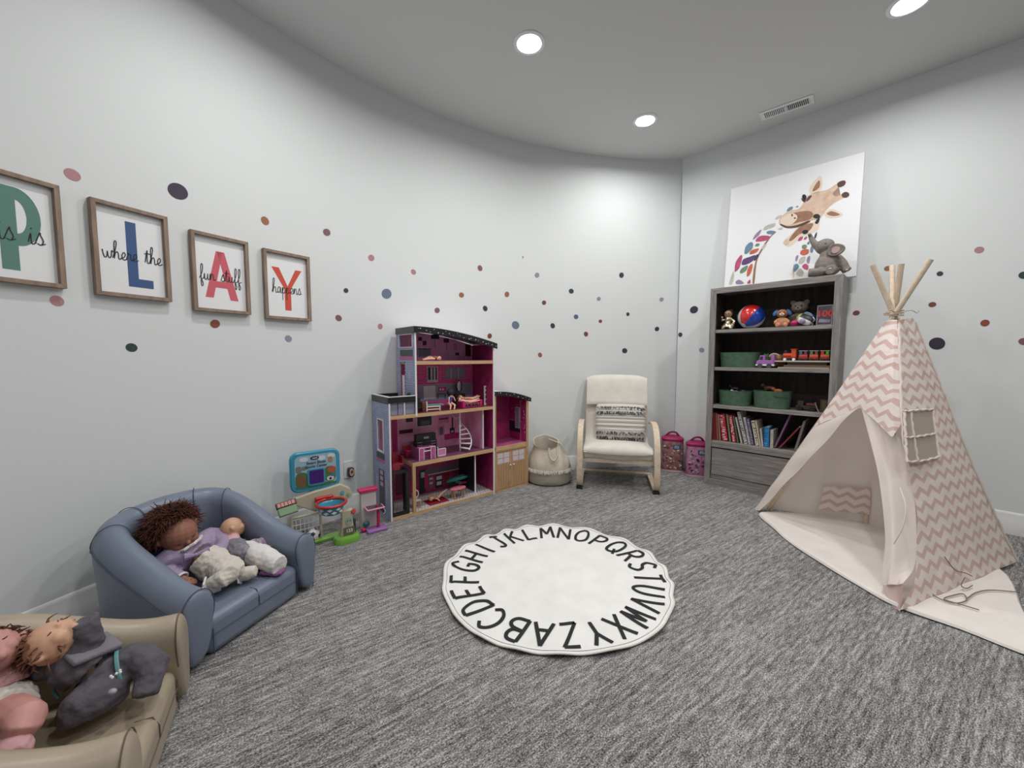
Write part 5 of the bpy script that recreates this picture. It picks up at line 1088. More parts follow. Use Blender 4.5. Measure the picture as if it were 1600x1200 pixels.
# ---- dollhouse furniture and fashion dolls
def dth(name, label, cat, x, y, z, rz=0, group='furniture in the dollhouse'): return thing(name, label, cat, group=group, M=DM @ Matrix.Translation((x, y, z)) @ Matrix.Rotation(rz, 4, 'Z'))
def dx(cx, cy, v): return dh(cx, cy, v)[0]
def P(t, name, m, fn, smooth=False, bevel=0, **k):
    b = MB(); fn(b); return b.build(name, m, t, smooth=smooth, bevel=bevel, **k)
Z1, Z2, Z3, Z4 = .0215, .3675, .7075, 1.0675
HOT = CM_['h']
x = dx(620, 500, .06); t = dth('toy_sofa', 'hot pink toy sofa with a black starry front in the third floor of the dollhouse', 'toy sofa', x, .07, Z3)
P(t, 'sofa_body', HOT, lambda b: (b.bx(-.085, .085, -.04, .04, .0, .032), b.bx(-.09, -.072, -.04, .04, 0, .055), b.bx(.072, .09, -.04, .04, 0, .055), b.bx(-.085, .085, .03, .045, 0, .06)), bevel=.004)
P(t, 'sofa_skirt', M_BLACK, lambda b: b.bx(-.065, .065, -.042, -.039, .012, .03)); P(t, 'star_dots', M_WEDGE, lambda b: [b.sph((-.05 + k * .033, -.042, .021), .0025, 6) for k in range(4)])
x = dx(415, 525, .05); t = dth('toy_bed', 'toy bed with a brown headboard and blue blanket at the left of the third floor', 'toy bed', x, .10, Z3, R(-8))
P(t, 'bed_frame', mat('toy_white_rail', srgb(222, 208, 196), .5), lambda b: (b.bx(-.04, .055, -.055, -.048, .028, .036), b.bx(-.04, .055, -.055, -.048, .008, .016), b.bx(.05, .058, -.055, -.045, 0, .036), b.bx(-.048, -.040, -.055, -.045, 0, .07)))
P(t, 'headboard', mat('toy_brown_board', srgb(110, 64, 44), .5), lambda b: b.bx(-.075, -.05, -.045, .06, .0, .065), bevel=.003)
P(t, 'blanket', mat('toy_blanket', srgb(96, 112, 126), .9), lambda b: b.bx(-.048, .09, -.045, .07, .03, .045), bevel=.006)
x = dx(340, 520, .05); t = dth('toy_chair', 'tall black toy chair in the left corner of the third floor', 'toy chair', x, .06, Z3)
P(t, 'seat', M_BLACK, lambda b: b.bx(-.018, .018, -.02, .02, .03, .036), bevel=.001); P(t, 'backrest', M_BLACK, lambda b: b.bx(-.018, .018, .016, .021, .036, .1), bevel=.002)
for a in (-.015, .015):
    for c in (-.017, .017): P(t, 'leg', M_BLACK, lambda b: b.bx(a - .002, a + .002, c - .002, c + .002, 0, .03))
x = dx(567, 400, .22); t = dth('toy_dressing_table', 'black toy dressing table with an oval mirror on the third floor', 'toy dressing table', x, .25, Z3)
P(t, 'table', M_BLACK, lambda b: (b.bx(-.045, .045, -.02, .02, .05, .09), b.bx(-.045, -.035, -.02, .02, 0, .05), b.bx(.035, .045, -.02, .02, 0, .05)), bevel=.003)
mf = P(t, 'mirror_frame', M_BLACK, lambda b: b.tube([(.022 * math.cos(a), .0, .150 + .045 * math.sin(a)) for a in [R(15 * k) for k in range(24)]], .004, 8, closed=True), smooth=True)
P(t, 'mirror_glass', mat('mirror_face', srgb(170, 166, 176), .15, metal=.6), lambda b: b.prism([(.02 * math.cos(a), .150 + .043 * math.sin(a)) for a in [R(15 * k) for k in range(24)]], .0, .002), )
x = dx(718, 470, .08); t = dth('toy_ladder_shelf', 'white toy ladder shelf at the right of the third floor', 'toy shelf', x, .10, Z3)
P(t, 'shelf_frame', M_WEDGE, lambda b: [b.bx(s * .025 - .006, s * .025 + .006, -.003, .003, 0, .155) for s in (-1, 1)] + [b.bx(-.02, .02, -.003, .003, z, z + .012) for z in (0.002, .04, .078, .112, .143)])
P(t, 'top_post', M_WEDGE, lambda b: b.bx(-.003, .003, -.003, .003, .155, .175))
x = dx(372, 800, .04); t = dth('toy_desk', 'pink toy desk with white edges at the left of the second floor', 'toy desk', x + .006, .055, Z2)
P(t, 'pedestal', [mat('desk_pink', srgb(176, 84, 138), .5, noise=.3, nscale=70), M_WEDGE], lambda b: (b.bx(-.062, -.028, -.03, .03, 0, .088), b.bx(.028, .062, -.03, .03, 0, .088), b.bx(-.062, .062, .025, .03, 0, .088)))
P(t, 'white_edging', M_WEDGE, lambda b: [b.bx(x_, x_ + .003, -.032, -.029, 0, .09) for x_ in (-.064, -.029, .026, .061)] + [b.bx(-.064, .064, -.032, -.029, .086, .09), b.bx(-.028, .028, -.032, -.029, .06, .066)])
P(t, 'side_panel', mat('desk_side', srgb(140, 70, 112), .5), lambda b: b.bx(-.066, -.063, -.03, .10, 0, .088))
x = dx(365, 720, .17); t = dth('toy_piano', 'black toy piano with white shelves behind the pink desk', 'toy piano', x, .16, Z2)
P(t, 'cabinet', M_BLACK, lambda b: (b.bx(-.085, .085, -.025, .025, 0, .11), b.bx(-.08, .08, -.02, .02, .11, .16)), bevel=.003)
P(t, 'shelf_lines', CM_['g'], lambda b: [b.bx(s * .055 - .02, s * .055 + .02, -.0265, -.025, z, z + .004) for s in (-1, 1) for z in (.03, .055, .08, .1)] + [b.bx(-.02, .02, -.0215, -.02, .125, .14)])
x = dx(462, 790, .05); t = dth('toy_baby_gate', 'white framed toy gate right of the pink desk', 'toy gate', x, .055, Z2)
P(t, 'gate_frame', M_WEDGE, lambda b: (b.bx(-.035, .035, -.002, .002, .0, .006), b.bx(-.035, .035, -.002, .002, .05, .056), b.bx(.03, .035, -.002, .002, 0, .056), b.bx(-.035, -.03, -.002, .002, 0, .07)), )
P(t, 'gate_panel', CM_['p'], lambda b: b.bx(-.03, .03, 0, .001, .006, .05))
x = dx(240, 790, .14); t = dth('toy_armchair', 'red toy armchair behind the elevator on the second floor', 'toy chair', max(.215, x), .19, Z2)
P(t, 'chair_body', CM_['r'], lambda b: (b.bx(-.03, .03, -.03, .03, 0, .035), b.bx(-.03, .03, .02, .035, .03, .08)), bevel=.006); P(t, 'cushion', HOT, lambda b: b.bx(-.02, .02, -.028, .018, .035, .045), bevel=.004)
x = dx(550, 1030, .05); t = dth('toy_table', 'pink oval toy table with wooden legs on the ground floor of the dollhouse', 'toy table', x, .05, Z1)
P(t, 'table_top', mat('table_pink', srgb(206, 112, 132), .4), lambda b: b.lathe([(.001, .072), (.05, .072), (.052, .076), (.05, .08), (.001, .08)], 28, sx=1.28, sy=.75), smooth=True)
for a in (-.04, .04):
    for c in (-.018, .018): P(t, 'leg', M_PINEV, lambda b: b.bx(a - .003, a + .003, c - .006, c + .006, 0, .072))
x = dx(562, 900, .14); t = dth('toy_convertible', 'teal toy scooter boat lying on a purple seat at the back of the ground floor', 'toy vehicle', x, .19, .115, R(-12))
P(t, 'hull', mat('toy_teal', srgb(44, 132, 130), .35), lambda b: b.tube([(-.085, 0, -.008), (-.05, 0, .0), (.0, 0, .006), (.05, 0, .01), (.085, 0, .012)], [.008, .018, .020, .018, .010], 10, k=3), smooth=True)
P(t, 'fin', mat('toy_teal_dark', srgb(24, 84, 84), .4), lambda b: (b.box((.01, -.0, -.022), (.05, .02, .012), ry=.2), b.box((.03, 0, .03), (.06, .024, .008), ry=-.15)))
x = dx(585, 935, .2); t = dth('toy_bench', 'purple-red toy bench under the teal toy on the ground floor', 'toy bench', x - .01, .2, Z1)
P(t, 'seat', mat('bench_purple', srgb(124, 40, 82), .5), lambda b: b.bx(-.06, .075, -.03, .03, .052, .064), bevel=.002)
for a in (-.055, .07): P(t, 'leg', mat('bench_dark', srgb(70, 20, 44), .5), lambda b: b.bx(a - .004, a + .004, -.028, .028, 0, .052))
x = dx(325, 1030, .05); t = dth('toy_dining_chair', 'wooden toy chair with white oval back beside the dollhouse front post', 'toy chair', x + .004, .07, Z1)
P(t, 'seat', M_BIRCH, lambda b: b.bx(-.025, .025, -.022, .022, .05, .056), bevel=.001)
P(t, 'backrest', M_WEDGE, lambda b: b.tube([(.024 * math.cos(a), .02, .092 + .028 * math.sin(a)) for a in [R(20 * k) for k in range(18)]], .004, 6, closed=True), smooth=True)
for a in (-.02, .02):
    for c in (-.018, .018): P(t, 'leg', M_PINEV, lambda b: b.bx(a - .003, a + .003, c - .003, c + .003, 0, .05))
x = dx(435, 1035, .07); t = dth('toy_rug', 'dark red toy rug on the tiled ground floor', 'toy rug', x, .09, Z1)
P(t, 'cloth', CM_['r'], lambda b: b.bx(-.075, .085, -.055, .06, 0, .003))
# fashion dolls
def fashion(label, pts, hair, dress, loc, name='fashion_doll', hs=1.):
    # pts: head, neck, hip, hands(2), knees(2), feet(2)
    t = dth(name, label, 'fashion doll', *loc, group='fashion dolls in the dollhouse')
    H_, N_, Hp, A1, A2, K1, K2, F1, F2 = [Vector(p) for p in pts]; b = MB(); sh = (N_ * .9 + Hp * .1)
    sd = (A1 - A2); sd = sd.normalized() * .016 if sd.length > 0 else Vector((.016, 0, 0))
    b.sph(H_, (.014, .015, .017), 12); b.tube([H_, N_, Hp], [.006, .012, .013], 8)
    for h_, s_ in ((A1, 1), (A2, -1)):
        b.tube([sh + sd * s_, (sh + sd * s_ + h_) / 2 + Vector((0, 0, .006)), h_], [.0055, .005, .004], 8); b.sph(h_, (.006, .004, .004), 8)
    for k_, f_, s_ in ((K1, F1, 1), (K2, F2, -1)):
        b.tube([Hp + sd * s_ * .6, k_, f_], [.011, .0085, .005], 8); b.sph(f_, (.008, .005, .005), 8)
    bd = b.build('body', M_SKINT, t, remesh=.0022, smoo=2)
    b = MB(); b.tube([sh, (sh + Hp) / 2, Hp, Hp + (K1 - Hp) * .2], [.0145, .014, .017, .017], 12); b.build('dress', dress, t, remesh=.0026, smoo=2)
    b = MB(); up = (H_ - N_).normalized(); back = Vector((0, .008, .002)); b.sph(H_ + up * .004 * hs + back * .6 * hs, (.017 * hs, .016 * hs, .017 * hs), 12); b.tube([H_ + back, N_ + back * 1.6, (N_ + sh) / 2 + back * 2.5 - up * .01], [.014, .013, .006], 8); b.build('hair', hair, t, remesh=.003, smoo=2, dis=.004, disscale=.01)
HB = mat('doll_hair_black', (.012, .010, .012), .7); HN = mat('doll_hair_brown', srgb(82, 50, 34), .7); HBl = mat('doll_hair_blond', srgb(176, 128, 84), .7)
x = dx(615, 440, .07)
fashion('fashion doll lying on her back along the pink sofa, nearer one of the two', [(-.105, 0, .085), (-.085, 0, .075), (-.035, 0, .062), (-.02, -.02, .06), (-.03, .02, .07), (.03, -.008, .064), (.025, .01, .067), (.085, -.012, .07), (.08, .012, .082)], HN, mat('dress_cream', srgb(210, 176, 160), .6), (x, .055, Z3 - .02))
fashion('second fashion doll lying behind the first one on the pink sofa', [(-.07, 0, .095), (-.055, 0, .088), (-.01, 0, .080), (.03, -.02, .078), (.01, .02, .08), (.05, -.008, .083), (.05, .01, .083), (.10, -.006, .094), (.095, .01, .10)], HBl, mat('dress_rose', srgb(160, 70, 84), .6), (x, .092, Z3 - .018))
x = dx(515, 480, .05)
fashion('black-haired fashion doll in a blue dress leaning beside the pink sofa', [(.0, 0, .115), (0, 0, .098), (-.01, .01, .045), (-.03, -.02, .05), (.03, -.01, .06), (-.02, -.03, .03), (.015, -.03, .03), (-.03, -.04, .004), (.0, -.045, .004)], HB, mat('dress_blue', srgb(70, 72, 150), .6), (x, .06, Z3), hs=1.7)
t = dth('doll_wig', 'bushy black doll hair piece behind the blue-dressed fashion doll', 'doll hair', x + .012, .10, Z3 + .1, group='fashion dolls in the dollhouse') if False else None
x = dx(405, 240, .06)
fashion('brown-legged fashion doll lying on the attic floor of the dollhouse', [(.055, 0, .018), (.04, 0, .02), (.012, 0, .018), (.03, -.02, .012), (.03, .02, .03), (-.03, -.006, .014), (-.02, .008, .028), (-.075, -.01, .008), (-.07, .01, .01)], HN, mat('dress_tan', srgb(126, 84, 66), .6), (x, .05, Z4))
x = dx(440, 985, .08)
fashion('fashion doll lying on the dark red toy rug on the ground floor', [(-.05, 0, .02), (-.035, 0, .024), (-.002, 0, .018), (.0, -.04, .008), (-.02, .02, .012), (.035, .0, .04), (.04, .012, .03), (.085, .005, .06), (.08, .016, .05)], HBl, mat('dress_beige', srgb(164, 128, 104), .6), (x, .10, Z1 + .003))
x = dx(640, 600, .18)
fashion('red-haired fashion doll standing behind the spiral staircase', [(0, 0, .26), (0, 0, .24), (0, 0, .15), (-.03, -.01, .15), (.03, -.01, .15), (-.01, 0, .075), (.01, 0, .075), (-.01, 0, .005), (.01, 0, .005)], mat('doll_hair_red', srgb(96, 40, 30), .7), mat('dress_maroon', srgb(90, 32, 38), .6), (x + .01, .23, Z2))
# ================================================================ couches
def couch(name, label, O, ang, W, D, m, ms, ha=.278, hb=.455, seat=.145, a=.115, sq=.62, cat='kids sofa', bulge=0):
    t = thing(name, label, cat, O, ang)
    yb = .20; N_ = 60
    def path(u):         # u 0..1 around the tub, centre line and outward direction
        s1 = yb; arc = math.pi * .5 * ((W / 2 - a / 2) + (D - a / 2 - yb)); tot = 2 * s1 + arc; d = u * tot
        if d < s1: return Vector((a / 2, d, 0)), Vector((-1, 0, 0))
        if d > tot - s1: return Vector((W - a / 2, tot - d, 0)), Vector((1, 0, 0))
        th = math.pi * (1 - (d - s1) / arc); e_ = sq
        cx, cy = math.cos(th), math.sin(th)
        x = math.copysign(abs(cx) ** e_, cx); y = abs(cy) ** e_
        n_ = Vector((x / (W / 2), y / (D - yb), 0)).normalized()
        return Vector((W / 2 + x * (W / 2 - a / 2) * (1 + bulge * math.sin(y * math.pi / 2) * (1 if x < 0 else .2)), yb + y * (D - a / 2 - yb), 0)), n_
    def H_(p):
        v = max(0, min(1, (p.y - .02) / (D - a / 2 - .02))); mid = 1 - abs(p.x - W / 2) / (W / 2)
        return ha + (hb - ha) * (v * v * (3 - 2 * v)) * .88 + (hb - ha) * .12 * mid
    def sec(u, k=1., dy=0):
        p, n_ = path(u); h = H_(p); A = a / 2
        prof = [(-A * .55, .02), (-A * .8, seat), (-A * .98, h - .09), (-A * .95, h - .045), (-A * .62, h - .012), (-A * .1, h), (A * .45, h - .012), (A * .88, h - .045), (A * 1.0, h - .09), (A * .92, h - .15), (A * .70, .04), (A * .62, .003)]
        c_ = (0, h * .5)
        return [p + n_ * (c_[0] + (o_ - c_[0]) * k) + Vector((0, dy, c_[1] + (z_ - c_[1]) * k)) for o_, z_ in prof]
    b = MB(); rings = [sec(0, .72, -.016), sec(0, .90, -.012), sec(0, .975, -.004)] + [sec(k / N_) for k in range(N_ + 1)] + [sec(1, .975, -.004), sec(1, .90, -.012), sec(1, .72, -.016)]
    b.loft(rings); bk_ = b.build('tub_back', m, t, ang=1.6, sub=1)
    b = MB(); b.box((W / 2, (.002 + D - a) / 2, seat / 2 + .002), (W - 2 * a + .045, D - a - .004, seat)); st_ = b.build('seat', m, t, bevel=.028)
    # seams
    b = MB()
    for u in (0., 1.): b.tube([p for p in sec(u, .985, -.0035)[1:]], .0018, 5, k=3)
    for u in (.285, .5 if False else .44, .56, .715): b.tube([p + (p - Vector((W / 2, D / 2, .2))).normalized() * .0005 for p in sec(u, 1.004)[1:9]], .0016, 5, k=3)
    b.tube([(path(k / 40)[0] + path(k / 40)[1] * a * .5 + Vector((0, 0, H_(path(k / 40)[0]) - .075))) for k in range(41)], .0018, 5)
    b.build('arm_seam', ms, bk_)
    b = MB(); b.tube([(a - .012, .0012, seat * .56), (W - a + .012, .0012, seat * .56)], .0013, 5); b.tube([(W / 2, .001, seat * .57), (W / 2, .001, seat * .8), (W / 2, .014, seat + .0), (W / 2, .05, seat + .0022)], .0016, 5)
    for x_ in (a - .008, W - a + .008): b.tube([(x_, .0005, .01), (x_, .0005, seat * .75)], .0016, 5)
    b.build('seat_seam', ms, st_)
    return t
CA = Vector((-1.124, 1.262, 0)); CAang = R(72.4)
couch('kids_sofa', 'small blue-grey leatherette tub sofa against the curved wall, with two baby dolls on it', CA, CAang, .585, .60, M_BLUELEA, M_SEAMB, hb=.485, sq=.52, bulge=.09)
CBa = math.atan2(.87, -.49) + math.pi       # chair front runs towards the camera, seat faces the rug
BO = Vector((-.80, .73, 0))
couch('kids_chair', 'small beige leatherette tub chair in the bottom left corner, with two dolls on it', BO, math.atan2(.87, -.49), .575, .52, M_BEIGELEA, M_SEAMT, ha=.29, hb=.46, sq=.75, cat='kids chair')

# ================================================================ baby dolls
def pz(px, py, z): return onz(px, py, z)
def c2(cx, cy, z): return onz(120 + cx / 3.529, 740 + cy / 3.529, z)
def c3(cx, cy, z): return onz(cx / 4.443, 930 + cy / 4.443, z)
def face(t, hd, c, fwd, up, r, skin, closed=True):
    rt = fwd.cross(up).normalized(); up = rt.cross(fwd).normalized()
    b = MB()
    for s_ in (-1, 1):
        e_ = c + fwd * r * .90 + rt * s_ * r * .34 + up * r * .05
        b.tube([e_ - rt * r * .15, e_ - up * r * .05 + fwd * r * .03, e_ + rt * r * .15], [r * .02, r * .035, r * .02], 6, k=3)
    b.build('closed_eyes', mat('lash_brown', (.05, .025, .02), .7), hd)
    b = MB(); m_ = c + fwd * r * .90 - up * r * .42; b.tube([m_ - rt * r * .2, m_ + fwd * r * .06, m_ + rt * r * .2], [r * .04, r * .085, r * .04], 8, k=3); b.build('lips', mat('lips_rose', srgb(176, 96, 92), .5), hd)
def head_prims(b, c, fwd, up, r):
    rt = fwd.cross(up).normalized(); up = rt.cross(fwd).normalized()
    b.sph(c, (r, r * .98, r * 1.02), 18); b.sph(c + fwd * r * .28 - up * r * .35, r * .72, 14)
    for s_ in (-1, 1):
        b.sph(c + fwd * r * .62 + rt * s_ * r * .38 - up * r * .32, r * .36, 12); b.sph(c + rt * s_ * r * .98 - up * r * .05, (r * .17,) * 3, 8); b.sph(c + rt * s_ * r * 1.04 + up * r * .10, (r * .17,) * 3, 8)
    b.sph(c + fwd * r * 1.02 - up * r * .14, r * .14, 10); b.sph(c + fwd * r * .88 - up * r * .68, r * .24, 10)
    b.sph(c + fwd * r * .92 - up * r * .42, r * .14, 8)
def hand(b, w_, d_, r, side):
    d_ = d_.normalized(); s_ = d_.cross(Vector((0, 0, 1))); s_ = s_.normalized() if s_.length > .01 else Vector((1, 0, 0)); n_ = s_.cross(d_)
    b.tube([w_, w_ + d_ * r * 1.6], [r * .8, r * .95], 10)
    for k in range(4):
        o_ = s_ * (k - 1.5) * r * .52; L_ = r * (1.5 + (.25 if k in (1, 2) else 0)); b.tube([w_ + d_ * r * 1.5 + o_, w_ + d_ * (r * 1.5 + L_ * .6) + o_, w_ + d_ * (r * 1.5 + L_) + o_ - n_ * r * .5], [r * .30, r * .27, r * .22], 7)
    b.tube([w_ + d_ * r * .6 + s_ * side * r * .7, w_ + d_ * r * 1.4 + s_ * side * r * 1.35, w_ + d_ * r * 2.0 + s_ * side * r * 1.3], [r * .33, r * .3, r * .24], 7)
def hairtuft(t, c, r, up, n, m, L_=.05, spread=1.0, seed=1, avoid=None):
    rnd = random.Random(seed); b = MB()
    for k in range(n):
        d_ = Vector((rnd.gauss(0, 1), rnd.gauss(0, 1), rnd.gauss(0, 1))).normalized()
        if d_.dot(up) < .0: d_ = (d_ + up * rnd.uniform(.3, 1.)).normalized()
        if avoid is not None and d_.dot(avoid) > .52: continue
        tw = Vector((rnd.uniform(-1, 1), rnd.uniform(-1, 1), rnd.uniform(-1, .4))) * spread; l_ = L_ * rnd.uniform(.5, 1.15)
        p0 = c + d_ * r * .94; p1 = p0 + (d_ * .9 + tw * .35).normalized() * l_ * .5; p2 = p1 + (d_ * .5 + tw * .9 + Vector((0, 0, -.3))).normalized() * l_ * .55
        b.tube([p0, p1, p2], [.0028, .0022, .0007], 4, k=2)
    return b.build('hair', m, t)
# --- doll in a lavender cardigan
Hc = c2(555, 325, .36); t = thing('baby_doll', 'auburn-haired baby doll in a lavender cardigan slumped on the blue sofa', 'baby doll', (Hc.x, Hc.y, .15), 0)
def dl(p): return p - Vector((Hc.x, Hc.y, .15))
hc = dl(Hc); fw = Vector((.66, -.24, -.30)).normalized(); upv = Vector((-.40, -.12, .85)).normalized(); hr = .068
chest = dl(c2(640, 445, .255)); hip = dl(c2(760, 505, .212)); shl = dl(c2(505, 468, .27)); shr = dl(c2(740, 345, .27)); elr = dl(c2(815, 385, .25))
ell = dl(c2(480, 525, .235)); wl_ = dl(c2(575, 580, .205)); hl_ = dl(c2(625, 590, .195)); wr_ = dl(c2(770, 440, .235))
kn1 = dl(c2(830, 560, .225)); f1 = dl(c2(700, 625, .195)); f1b = dl(c2(800, 615, .185)); kn2 = dl(c2(860, 520, .225)); f2 = dl(c2(900, 560, .185)); f2b = dl(c2(990, 535, .195))
b = MB(); head_prims(b, hc, fw, upv, hr); b.tube([hc, chest], [.03, .035], 10); b.tube([chest, hip], .04, 10); b.tube([shl, ell, wl_, hl_ - (hl_ - wl_) * .5], [.02, .02, .016, .014], 10); b.tube([chest, shl], .02); hand(b, hl_ - (hl_ - wl_) * .6, (hl_ - wl_), .0145, 1)
b.tube([hip, kn1, f1], [.03, .025, .018], 10); b.tube([hip, kn2, f2], [.03, .025, .018], 10)
bd = b.build('body', mat('doll_skin_dark', srgb(150, 100, 82), .55, noise=.1, nscale=25), t, remesh=.0034, smoo=3); face(t, bd, hc, fw, upv, hr, None)
M_LAV = mat('lavender_knit', srgb(158, 143, 170), .9, noise=.05, nscale=30, bump=.5, bscale=220)
b = MB(); b.tube([chest + (hc - chest) * .25, chest, chest * .75 + hip * .25], [.05, .065, .066], 14); b.tube([chest, shl, ell, wl_ + (wl_ - ell) * .0], [.05, .041, .036, .026], 12, k=3); b.tube([chest, shr, elr, wr_], [.05, .042, .036, .03], 12, k=3)
b.build('cardigan', M_LAV, t, remesh=.004, smoo=4, dis=.004, disscale=.03)
M_ROMP = mat('ivory_romper', srgb(206, 198, 188), .9, noise=.05, nscale=20, bump=.5, bscale=80)
b = MB(); b.tube([chest * .6 + hip * .4 + Vector((.01, -.01, .012)), hip, hip * .7 + kn1 * .3], [.058, .068, .056], 14); b.tube([hip, kn1, f1 + (kn1 - f1) * .25], [.05, .040, .024], 12, k=3); b.tube([hip, kn2, f2 + (kn2 - f2) * .2], [.05, .042, .026], 12, k=3)
b.build('romper', M_ROMP, t, remesh=.004, smoo=3, dis=.010, disscale=.022)
for f_, g_ in ((f1, f1b), (f2, f2b)):
    b = MB(); b.tube([f_, f_ * .5 + g_ * .5, g_], [.026, .029, .021], 12, k=2); bt = b.build('bootie', M_ROMP, t, remesh=.004, dis=.004, disscale=.015)
    b = MB(); d_ = (g_ - f_).normalized(); o_ = d_.orthogonal().normalized(); q_ = d_.cross(o_); b.tube([f_ + (o_ * math.cos(a_) + q_ * math.sin(a_)) * (.030 + .004 * math.sin(a_ * 9)) for a_ in [R(12 * k) for k in range(30)]], .004, 6, closed=True); b.build('ruffle', M_WHITE, bt)
nk = chest + (hc - chest) * .42; d_ = (hc - chest).normalized(); o_ = d_.orthogonal().normalized(); q_ = d_.cross(o_); b = MB(); b.tube([nk + (o_ * math.cos(a_) + q_ * math.sin(a_)) * (.052 + .004 * math.sin(a_ * 10)) for a_ in [R(9 * k) for k in range(40)]], .0065, 7, closed=True); b.build('lace_collar', mat('lace_white', srgb(214, 202, 204), .9), t)
cm = chest + (hip - chest) * .18 + Vector((.035, -.045, .03)); b = MB(); b.tube([cm + Vector((-.03, -.02, 0)), cm, cm + Vector((.035, .03, .005))], [.016, .006, .016], 8); b.sph(cm, .008); b.build('ribbon_bow', M_LAV, t)
b = MB(); d_ = (wl_ - ell).normalized(); o_ = d_.orthogonal().normalized(); q_ = d_.cross(o_); b.tube([wl_ + (o_ * math.cos(a_) + q_ * math.sin(a_)) * .024 for a_ in [R(18 * k) for k in range(20)]], .005, 6, closed=True); b.build('lace_cuff', M_WHITE, t)
M_AUB = mat('auburn_hair', srgb(92, 44, 26), .75, col2=srgb(56, 26, 18), nscale=60)
b = MB(); b.sph(hc - fw * hr * .34 + upv * hr * .34, hr * 1.04, 16); b.build('hair_cap', M_AUB, t, remesh=.005, dis=.016, disscale=.02)
hairtuft(t, hc - fw * .020 + upv * .020, hr * 1.02, (upv - fw * .6 + Vector((-.2, -.2, 0))).normalized(), 2600, M_AUB, L_=.055, seed=2, avoid=fw)
# --- bald doll in a white sleep sack
Hc = c2(855, 300, .295); t = thing('baby_doll', 'bald baby doll in a white sleep sack lying on the right of the blue sofa', 'baby doll', (Hc.x, Hc.y, .15), 0)
hc = dl(Hc); fw = Vector((.55, .55, .35)).normalized(); upv = Vector((-.45, -.1, .88)).normalized(); hr = .047
ch2 = dl(c2(860, 410, .225)); hp2 = dl(c2(960, 460, .205)); e1 = dl(c2(1120, 505, .19))
b = MB(); head_prims(b, hc, fw, upv, hr); b.tube([hc, ch2], [.026, .03], 10); b.tube([ch2, hp2], .03, 10); b.build('body', M_SKIN2, t, remesh=.0034, smoo=3)
bd = t.children[-1] if len(t.children) else t; face(t, [o for o in C.objects if o.parent == t][-1], hc, fw, upv, hr, None)
b = MB(); b.tube([ch2 + (hc - ch2) * .3, ch2, hp2], [.036, .05, .05], 12); b.tube([ch2, dl(c2(800, 400, .2)), dl(c2(830, 470, .19))], [.034, .03, .026], 10); b.build('grey_vest', mat('vest_grey', srgb(96, 92, 104), .7, col2=srgb(140, 136, 146), nscale=25), t, remesh=.004, dis=.012, disscale=.02)
b = MB(); b.tube([ch2 + Vector((0, 0, .02)), ch2 + (hc - ch2) * .45 + Vector((0, 0, .004))], [.036, .03], 10); b.build('pink_collar', mat('collar_pink', srgb(206, 168, 176), .9), t, remesh=.004, dis=.004, disscale=.02)
b = MB(); b.tube([dl(c2(910, 410, .225)), dl(c2(950, 430, .215)), dl(c2(1030, 465, .205)), e1], [.034, .046, .050, .040], 14, k=3); b.build('sleep_sack', mat('sack_white', srgb(216, 212, 210), .9, bump=.4, bscale=60), t, remesh=.004, dis=.012, disscale=.035)
b = MB(); b.tube([dl(c2(1010, 545, .165)), dl(c2(1060, 552, .160)), dl(c2(1120, 550, .158)), dl(c2(1140, 520, .16))], .010, 8, k=3); b.build('purple_hem', mat('hem_purple', srgb(138, 84, 134), .8), t, remesh=.004, dis=.008, disscale=.01)
b = MB(); b.tube([dl(c2(960, 380, .24)), dl(c2(1010, 375, .24)), dl(c2(1060, 385, .225)), dl(c2(1070, 410, .215))], [.012, .018, .017, .012], 8, k=3); b.build('floral_ruffle', mat('floral', srgb(190, 176, 182), .9, col2=srgb(120, 104, 126), nscale=90), t, remesh=.004, dis=.014, disscale=.012)
b = MB(); b.sph(dl(c2(1022, 368, .243)), .015); b.build('lavender_pom', M_LAV, t)
# --- doll in grey fleece on the beige chair
Hc = c3(350, 330, .365); t = thing('baby_doll', 'baby doll in dark grey fleece pyjamas with teal trim lying across the beige chair', 'baby doll', (Hc.x, Hc.y, .15), 0)
hc = dl(Hc); fw = Vector((.35, -.05, .93)).normalized(); upv = Vector((-.75, -.45, .25)).normalized(); hr = .050
M_FLE = mat('grey_fleece', srgb(88, 84, 92), .95, noise=.12, nscale=16, bump=.6, bscale=120)
ch3 = dl(c3(520, 440, .305)); hp3 = dl(c3(720, 560, .24)); am = dl(c3(610, 300, .35)); am2 = dl(c3(575, 175, .40)); al = dl(c3(330, 480, .30)); al2 = dl(c3(190, 470, .31))
b = MB(); head_prims(b, hc, fw, upv, hr); b.tube([hc, ch3], [.03, .03], 10); b.tube([ch3, hp3], .022, 10); b.build('body', M_SKIN2, t, remesh=.0034, smoo=3)
bdy = [o for o in C.objects if o.parent == t][-1]; face(t, bdy, hc, fw, upv, hr, None)
b = MB(); b.tube([ch3 + (hc - ch3) * .30, ch3, ch3 * .5 + hp3 * .5], [.036, .056, .058], 12, k=2); b.tube([ch3, am, am2], [.042, .032, .030], 12, k=3); b.tube([ch3, al, al2], [.040, .036, .026], 12, k=3); b.build('fleece_top', M_FLE, t, remesh=.004, dis=.016, disscale=.03)
lg1 = dl(c3(560, 770, .22)); lg2 = dl(c3(480, 850, .195)); q1 = dl(c3(930, 460, .25)); q2 = dl(c3(1045, 500, .245)); q3 = dl(c3(1010, 700, .20))
b = MB(); b.tube([ch3 * .35 + hp3 * .65, hp3], [.055, .058], 12); b.tube([hp3, dl(c3(740, 660, .22)), lg1, lg2], [.056, .05, .046, .030], 12, k=3); b.tube([hp3 + Vector((0, 0, .0)), q1, q2, q3], [.052, .044, .040, .026], 12, k=3); b.build('fleece_trousers', M_FLE, t, remesh=.004, dis=.015, disscale=.035)
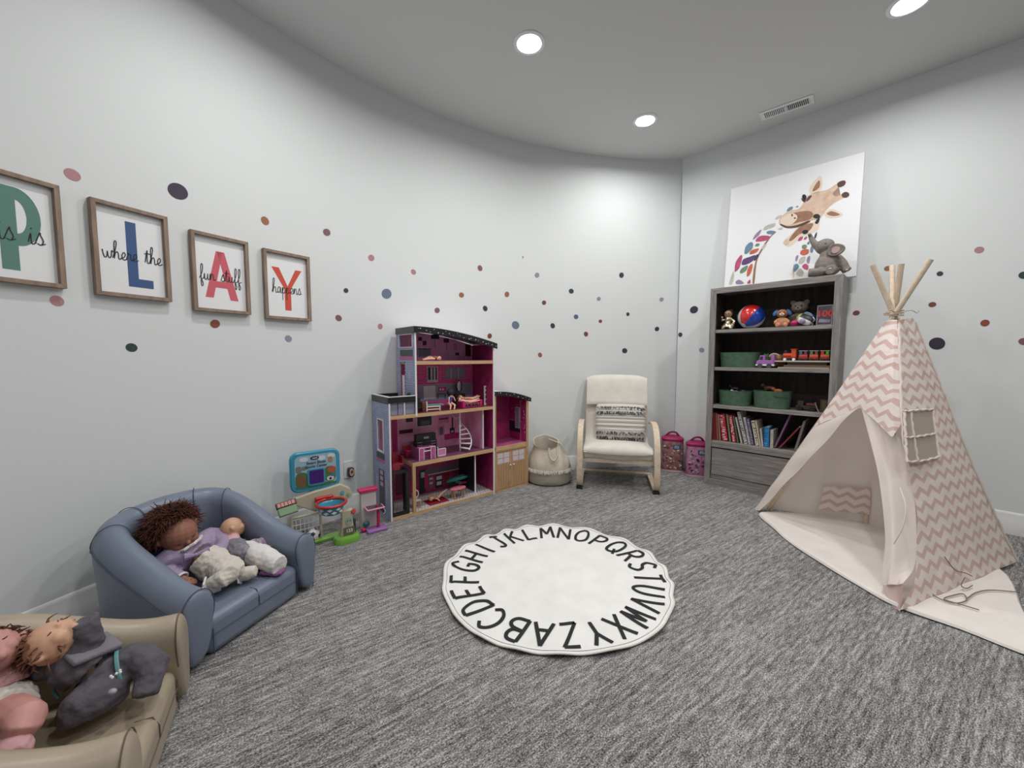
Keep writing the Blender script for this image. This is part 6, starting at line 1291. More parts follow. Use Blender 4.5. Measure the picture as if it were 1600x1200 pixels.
b = MB(); b.box((0, 0, 0), (.085, .10, .016)); bi = b.build('bib', mat('bib_grey', srgb(118, 114, 122), .95, noise=.08, nscale=20, bump=.5), t, bevel=.007, sub=1); bi.location = (ch3 * .38 + hp3 * .62) + Vector((0, 0, .060)); bi.rotation_euler = (R(-10), R(10), R(-22))
M_TEAL = mat('teal_trim', srgb(98, 150, 156), .7)
def ringtube(name, c, ax, r, th, m, par, a0=-100, a1=100):
    ax = ax.normalized(); u_ = Vector((0, 0, 1)) - ax * ax.z; u_.normalize(); v_ = ax.cross(u_); b = MB(); b.tube([c + (u_ * math.cos(R(a)) + v_ * math.sin(R(a))) * r for a in range(a0, a1 + 1, 10)], th, 6); return b.build(name, m, par)
ringtube('teal_band', hp3 + (q1 - hp3) * .62, q1 - hp3, .054, .005, M_TEAL, t); ringtube('teal_band', hp3 + (q1 - hp3) * .05 + Vector((0, .02, .0)), q1 - hp3, .062, .004, M_TEAL, t, -100, 20); ringtube('teal_band', lg1 * .4 + hp3 * .6 + Vector((-.03, -.01, .004)), lg1 - hp3, .054, .004, M_TEAL, t, -20, 110)
b = MB(); cst = dl(c3(808, 545, .30))
for k, (a_, c_) in enumerate(((0, 0), (-.006, -.008), (.002, -.012), (.006, .004), (-.001, .010))): b.sph(cst + Vector((a_, c_, 0)), .0035, 6)
b.build('star_patch', M_WHITE, t)
b = MB(); b.sph(dl(c3(780, 670, .27)), (.010, .008, .007), 10); b.build('tag_button', mat('tag_grey', srgb(150, 150, 160), .4), t)
M_BRH = mat('brown_wispy_hair', srgb(112, 70, 52), .75)
hairtuft(t, hc, hr, (upv + Vector((.1, .6, .1))).normalized(), 260, M_BRH, L_=.028, seed=6, avoid=fw)
# --- doll in pink at the edge of the photograph
Hc = c3(-60, 400, .385); t = thing('baby_doll', 'baby doll in a pink top and white skirt, cut by the left photo edge', 'baby doll', (Hc.x, Hc.y, .15), 0)
hc = dl(Hc); fw = Vector((.5, -.3, .6)).normalized(); upv = Vector((-.6, .1, .8)).normalized(); hr = .05
ch4 = dl(c3(-50, 590, .31)); hp4 = dl(c3(-20, 800, .25)); s4 = dl(c3(110, 545, .30)); k4 = dl(c3(190, 870, .28)); f4 = dl(c3(80, 1010, .25)); f4b = dl(c3(90, 1090, .245))
b = MB(); head_prims(b, hc, fw, upv, hr); b.tube([hc, ch4], [.03, .035], 10); b.tube([ch4, hp4], .04, 10); b.tube([hp4, k4 + Vector((-.008, 0, 0)), f4], [.040, .038, .022], 12, k=3); b.build('body', M_SKIN3, t, remesh=.0034, smoo=3)
face(t, [o for o in C.objects if o.parent == t][-1], hc, fw, upv, hr, None)
M_PNK = mat('pink_knit', srgb(194, 148, 150), .9, bump=.5, bscale=150)
b = MB(); b.tube([ch4 + (hc - ch4) * .35, ch4, hp4 * .4 + ch4 * .6], [.046, .058, .06], 12); b.tube([ch4, (ch4 + s4) / 2 + Vector((0, 0, .01)), s4], [.045, .038, .030], 12, k=2); b.build('pink_top', M_PNK, t, remesh=.004, dis=.010, disscale=.03)
b = MB(); b.tube([ch4 * .3 + hp4 * .7, hp4, hp4 * .62 + k4 * .38], [.056, .064, .052], 14); b.build('white_skirt', mat('skirt_white', srgb(206, 200, 194), .9, bump=.5, bscale=60), t, remesh=.004, dis=.014, disscale=.03)
b = MB(); b.tube([f4, f4b, f4b + (f4b - f4) * .6], [.026, .032, .024], 12, k=2); b.build('pink_bootie', M_PNK, t, remesh=.004, dis=.006, disscale=.02)
hairtuft(t, hc, hr, (upv - fw * .5).normalized(), 300, M_AUB, L_=.02, seed=9, avoid=fw)

# ================================================================ toy sports centre, ball, socket, vanity
TM = fmat(Vector((-1.262, 2.195, 0)), R(36.9)); TMI = TM.inverted()
TN = Vector((-math.sin(R(36.9)), math.cos(R(36.9)), 0))
def tp(cx, cy, v=0.):
    q = onplane(420 + cx / 6.665, 680 + cy / 6.665, TM.translation + TN * v, TN); return TMI @ q
toy = thing('toy_sports_center', 'toddler sports activity toy with blue screen board, red hoop and green base', 'activity toy', TM.translation, R(36.9))
M_TBLUE = mat('toy_sky_blue', srgb(52, 142, 172), .3, coat=.3); M_TBEIGE = mat('toy_beige', srgb(186, 178, 156), .45); M_TRED2 = mat('toy_hoop_red', srgb(178, 40, 38), .3, coat=.4); M_TGRN = mat('toy_base_green', srgb(112, 164, 62), .3, coat=.3)
BV = .05
a_ = tp(215, 400, BV); c_ = tp(735, 300, BV); bx0, bx1 = a_.x, c_.x; bz1 = (tp(300, 190, BV).z + tp(690, 120, BV).z) / 2; bz0 = (tp(290, 630, BV).z + tp(700, 500, BV).z) / 2
def rrect(x0, x1, z0, z1, r, n=6):
    o_ = []
    for cx_, cz_, a0 in ((x1 - r, z0 + r, -90), (x1 - r, z1 - r, 0), (x0 + r, z1 - r, 90), (x0 + r, z0 + r, 180)):
        for k in range(n + 1): a = R(a0 + 90 * k / n); o_.append((cx_ + r * math.cos(a), cz_ + r * math.sin(a)))
    return o_
b = MB(); b.prism(rrect(bx0, bx1, bz0, bz1, .045), BV - .018, BV + .02); bd = b.build('screen_board', M_TBLUE, toy, bevel=.009)
bm_ = .024; SX0, SX1, SZ0, SZ1 = bx0 + bm_, bx1 - bm_, bz0 + bm_, bz1 - bm_ * .9; SW = SX1 - SX0; SHh = SZ1 - SZ0; Y0 = BV - .0185
b = MB(); b.prism(rrect(SX0, SX1, SZ0, SZ1, .03), Y0 - .001, Y0 + .002); pc_ = b.build('printed_card', mat('card_sky', srgb(150, 180, 194), .35), bd, smooth=False)
pic = [  # u0,u1,v0,v1,colour
 ('cg', 0, .30, .0, .50, srgb(70, 112, 66)), ('cg', .70, 1, .10, .58, srgb(78, 118, 70)), ('cg', .0, 1, .0, .10, srgb(74, 110, 60)), ('cw', .12, .32, .82, .95, srgb(206, 212, 216)), ('cw', .56, .74, .80, .94, srgb(206, 212, 216)), ('cw', .80, .98, .84, .97, srgb(206, 212, 216)),
 ('cb', .05, .26, .06, .42, srgb(120, 84, 62)), ('cgr', .02, .16, .50, .70, srgb(120, 118, 116)), ('cgr', .16, .28, .56, .68, srgb(150, 134, 110)), ('co', .80, 1.0, .36, .56, srgb(178, 86, 54)), ('ct', .80, .92, .70, .88, srgb(170, 130, 98)), ('cw2', .76, .94, .12, .26, srgb(200, 202, 204)), ('ck', .82, .88, .14, .22, srgb(26, 26, 30)), ('ctl', .86, 1, .24, .36, srgb(60, 120, 130))]
b = MB(); ms = []
for k, (nm_, u0, u1, v0, v1, c) in enumerate(pic):
    m_ = mat('card_' + nm_, c, .4)
    if m_ not in ms: ms.append(m_)
    b.mi = ms.index(m_); cx_ = SX0 + SW * (u0 + u1) / 2; cz_ = SZ0 + SHh * (v0 + v1) / 2; rx_ = SW * (u1 - u0) / 2; rz_ = SHh * (v1 - v0) / 2; cx_ = min(max(cx_, SX0 + rx_ * .98 + .002), SX1 - rx_ * .98 - .002)
    b.prism([(cx_ + rx_ * math.copysign(abs(math.cos(a)) ** .7, math.cos(a)), cz_ + rz_ * math.copysign(abs(math.sin(a)) ** .7, math.sin(a))) for a in [R(15 * q) for q in range(24)]], Y0 - .0014 - k * .0001, Y0 - .001)
b.build('printed_animals', ms, pc_, smooth=False)
fx0, fx1, fz0, fz1 = SX0 + SW * .29, SX0 + SW * .72, SZ0 + SHh * .05, SZ0 + SHh * .57
b = MB(); b.prism(rrect(fx0, fx1, fz0, fz1, .014), Y0 - .007, Y0); sf = b.build('screen_frame', M_TBLUE, bd, bevel=.002)
b = MB(); b.prism(rrect(fx0 + .010, fx1 - .009, fz0 + .012, fz1 - .009, .008), Y0 - .0085, Y0 - .006); b.build('screen', mat('screen_purple', srgb(62, 22, 112), .3), sf)
text_mesh('Smart Shots', .0215, pc_, 'printed_title', mat('title_navy', srgb(34, 40, 74), .5), ((SX0 + SX1) / 2 + .003, Y0 - .0034, SZ0 + SHh * .755), bold=.0004); text_mesh('Sports Center', .0205, pc_, 'printed_title', mat('title_navy', srgb(34, 40, 74), .5), ((SX0 + SX1) / 2 + .003, Y0 - .0034, SZ0 + SHh * .645), bold=.0004)
b = MB(); b.prism([(SX0 + SW * .48 + .024 * math.cos(a), SZ0 + SHh * .9 + .010 * math.sin(a)) for a in [R(20 * q) for q in range(18)]], Y0 - .0036, Y0 - .001); lo = b.build('logo_oval', mat('logo_navy', srgb(22, 28, 60), .4), pc_, smooth=False)
text_mesh('vtech', .013, lo, 'logo_lettering', M_WHITE, (SX0 + SW * .48, Y0 - .0042, SZ0 + SHh * .9), bold=.0003)
# beige arch behind the hoop, scoreboard, goal net, post and base
g = lambda cx, cy, v=.03: tp(cx, cy, v)
b = MB(); b.prism([(g(250, 700).x, g(250, 720).z), (g(250, 700).x, g(250, 660).z), (g(480, 600).x, g(480, 575).z), (g(600, 560).x, g(600, 545).z), (g(740, 510).x, g(740, 500).z), (g(840, 550).x, g(840, 545).z), (g(865, 640).x, g(865, 620).z), (g(700, 740).x, g(700, 740).z), (g(480, 770).x, g(480, 790).z)], .012, .055); arch = b.build('panel', M_TBEIGE, toy, bevel=.006)
b = MB(); b.cyl(g(765, 597, .012), g(765, 597, .005), .0105, n=18); b.build('blue_button', M_TBLUE, arch)
b = MB(); b.cyl(g(828, 612, .012), g(828, 612, .005), .009, n=18); b.build('green_button', mat('btn_green', srgb(120, 150, 90), .4), arch)
def sw(name, pts, r, m, par=None, k=0, n=8): b = MB(); b.tube(pts, r, n, k=k); return b.build(name, m, par or toy)
sw('support_bar', [g(560, 560, .05), g(560, 640, .04)], .012, M_TBLUE)
sc_ = g(195, 770, -.01); b = MB(); b.M = Matrix.Translation(sc_) @ Matrix.Rotation(R(-35), 4, 'X') @ Matrix.Rotation(R(-8), 4, 'Y'); b.bx(-.048, .048, -.008, .012, -.032, .040); sb = b.build('scoreboard', mat('score_green', srgb(108, 140, 96), .4), toy, bevel=.004)
b = MB(); b.M = Matrix.Translation(sc_) @ Matrix.Rotation(R(-35), 4, 'X') @ Matrix.Rotation(R(-8), 4, 'Y'); b.bx(-.052, .052, -.013, .012, .014, .046); tb = b.build('score_tabs_box', mat('score_dark', srgb(40, 44, 52), .4), sb, bevel=.003)
b = MB(); b.M = Matrix.Translation(sc_) @ Matrix.Rotation(R(-35), 4, 'X') @ Matrix.Rotation(R(-8), 4, 'Y'); [b.bx(-.044 + k * .018, -.030 + k * .018, -.0145, -.012, .019, .041) for k in range(5)]; b.build('score_tabs', mat('score_pink', srgb(206, 130, 120), .4), tb)
hcn = g(650, 705, -.085); hrx = .080
b = MB(); b.tube([hcn + Vector((hrx * math.cos(a), hrx * math.sin(a), 0)) for a in [R(12 * k) for k in range(30)]], .0085, 10, closed=True); hoop = b.build('hoop', M_TRED2, toy)
b = MB(); b.box(hcn + Vector((-.02, hrx + .012, .008)), (.10, .04, .024)); b.build('hoop_bracket', M_TRED2, toy, bevel=.005)
b = MB(); b.loft([[hcn + Vector(((.076 - .0055 * z_) * math.cos(a), (.076 - .0055 * z_) * math.sin(a), -.004 - .0135 * z_)) for a in [R(10 * k) for k in range(36)]] for z_ in range(5)], cap=False); b.build('hoop_net', M_TBLUE, hoop, solid=.002)
b = MB()
for row in (0, 1):
    for k in range(10): a = R(36 * k + row * 18); q_r = .0745 - row * .0065; p = hcn + Vector((q_r * math.cos(a), q_r * math.sin(a), -.020 - row * .020)); b.M = Matrix.Translation(p) @ Matrix.Rotation(a - R(90), 4, 'Z'); b.prism([(-.015, 0), (0, -.009), (.015, 0), (0, .009)], -.002, .001)
b.build('net_diamonds', M_WHITE, hoop, smooth=False)
pb = g(830, 1020, -.10); pb.z = 0
b = MB(); b.loft([[Vector((pb.x - .01 + sx * .074 * math.copysign(abs(math.cos(a)) ** .6, math.cos(a)), pb.y + .0 + .055 * sx * math.copysign(abs(math.sin(a)) ** .6, math.sin(a)), z_)) for a in [R(12 * k) for k in range(30)]] for sx, z_ in ((.02, 0), (1, 0), (1, .02), (.9, .032), (.6, .036), (.02, .036))]); b.build('base_foot', M_TGRN, toy)
b = MB(); b.bx(g(300, 900).x, pb.x - .02, -.045, .02, 0, .022); b.build('base_bar', M_TGRN, toy, bevel=.007)
b = MB(); b.loft([[Vector((pb.x - .005 + w_ * sx, pb.y + .01 + d_ * sy, z_)) for sx, sy in ((-1, -1), (1, -1), (1, 1), (-1, 1))] for w_, d_, z_ in ((.044, .024, .034), (.034, .020, .08), (.030, .018, .14), (.034, .020, .185))]); post = b.build('post', M_TBEIGE, toy, bevel=.005)
b = MB(); b.prism(rrect(pb.x - .030, pb.x + .032, .042, .085, .006), pb.y - .020, pb.y - .012); pp = b.build('number_plate', mat('plate_grey', srgb(104, 96, 84), .4), post, smooth=False)
text_mesh('123', .026, pp, 'plate_lettering', M_WHITE, (pb.x + .001, pb.y - .0205, .064), bold=.0006)
b = MB(); b.prism([(pb.x + .002 + .020 * math.cos(a), .118 + .024 * math.sin(a)) for a in [R(24 * q) for q in range(15)]], pb.y - .012, pb.y - .005); cf = b.build('character_plate', mat('plate_blue', srgb(150, 166, 160), .4), post, smooth=False)
b = MB()
for sx in (-1, 1): b.sph((pb.x + .002 + sx * .007, pb.y - .013, .122), .003, 8)
b.build('printed_eyes', M_BLACK, cf)
b = MB(); b.cyl((pb.x + .03, pb.y + .005, .165), (pb.x + .03, pb.y - .015, .175), .016, .014); b.build('red_knob', M_TRED2, post, bevel=.003)
b = MB(); b.bx(pb.x + .030, pb.x + .044, pb.y - .005, pb.y + .015, .03, .12); b.build('side_lever', mat('lever_green', srgb(40, 74, 60), .4), post, bevel=.004)
ga, gb_ = g(240, 860, -.02), g(540, 780, -.02); b = MB()
for k in range(8): x_ = ga.x + (gb_.x - ga.x) * k / 7; b.tube([(x_, -.02, .02), (x_, -.005, .16)], .0018, 5)
for k in range(5): z_ = .03 + k * .032; b.tube([(ga.x, -.018 + k * .003, z_), (gb_.x, -.018 + k * .003, z_)], .0018, 5)
b.build('goal_net', M_WHITE, toy)
b = MB(); 
b.tube([(gb_.x, -.02, .01), (gb_.x, -.004, .17)], .007, 8); b.tube([(ga.x, -.02, .01), (ga.x, -.004, .17)], .007, 8); b.tube([(ga.x, -.004, .17), (gb_.x, -.004, .17)], .007, 8)
b.build('goal_frame', M_TBEIGE, toy)
# soccer ball
p = onz(487, 849); t = thing('soccer_ball', 'small white and black toy soccer ball peeking out behind the blue sofa arm', 'ball', (p.x - .002, p.y + .020, 0))
r_ = .040; b = MB(); b.sph((0, 0, r_), r_, 24); b.build('shell', M_WHITE, t)
phi_ = (1 + 5 ** .5) / 2; b = MB(); rotm = Euler((R(22), R(30), R(10))).to_matrix()
for v_ in [(0, s1, s2 * phi_) for s1 in (-1, 1) for s2 in (-1, 1)] + [(s1, s2 * phi_, 0) for s1 in (-1, 1) for s2 in (-1, 1)] + [(s2 * phi_, 0, s1) for s1 in (-1, 1) for s2 in (-1, 1)]:
    n_ = (rotm @ Vector(v_)).normalized(); o_ = n_.orthogonal().normalized(); q_ = n_.cross(o_)
    b.loft([[Vector((0, 0, r_)) + (n_ * .985 + (o_ * math.cos(R(72 * k)) + q_ * math.sin(R(72 * k))) * s_).normalized() * (r_ + .0006) for k in range(5)] for s_ in (.34, .02)])
b.build('black_patches', M_BLACK, t, smooth=False)
# wall socket with a plug-in night light
p = circ(545, 733); n = Vector((CC.x - p.x, CC.y - p.y, 0)).normalized(); an = math.atan2(n.y, n.x) + R(90)
t = thing('wall_socket', 'white wall socket plate between the sports toy and the dollhouse', 'wall socket', p + n * .001, an)
b = MB(); b.prism(rrect(-.036, .036, -.058, .058, .005), -.006, 0); b.build('plate', M_TRIM, t, bevel=.0015)
b = MB(); b.prism(rrect(-.016, .016, .008, .038, .008), -.0075, -.006); b.build('outlet_face', M_WHITE, t)
t = thing('night_light', 'purple and cream plug-in night light in the wall socket', 'night light', p + n * .008, an)
b = MB(); b.prism(rrect(-.018, .022, -.05, .016, .014), -.028, 0); b.build('housing', mat('nl_purple', srgb(62, 36, 74), .35), t, bevel=.004)
b = MB(); b.prism([(.002 + .015 * math.cos(a), -.014 + .024 * math.sin(a) - (.004 if math.sin(a) < 0 else 0)) for a in [R(20 * q) for q in range(18)]], -.031, -.027); b.build('shade', mat('nl_cream', srgb(206, 176, 150), .4), t)
b = MB(); b.sph((.002, -.032, -.012), (.009, .003, .012), 10); b.build('picture', mat('nl_brown', srgb(118, 66, 40), .5), t)
# pink toy vanity
VO = onz(588, 829); VA = R(36); vt = thing('toy_checkout', 'small pink, white and lilac toy play stand left of the dollhouse', 'play stand', (VO.x - .02, VO.y + .05, 0), VA)
VM = fmat(Vector((VO.x - .02, VO.y + .05, 0)), VA); VMI = VM.inverted()
def vp(cx, cy, v): return VMI @ onplane(420 + cx / 6.665, 680 + cy / 6.665, VM.translation + Vector((-math.sin(VA), math.cos(VA), 0)) * v, Vector((-math.sin(VA), math.cos(VA), 0)))
M_VP = mat('stand_pink', srgb(186, 32, 92), .35); M_VL = mat('stand_lilac', srgb(150, 106, 170), .4); M_VW = mat('stand_offwhite', srgb(200, 190, 190), .45)
za = vp(1040, 560, .02).z; x0 = vp(950, 700, .02).x; x1 = vp(1110, 700, .02).x
b = MB(); b.bx(x0, x1, .0, .035, .005, za - .012); b.build('tower', M_VW, vt, bevel=.005)
b = MB(); b.prism(rrect(x0 - .012, x1 + .012, za - .012, za + .010, .009), -.012, .045); b.build('canopy', M_VP, vt, bevel=.005)
zb_ = vp(1110, 760, -.05).z; xt0 = vp(1010, 720, -.05).x; xt1 = vp(1200, 760, -.05).x
b = MB(); b.bx(xt0, xt1, -.075, .0, zb_ - .004, zb_ + .006); b.build('tray', mat('stand_palepink', srgb(214, 150, 170), .4), vt, bevel=.004)
b = MB(); b.bx(xt0 + .008, xt1 - .008, -.068, -.006, zb_ + .006, zb_ + .0075); b.build('tray_print', mat('stand_darkprint', srgb(70, 62, 72), .4, noise=.5, nscale=60), vt)
b = MB(); b.tube([((xt0 + xt1) / 2 + .02, -.045, zb_), ((xt0 + xt1) / 2 + .02, -.045, .02)], .009, 10); b.build('column', M_VP, vt)
b = MB(); b.bx(xt0 + .0, xt1 + .012, -.085, -.01, .0, .018); b.build('base', M_VL, vt, bevel=.005)
b = MB(); b.sph((xt0 - .012, -.03, .014), (.016, .014, .014)); b.build('pink_foot', M_VP, vt)
b = MB(); b.sph((x0 + .025, -.02, .045), (.022, .016, .018)); b.build('teal_pot', mat('stand_teal', srgb(34, 96, 104), .4), vt)
b = MB(); b.cyl(((xt0 + xt1) / 2 + .012, -.05, zb_ + .006), ((xt0 + xt1) / 2 + .012, -.05, zb_ + .022), .009); b.build('pink_knob', M_VP, vt)
b = MB(); b.tube([(xt1 - .006, -.05, zb_ - .002), (xt1 + .004, -.06, zb_ - .03), (xt1 - .006, -.06, zb_ - .045)], .002, 6, k=3); b.build('cord_loop', M_WHITE, vt)

# ================================================================ play mat and teepee
mp = [(1.735, 2.67), (1.66, 2.40), (1.632, 2.20), (1.635, 1.98), (1.655, 1.80), (1.68, 1.64), (1.80, 1.50), (1.943, 1.337), (2.187, 1.599), (2.514, 1.951), (2.44, 2.28), (2.30, 2.50), (2.05, 2.62)]
mo = thing('play_mat', 'thick cream quilted mat on the carpet under the teepee', 'play mat', (2.0, 2.0, 0))
P_ = catmull([Vector((x, y, 0)) for x, y in mp], 5, True); P_ = [p - Vector((2, 2, 0)) for p in P_]; b = MB()
cen = Vector((.0, -.02, 0))
def mring(k, z, wv=0): return [cen.lerp(p, k) + Vector((0, 0, z + wv * (.5 + .5 * math.sin(i * .55)) )) for i, p in enumerate(P_)]
b.loft([mring(.05, .0008), mring(.98, .0008), mring(1.0, .006, .003), mring(.985, .014, .006), mring(.94, .016, .004), mring(.85, .0150), mring(.6, .0150), mring(.3, .0150), mring(.04, .0150)])
b.build('quilted_cloth', mat('mat_cream', srgb(222, 216, 210), .9, noise=.04, nscale=10, bump=.6, bscale=24), mo)
TL_ = Vector((1.757, 2.760, 0)); TF = Vector((1.672, 1.600, 0)); TR = Vector((2.659, 1.995, 0)); TB = Vector((2.30, 2.50, 0)); AP = aty(1395, 490, 2.20)
tee = thing('teepee', 'childs play teepee of cream cloth with pink chevrons on wooden poles', 'play tent', (2.1, 2.2, 0))
TO = Vector((2.1, 2.2, 0))
N1 = (TL_ - AP).cross(TF - AP).normalized(); N2 = (TF - AP).cross(TR - AP).normalized(); N3 = (TL_ - AP).cross(TB - AP).normalized(); N4 = (TB - AP).cross(TR - AP).normalized()
N1 = N1 if N1.dot(CO - AP) > 0 else -N1; N2 = N2 if N2.dot(CO - AP) > 0 else -N2; N3 = N3 if N3.dot(CO - AP) > 0 else -N3; N4 = N4 if N4.dot(CO - AP) > 0 else -N4
def p1(px, py): return onplane(px, py, AP, N1)
def p2(px, py):
    q = onplane(px, py, AP, N2); q.z = max(q.z, .018); return q
def p3(px, py): return onplane(px, py, AP + N3 * .0, N3)
def resamp(P_, n):
    d = [0]
    for a, c in zip(P_, P_[1:]): d.append(d[-1] + (c - a).length)
    out = []
    for k in range(n + 1):
        s_ = d[-1] * k / n; i = 0
        while i < len(P_) - 2 and d[i + 1] < s_: i += 1
        out.append(P_[i].lerp(P_[i + 1], (s_ - d[i]) / max(1e-9, d[i + 1] - d[i])))
    return out
M_CHEV = chevron_mat('pink_chevron_cloth', srgb(238, 228, 222), srgb(214, 186, 177), py=.064, amp=.033, fill=.40)
M_TCL = mat('teepee_plain_cloth', srgb(240, 231, 225), .9, noise=.03, nscale=8, bump=.7, bscale=18)
def translucent(m, col, k=.4):
    nt = m.node_tree; p = nt.nodes['Principled BSDF']; out = nt.nodes['Material Output']; t_ = nt.nodes.new('ShaderNodeBsdfTranslucent'); t_.inputs[0].default_value = tuple(col) + (1,)
    mx = nt.nodes.new('ShaderNodeMixShader'); mx.inputs[0].default_value = k; nt.links.new(p.outputs[0], mx.inputs[1]); nt.links.new(t_.outputs[0], mx.inputs[2]); nt.links.new(mx.outputs[0], out.inputs[0])
translucent(M_TCL, srgb(246, 234, 226), .35); translucent(M_CHEV, srgb(240, 222, 214), .15)
def cloth(name, A_, B_, m, N_, nu=30, nv=30, wave=None, uvo=(0, 0), par=None, th=.0, k=4):
    A_ = resamp(catmull(A_, k) if len(A_) > 2 else A_, nv); B_ = resamp(catmull(B_, k) if len(B_) > 2 else B_, nv)
    H_ = Vector((0, 0, 1)).cross(N_).normalized(); S_ = N_.cross(H_)
    def fn(u, v):
        i = min(int(v * nv + .5), nv); p = A_[i].lerp(B_[i], u)
        if wave: p = p + N_ * wave(u, v)
        return p - TO
    def uv(u, v): q = fn(u, v) + TO - AP; return (q.dot(H_) + uvo[0] + 5, q.dot(S_) + uvo[1] + 5)
    b = MB(); b.grid(fn, nu, nv, uv); return b.build(name, m, par or tee, solid=th, norm=False)
FE = [p2(*q) for q in [(1403, 500), (1405, 560), (1407, 640), (1410, 690), (1424, 750), (1431, 800), (1433, 860), (1428, 905), (1415, 940), (1405, 957)]]
FEr = resamp(FE, 60)
def fold(a1=.010, a2=.006):
    return lambda u, v: a1 * math.sin(u * 5 + 1) * math.sin(v * math.pi) + a2 * math.sin(9 * u + 7 * v) * math.sin(math.pi * v) * math.sin(math.pi * u)
RE = [p2(*q) for q in [(1427, 497), (1458, 575), (1497, 675), (1535, 765), (1566, 832), (1588, 882)]]
cloth('side_panel', FE, RE, M_CHEV, N2, 44, 60, lambda u, v: .018 * math.sin(u * math.pi) * math.sin(v * math.pi) + .006 * math.sin(u * 22) * max(0, v - .45) + .004 * math.sin(30 * v) * math.exp(-u * 12), (0, .02))
# front panel above the opening
top_ = [p1(1386, 500), p1(1403, 500)]; bot = [p1(*q) for q in [(1271, 668), (1290, 659), (1318, 648), (1345, 637), (1370, 660), (1394, 684), (1410, 692)]]
bot[-1] = FEr[int(60 * .40)]
def frontgrid():
    B_ = resamp(bot, 40); b = MB(); H_ = Vector((0, 0, 1)).cross(N1).normalized(); S_ = N1.cross(H_)
    T_ = [p + N1 * .004 for p in resamp([top_[0], FE[0]], 40)]
    f_ = lambda u, v: T_[int(u * 40 + .5)].lerp(B_[int(u * 40 + .5)], v) + N1 * (.016 * math.sin(math.pi * v ** .7) * math.sin(math.pi * u) + .005 * math.sin(14 * u) * v * (1 - u)) - TO
    b.grid(f_, 40, 30, lambda u, v: ((f_(u, v) + TO - AP).dot(H_) + 5, (f_(u, v) + TO - AP).dot(S_) + 5.03)); return b.build('front_panel', M_CHEV, tee, norm=False)
frontgrid()
cloth('left_door_flap', [p1(*q) for q in [(1271, 668), (1245, 704), (1212, 750), (1178, 797)]], [p1(*q) + N1 * .012 for q in [(1344, 638), (1318, 662), (1285, 700), (1246, 740), (1190, 799)]], M_TCL, N1, 16, 30, lambda u, v: .014 * math.sin(math.pi * u) * math.sin(math.pi * v) + .003 * math.sin(20 * v))
cloth('right_door_flap', [p1(*q) for q in [(1346, 638), (1360, 690), (1373, 745), (1381, 810), (1383, 850), (1379, 885), (1377, 914)]], [p2(*q) + N1 * .008 for q in [(1408, 686), (1420, 722), (1429, 760), (1434, 810), (1435, 855), (1430, 890), (1413, 913)]], M_TCL, N1, 24, 40, lambda u, v: .016 * math.sin(math.pi * u) * math.sin(math.pi * v) + .007 * math.sin(12 * u + 3 * v) * math.sin(math.pi * u))
cloth('bottom_hem_fold', [p1(1379, 914), p1(1390, 938), p1(1397, 955)], [p2(1411, 912), p2(1410, 935), p2(1406, 957)], mat('teepee_inner_shade', srgb(196, 172, 164), .9, bump=.5, bscale=20), N1, 8, 10, lambda u, v: -.012 * math.sin(math.pi * u))  # darker pink cloth colour paints in the shadow inside the fold
cloth('back_left_panel', [AP + (TL_ - AP) * t_ for t_ in (.06, .5, .985)], [AP + (TB - AP) * t_ for t_ in (.06, .5, .99)], M_TCL, N3, 20, 30, lambda u, v: -.02 * math.sin(math.pi * u) * math.sin(math.pi * v) + .008 * math.sin(9 * u + 4 * v) * v * math.sin(math.pi * u))
cloth('back_right_panel', [AP + (TB - AP) * t_ for t_ in (.06, .5, .99)], [AP + (TR - AP) * t_ for t_ in (.06, .5, .985)], M_TCL, N4, 20, 30, lambda u, v: -.01 * math.sin(math.pi * u) * math.sin(math.pi * v))
q_ = [p3(*q) + N3 * .022 for q in [(1286, 757), (1283, 775), (1277, 793)]], [p3(*q) + N3 * .022 for q in [(1358, 761), (1358, 780), (1356, 801)]]
cloth('chevron_pocket', q_[0], q_[1], M_CHEV, N3, 16, 10, lambda u, v: .002 * math.sin(8 * u), (0, .0))
# window
wq = lambda px, py, d=.020: onplane(px, py, AP + N2 * (.022 + d), N2) - TO
b = MB(); b.poly([wq(*q, .001) for q in [(1412, 645), (1456, 641), (1466, 714), (1415, 722)]]); b.build('window_screen', mat('window_gauze', srgb(178, 164, 150), .9, bump=.3, bscale=60), tee, smooth=False, solid=.001, norm=False)
M_RUF = mat('ruffle_trim', srgb(216, 204, 196), .9, bump=.4, bscale=60)
for pts in ([(1413, 645), (1415, 683), (1417, 722)], [(1412, 643), (1434, 641), (1457, 640)], [(1457, 640), (1462, 678), (1467, 714)], [(1416, 722), (1442, 720), (1467, 714)], [(1423, 645), (1428, 683), (1434, 720)], [(1414, 684), (1436, 682), (1460, 678)]):
    P3 = catmull([wq(*q, .003) for q in pts], 8); wid = .009; b = MB()
    b.tube([p + N2 * .002 * math.sin(i * 2.1) + Vector((0, 0, .0025 * math.sin(i * 1.7))) for i, p in enumerate(P3)], wid * .62, 6); b.build('window_trim', M_RUF, tee)
# ragged seam down the front edge and the right edge
rnd = random.Random(12)
for pts, nm in ((FEr[1:34], 'edge_ruffle'), (resamp(RE, 50)[1:], 'edge_ruffle')):
    b = MB(); b.tube([p - TO + N2 * (.022 if False else .004) + Vector((rnd.uniform(-.003, .003), 0, rnd.uniform(-.002, .002))) for p in pts], .006, 6); b.build(nm, M_RUF, tee)
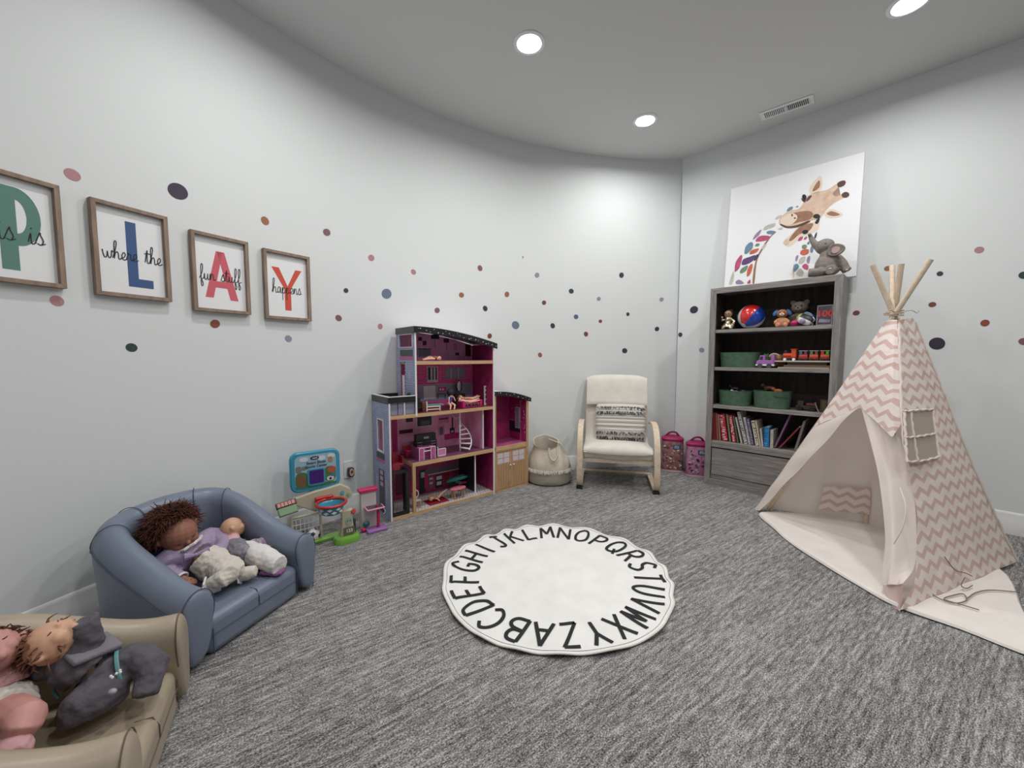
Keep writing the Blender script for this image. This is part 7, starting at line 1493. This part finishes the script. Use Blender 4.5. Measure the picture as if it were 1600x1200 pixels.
# poles
AX = lambda dx_, dy_: AP + Vector((dx_, dy_, 0))
def pole(base, thru, topz):
    d_ = thru - base; top = base + d_ * (topz / d_.z); b = MB(); b.cyl(base - TO, top - TO, .0135, n=14); return b.build('pole', M_BIRCH, tee)
pole(TL_ + Vector((.07, -.03, 0)), AX(.046, .034), 1.615); pole(TR + Vector((-.05, .03, 0)), AX(.064, .060), 1.625); pole(TF + Vector((.10, .15, 0)), AX(.055, .060), 1.635); pole(TB + Vector((.0, -.02, 0)), AX(.098, .092), 1.62)
M_ROPE = mat('jute_rope', srgb(190, 172, 148), .9)
b = MB(); c_ = AP - TO + Vector((.060, .055, .010))
for k in range(3): b.tube([c_ + Vector(((.040 + .003 * math.sin(3 * a)) * math.cos(a), (.040) * math.sin(a), -.012 + k * .009 + .006 * math.sin(a + k))) for a in [R(15 * q) for q in range(24)]], .0035, 6, closed=True)
b.build('rope_wrap', M_ROPE, tee)
for pts in ([(-.03, -.035, .0), (-.06, -.04, .012), (-.085, -.045, .0)], [(-.01, -.042, .0), (-.015, -.05, -.04), (-.012, -.05, -.11)], [(.03, -.03, .005), (.06, -.04, .01), (.09, -.04, -.005), (.10, -.04, .01)]):
    b = MB(); b.tube([c_ + Vector(p) for p in pts], .0022, 6, k=4); b.build('rope_end', M_ROPE, tee)
for pts in ([(1462, 868), (1478, 888), (1494, 893), (1505, 898)], [(1494, 900), (1488, 912), (1496, 922), (1505, 915)]):
    b = MB(); b.tube([p2(*q) - TO + N2 * .03 for q in pts], .0022, 6, k=4); b.build('tie_cord', mat('cord_grey', srgb(128, 112, 104), .9), tee)
b = MB(); b.tube([onz(x, y, .024) - TO for x, y in [(1446, 915), (1462, 932), (1490, 942), (1510, 938), (1505, 928), (1490, 930), (1475, 936), (1500, 944), (1530, 953)]], .0024, 6, k=5); b.build('tie_cord', MC['cord_grey'], tee)
b = MB(); b.tube([onz(x, y, .024) - TO for x, y in [(1510, 936), (1525, 926), (1548, 922), (1590, 925)]], .0024, 6, k=5); b.build('tie_cord', MC['cord_grey'], tee)
sw('door_tie', [(onplane(*q, AP + N1 * .05, N1) - TO) for q in [(1406, 762), (1415, 790), (1411, 822), (1396, 850)]], .003, mat('tie_white', srgb(224, 216, 208), .9), tee, k=5)
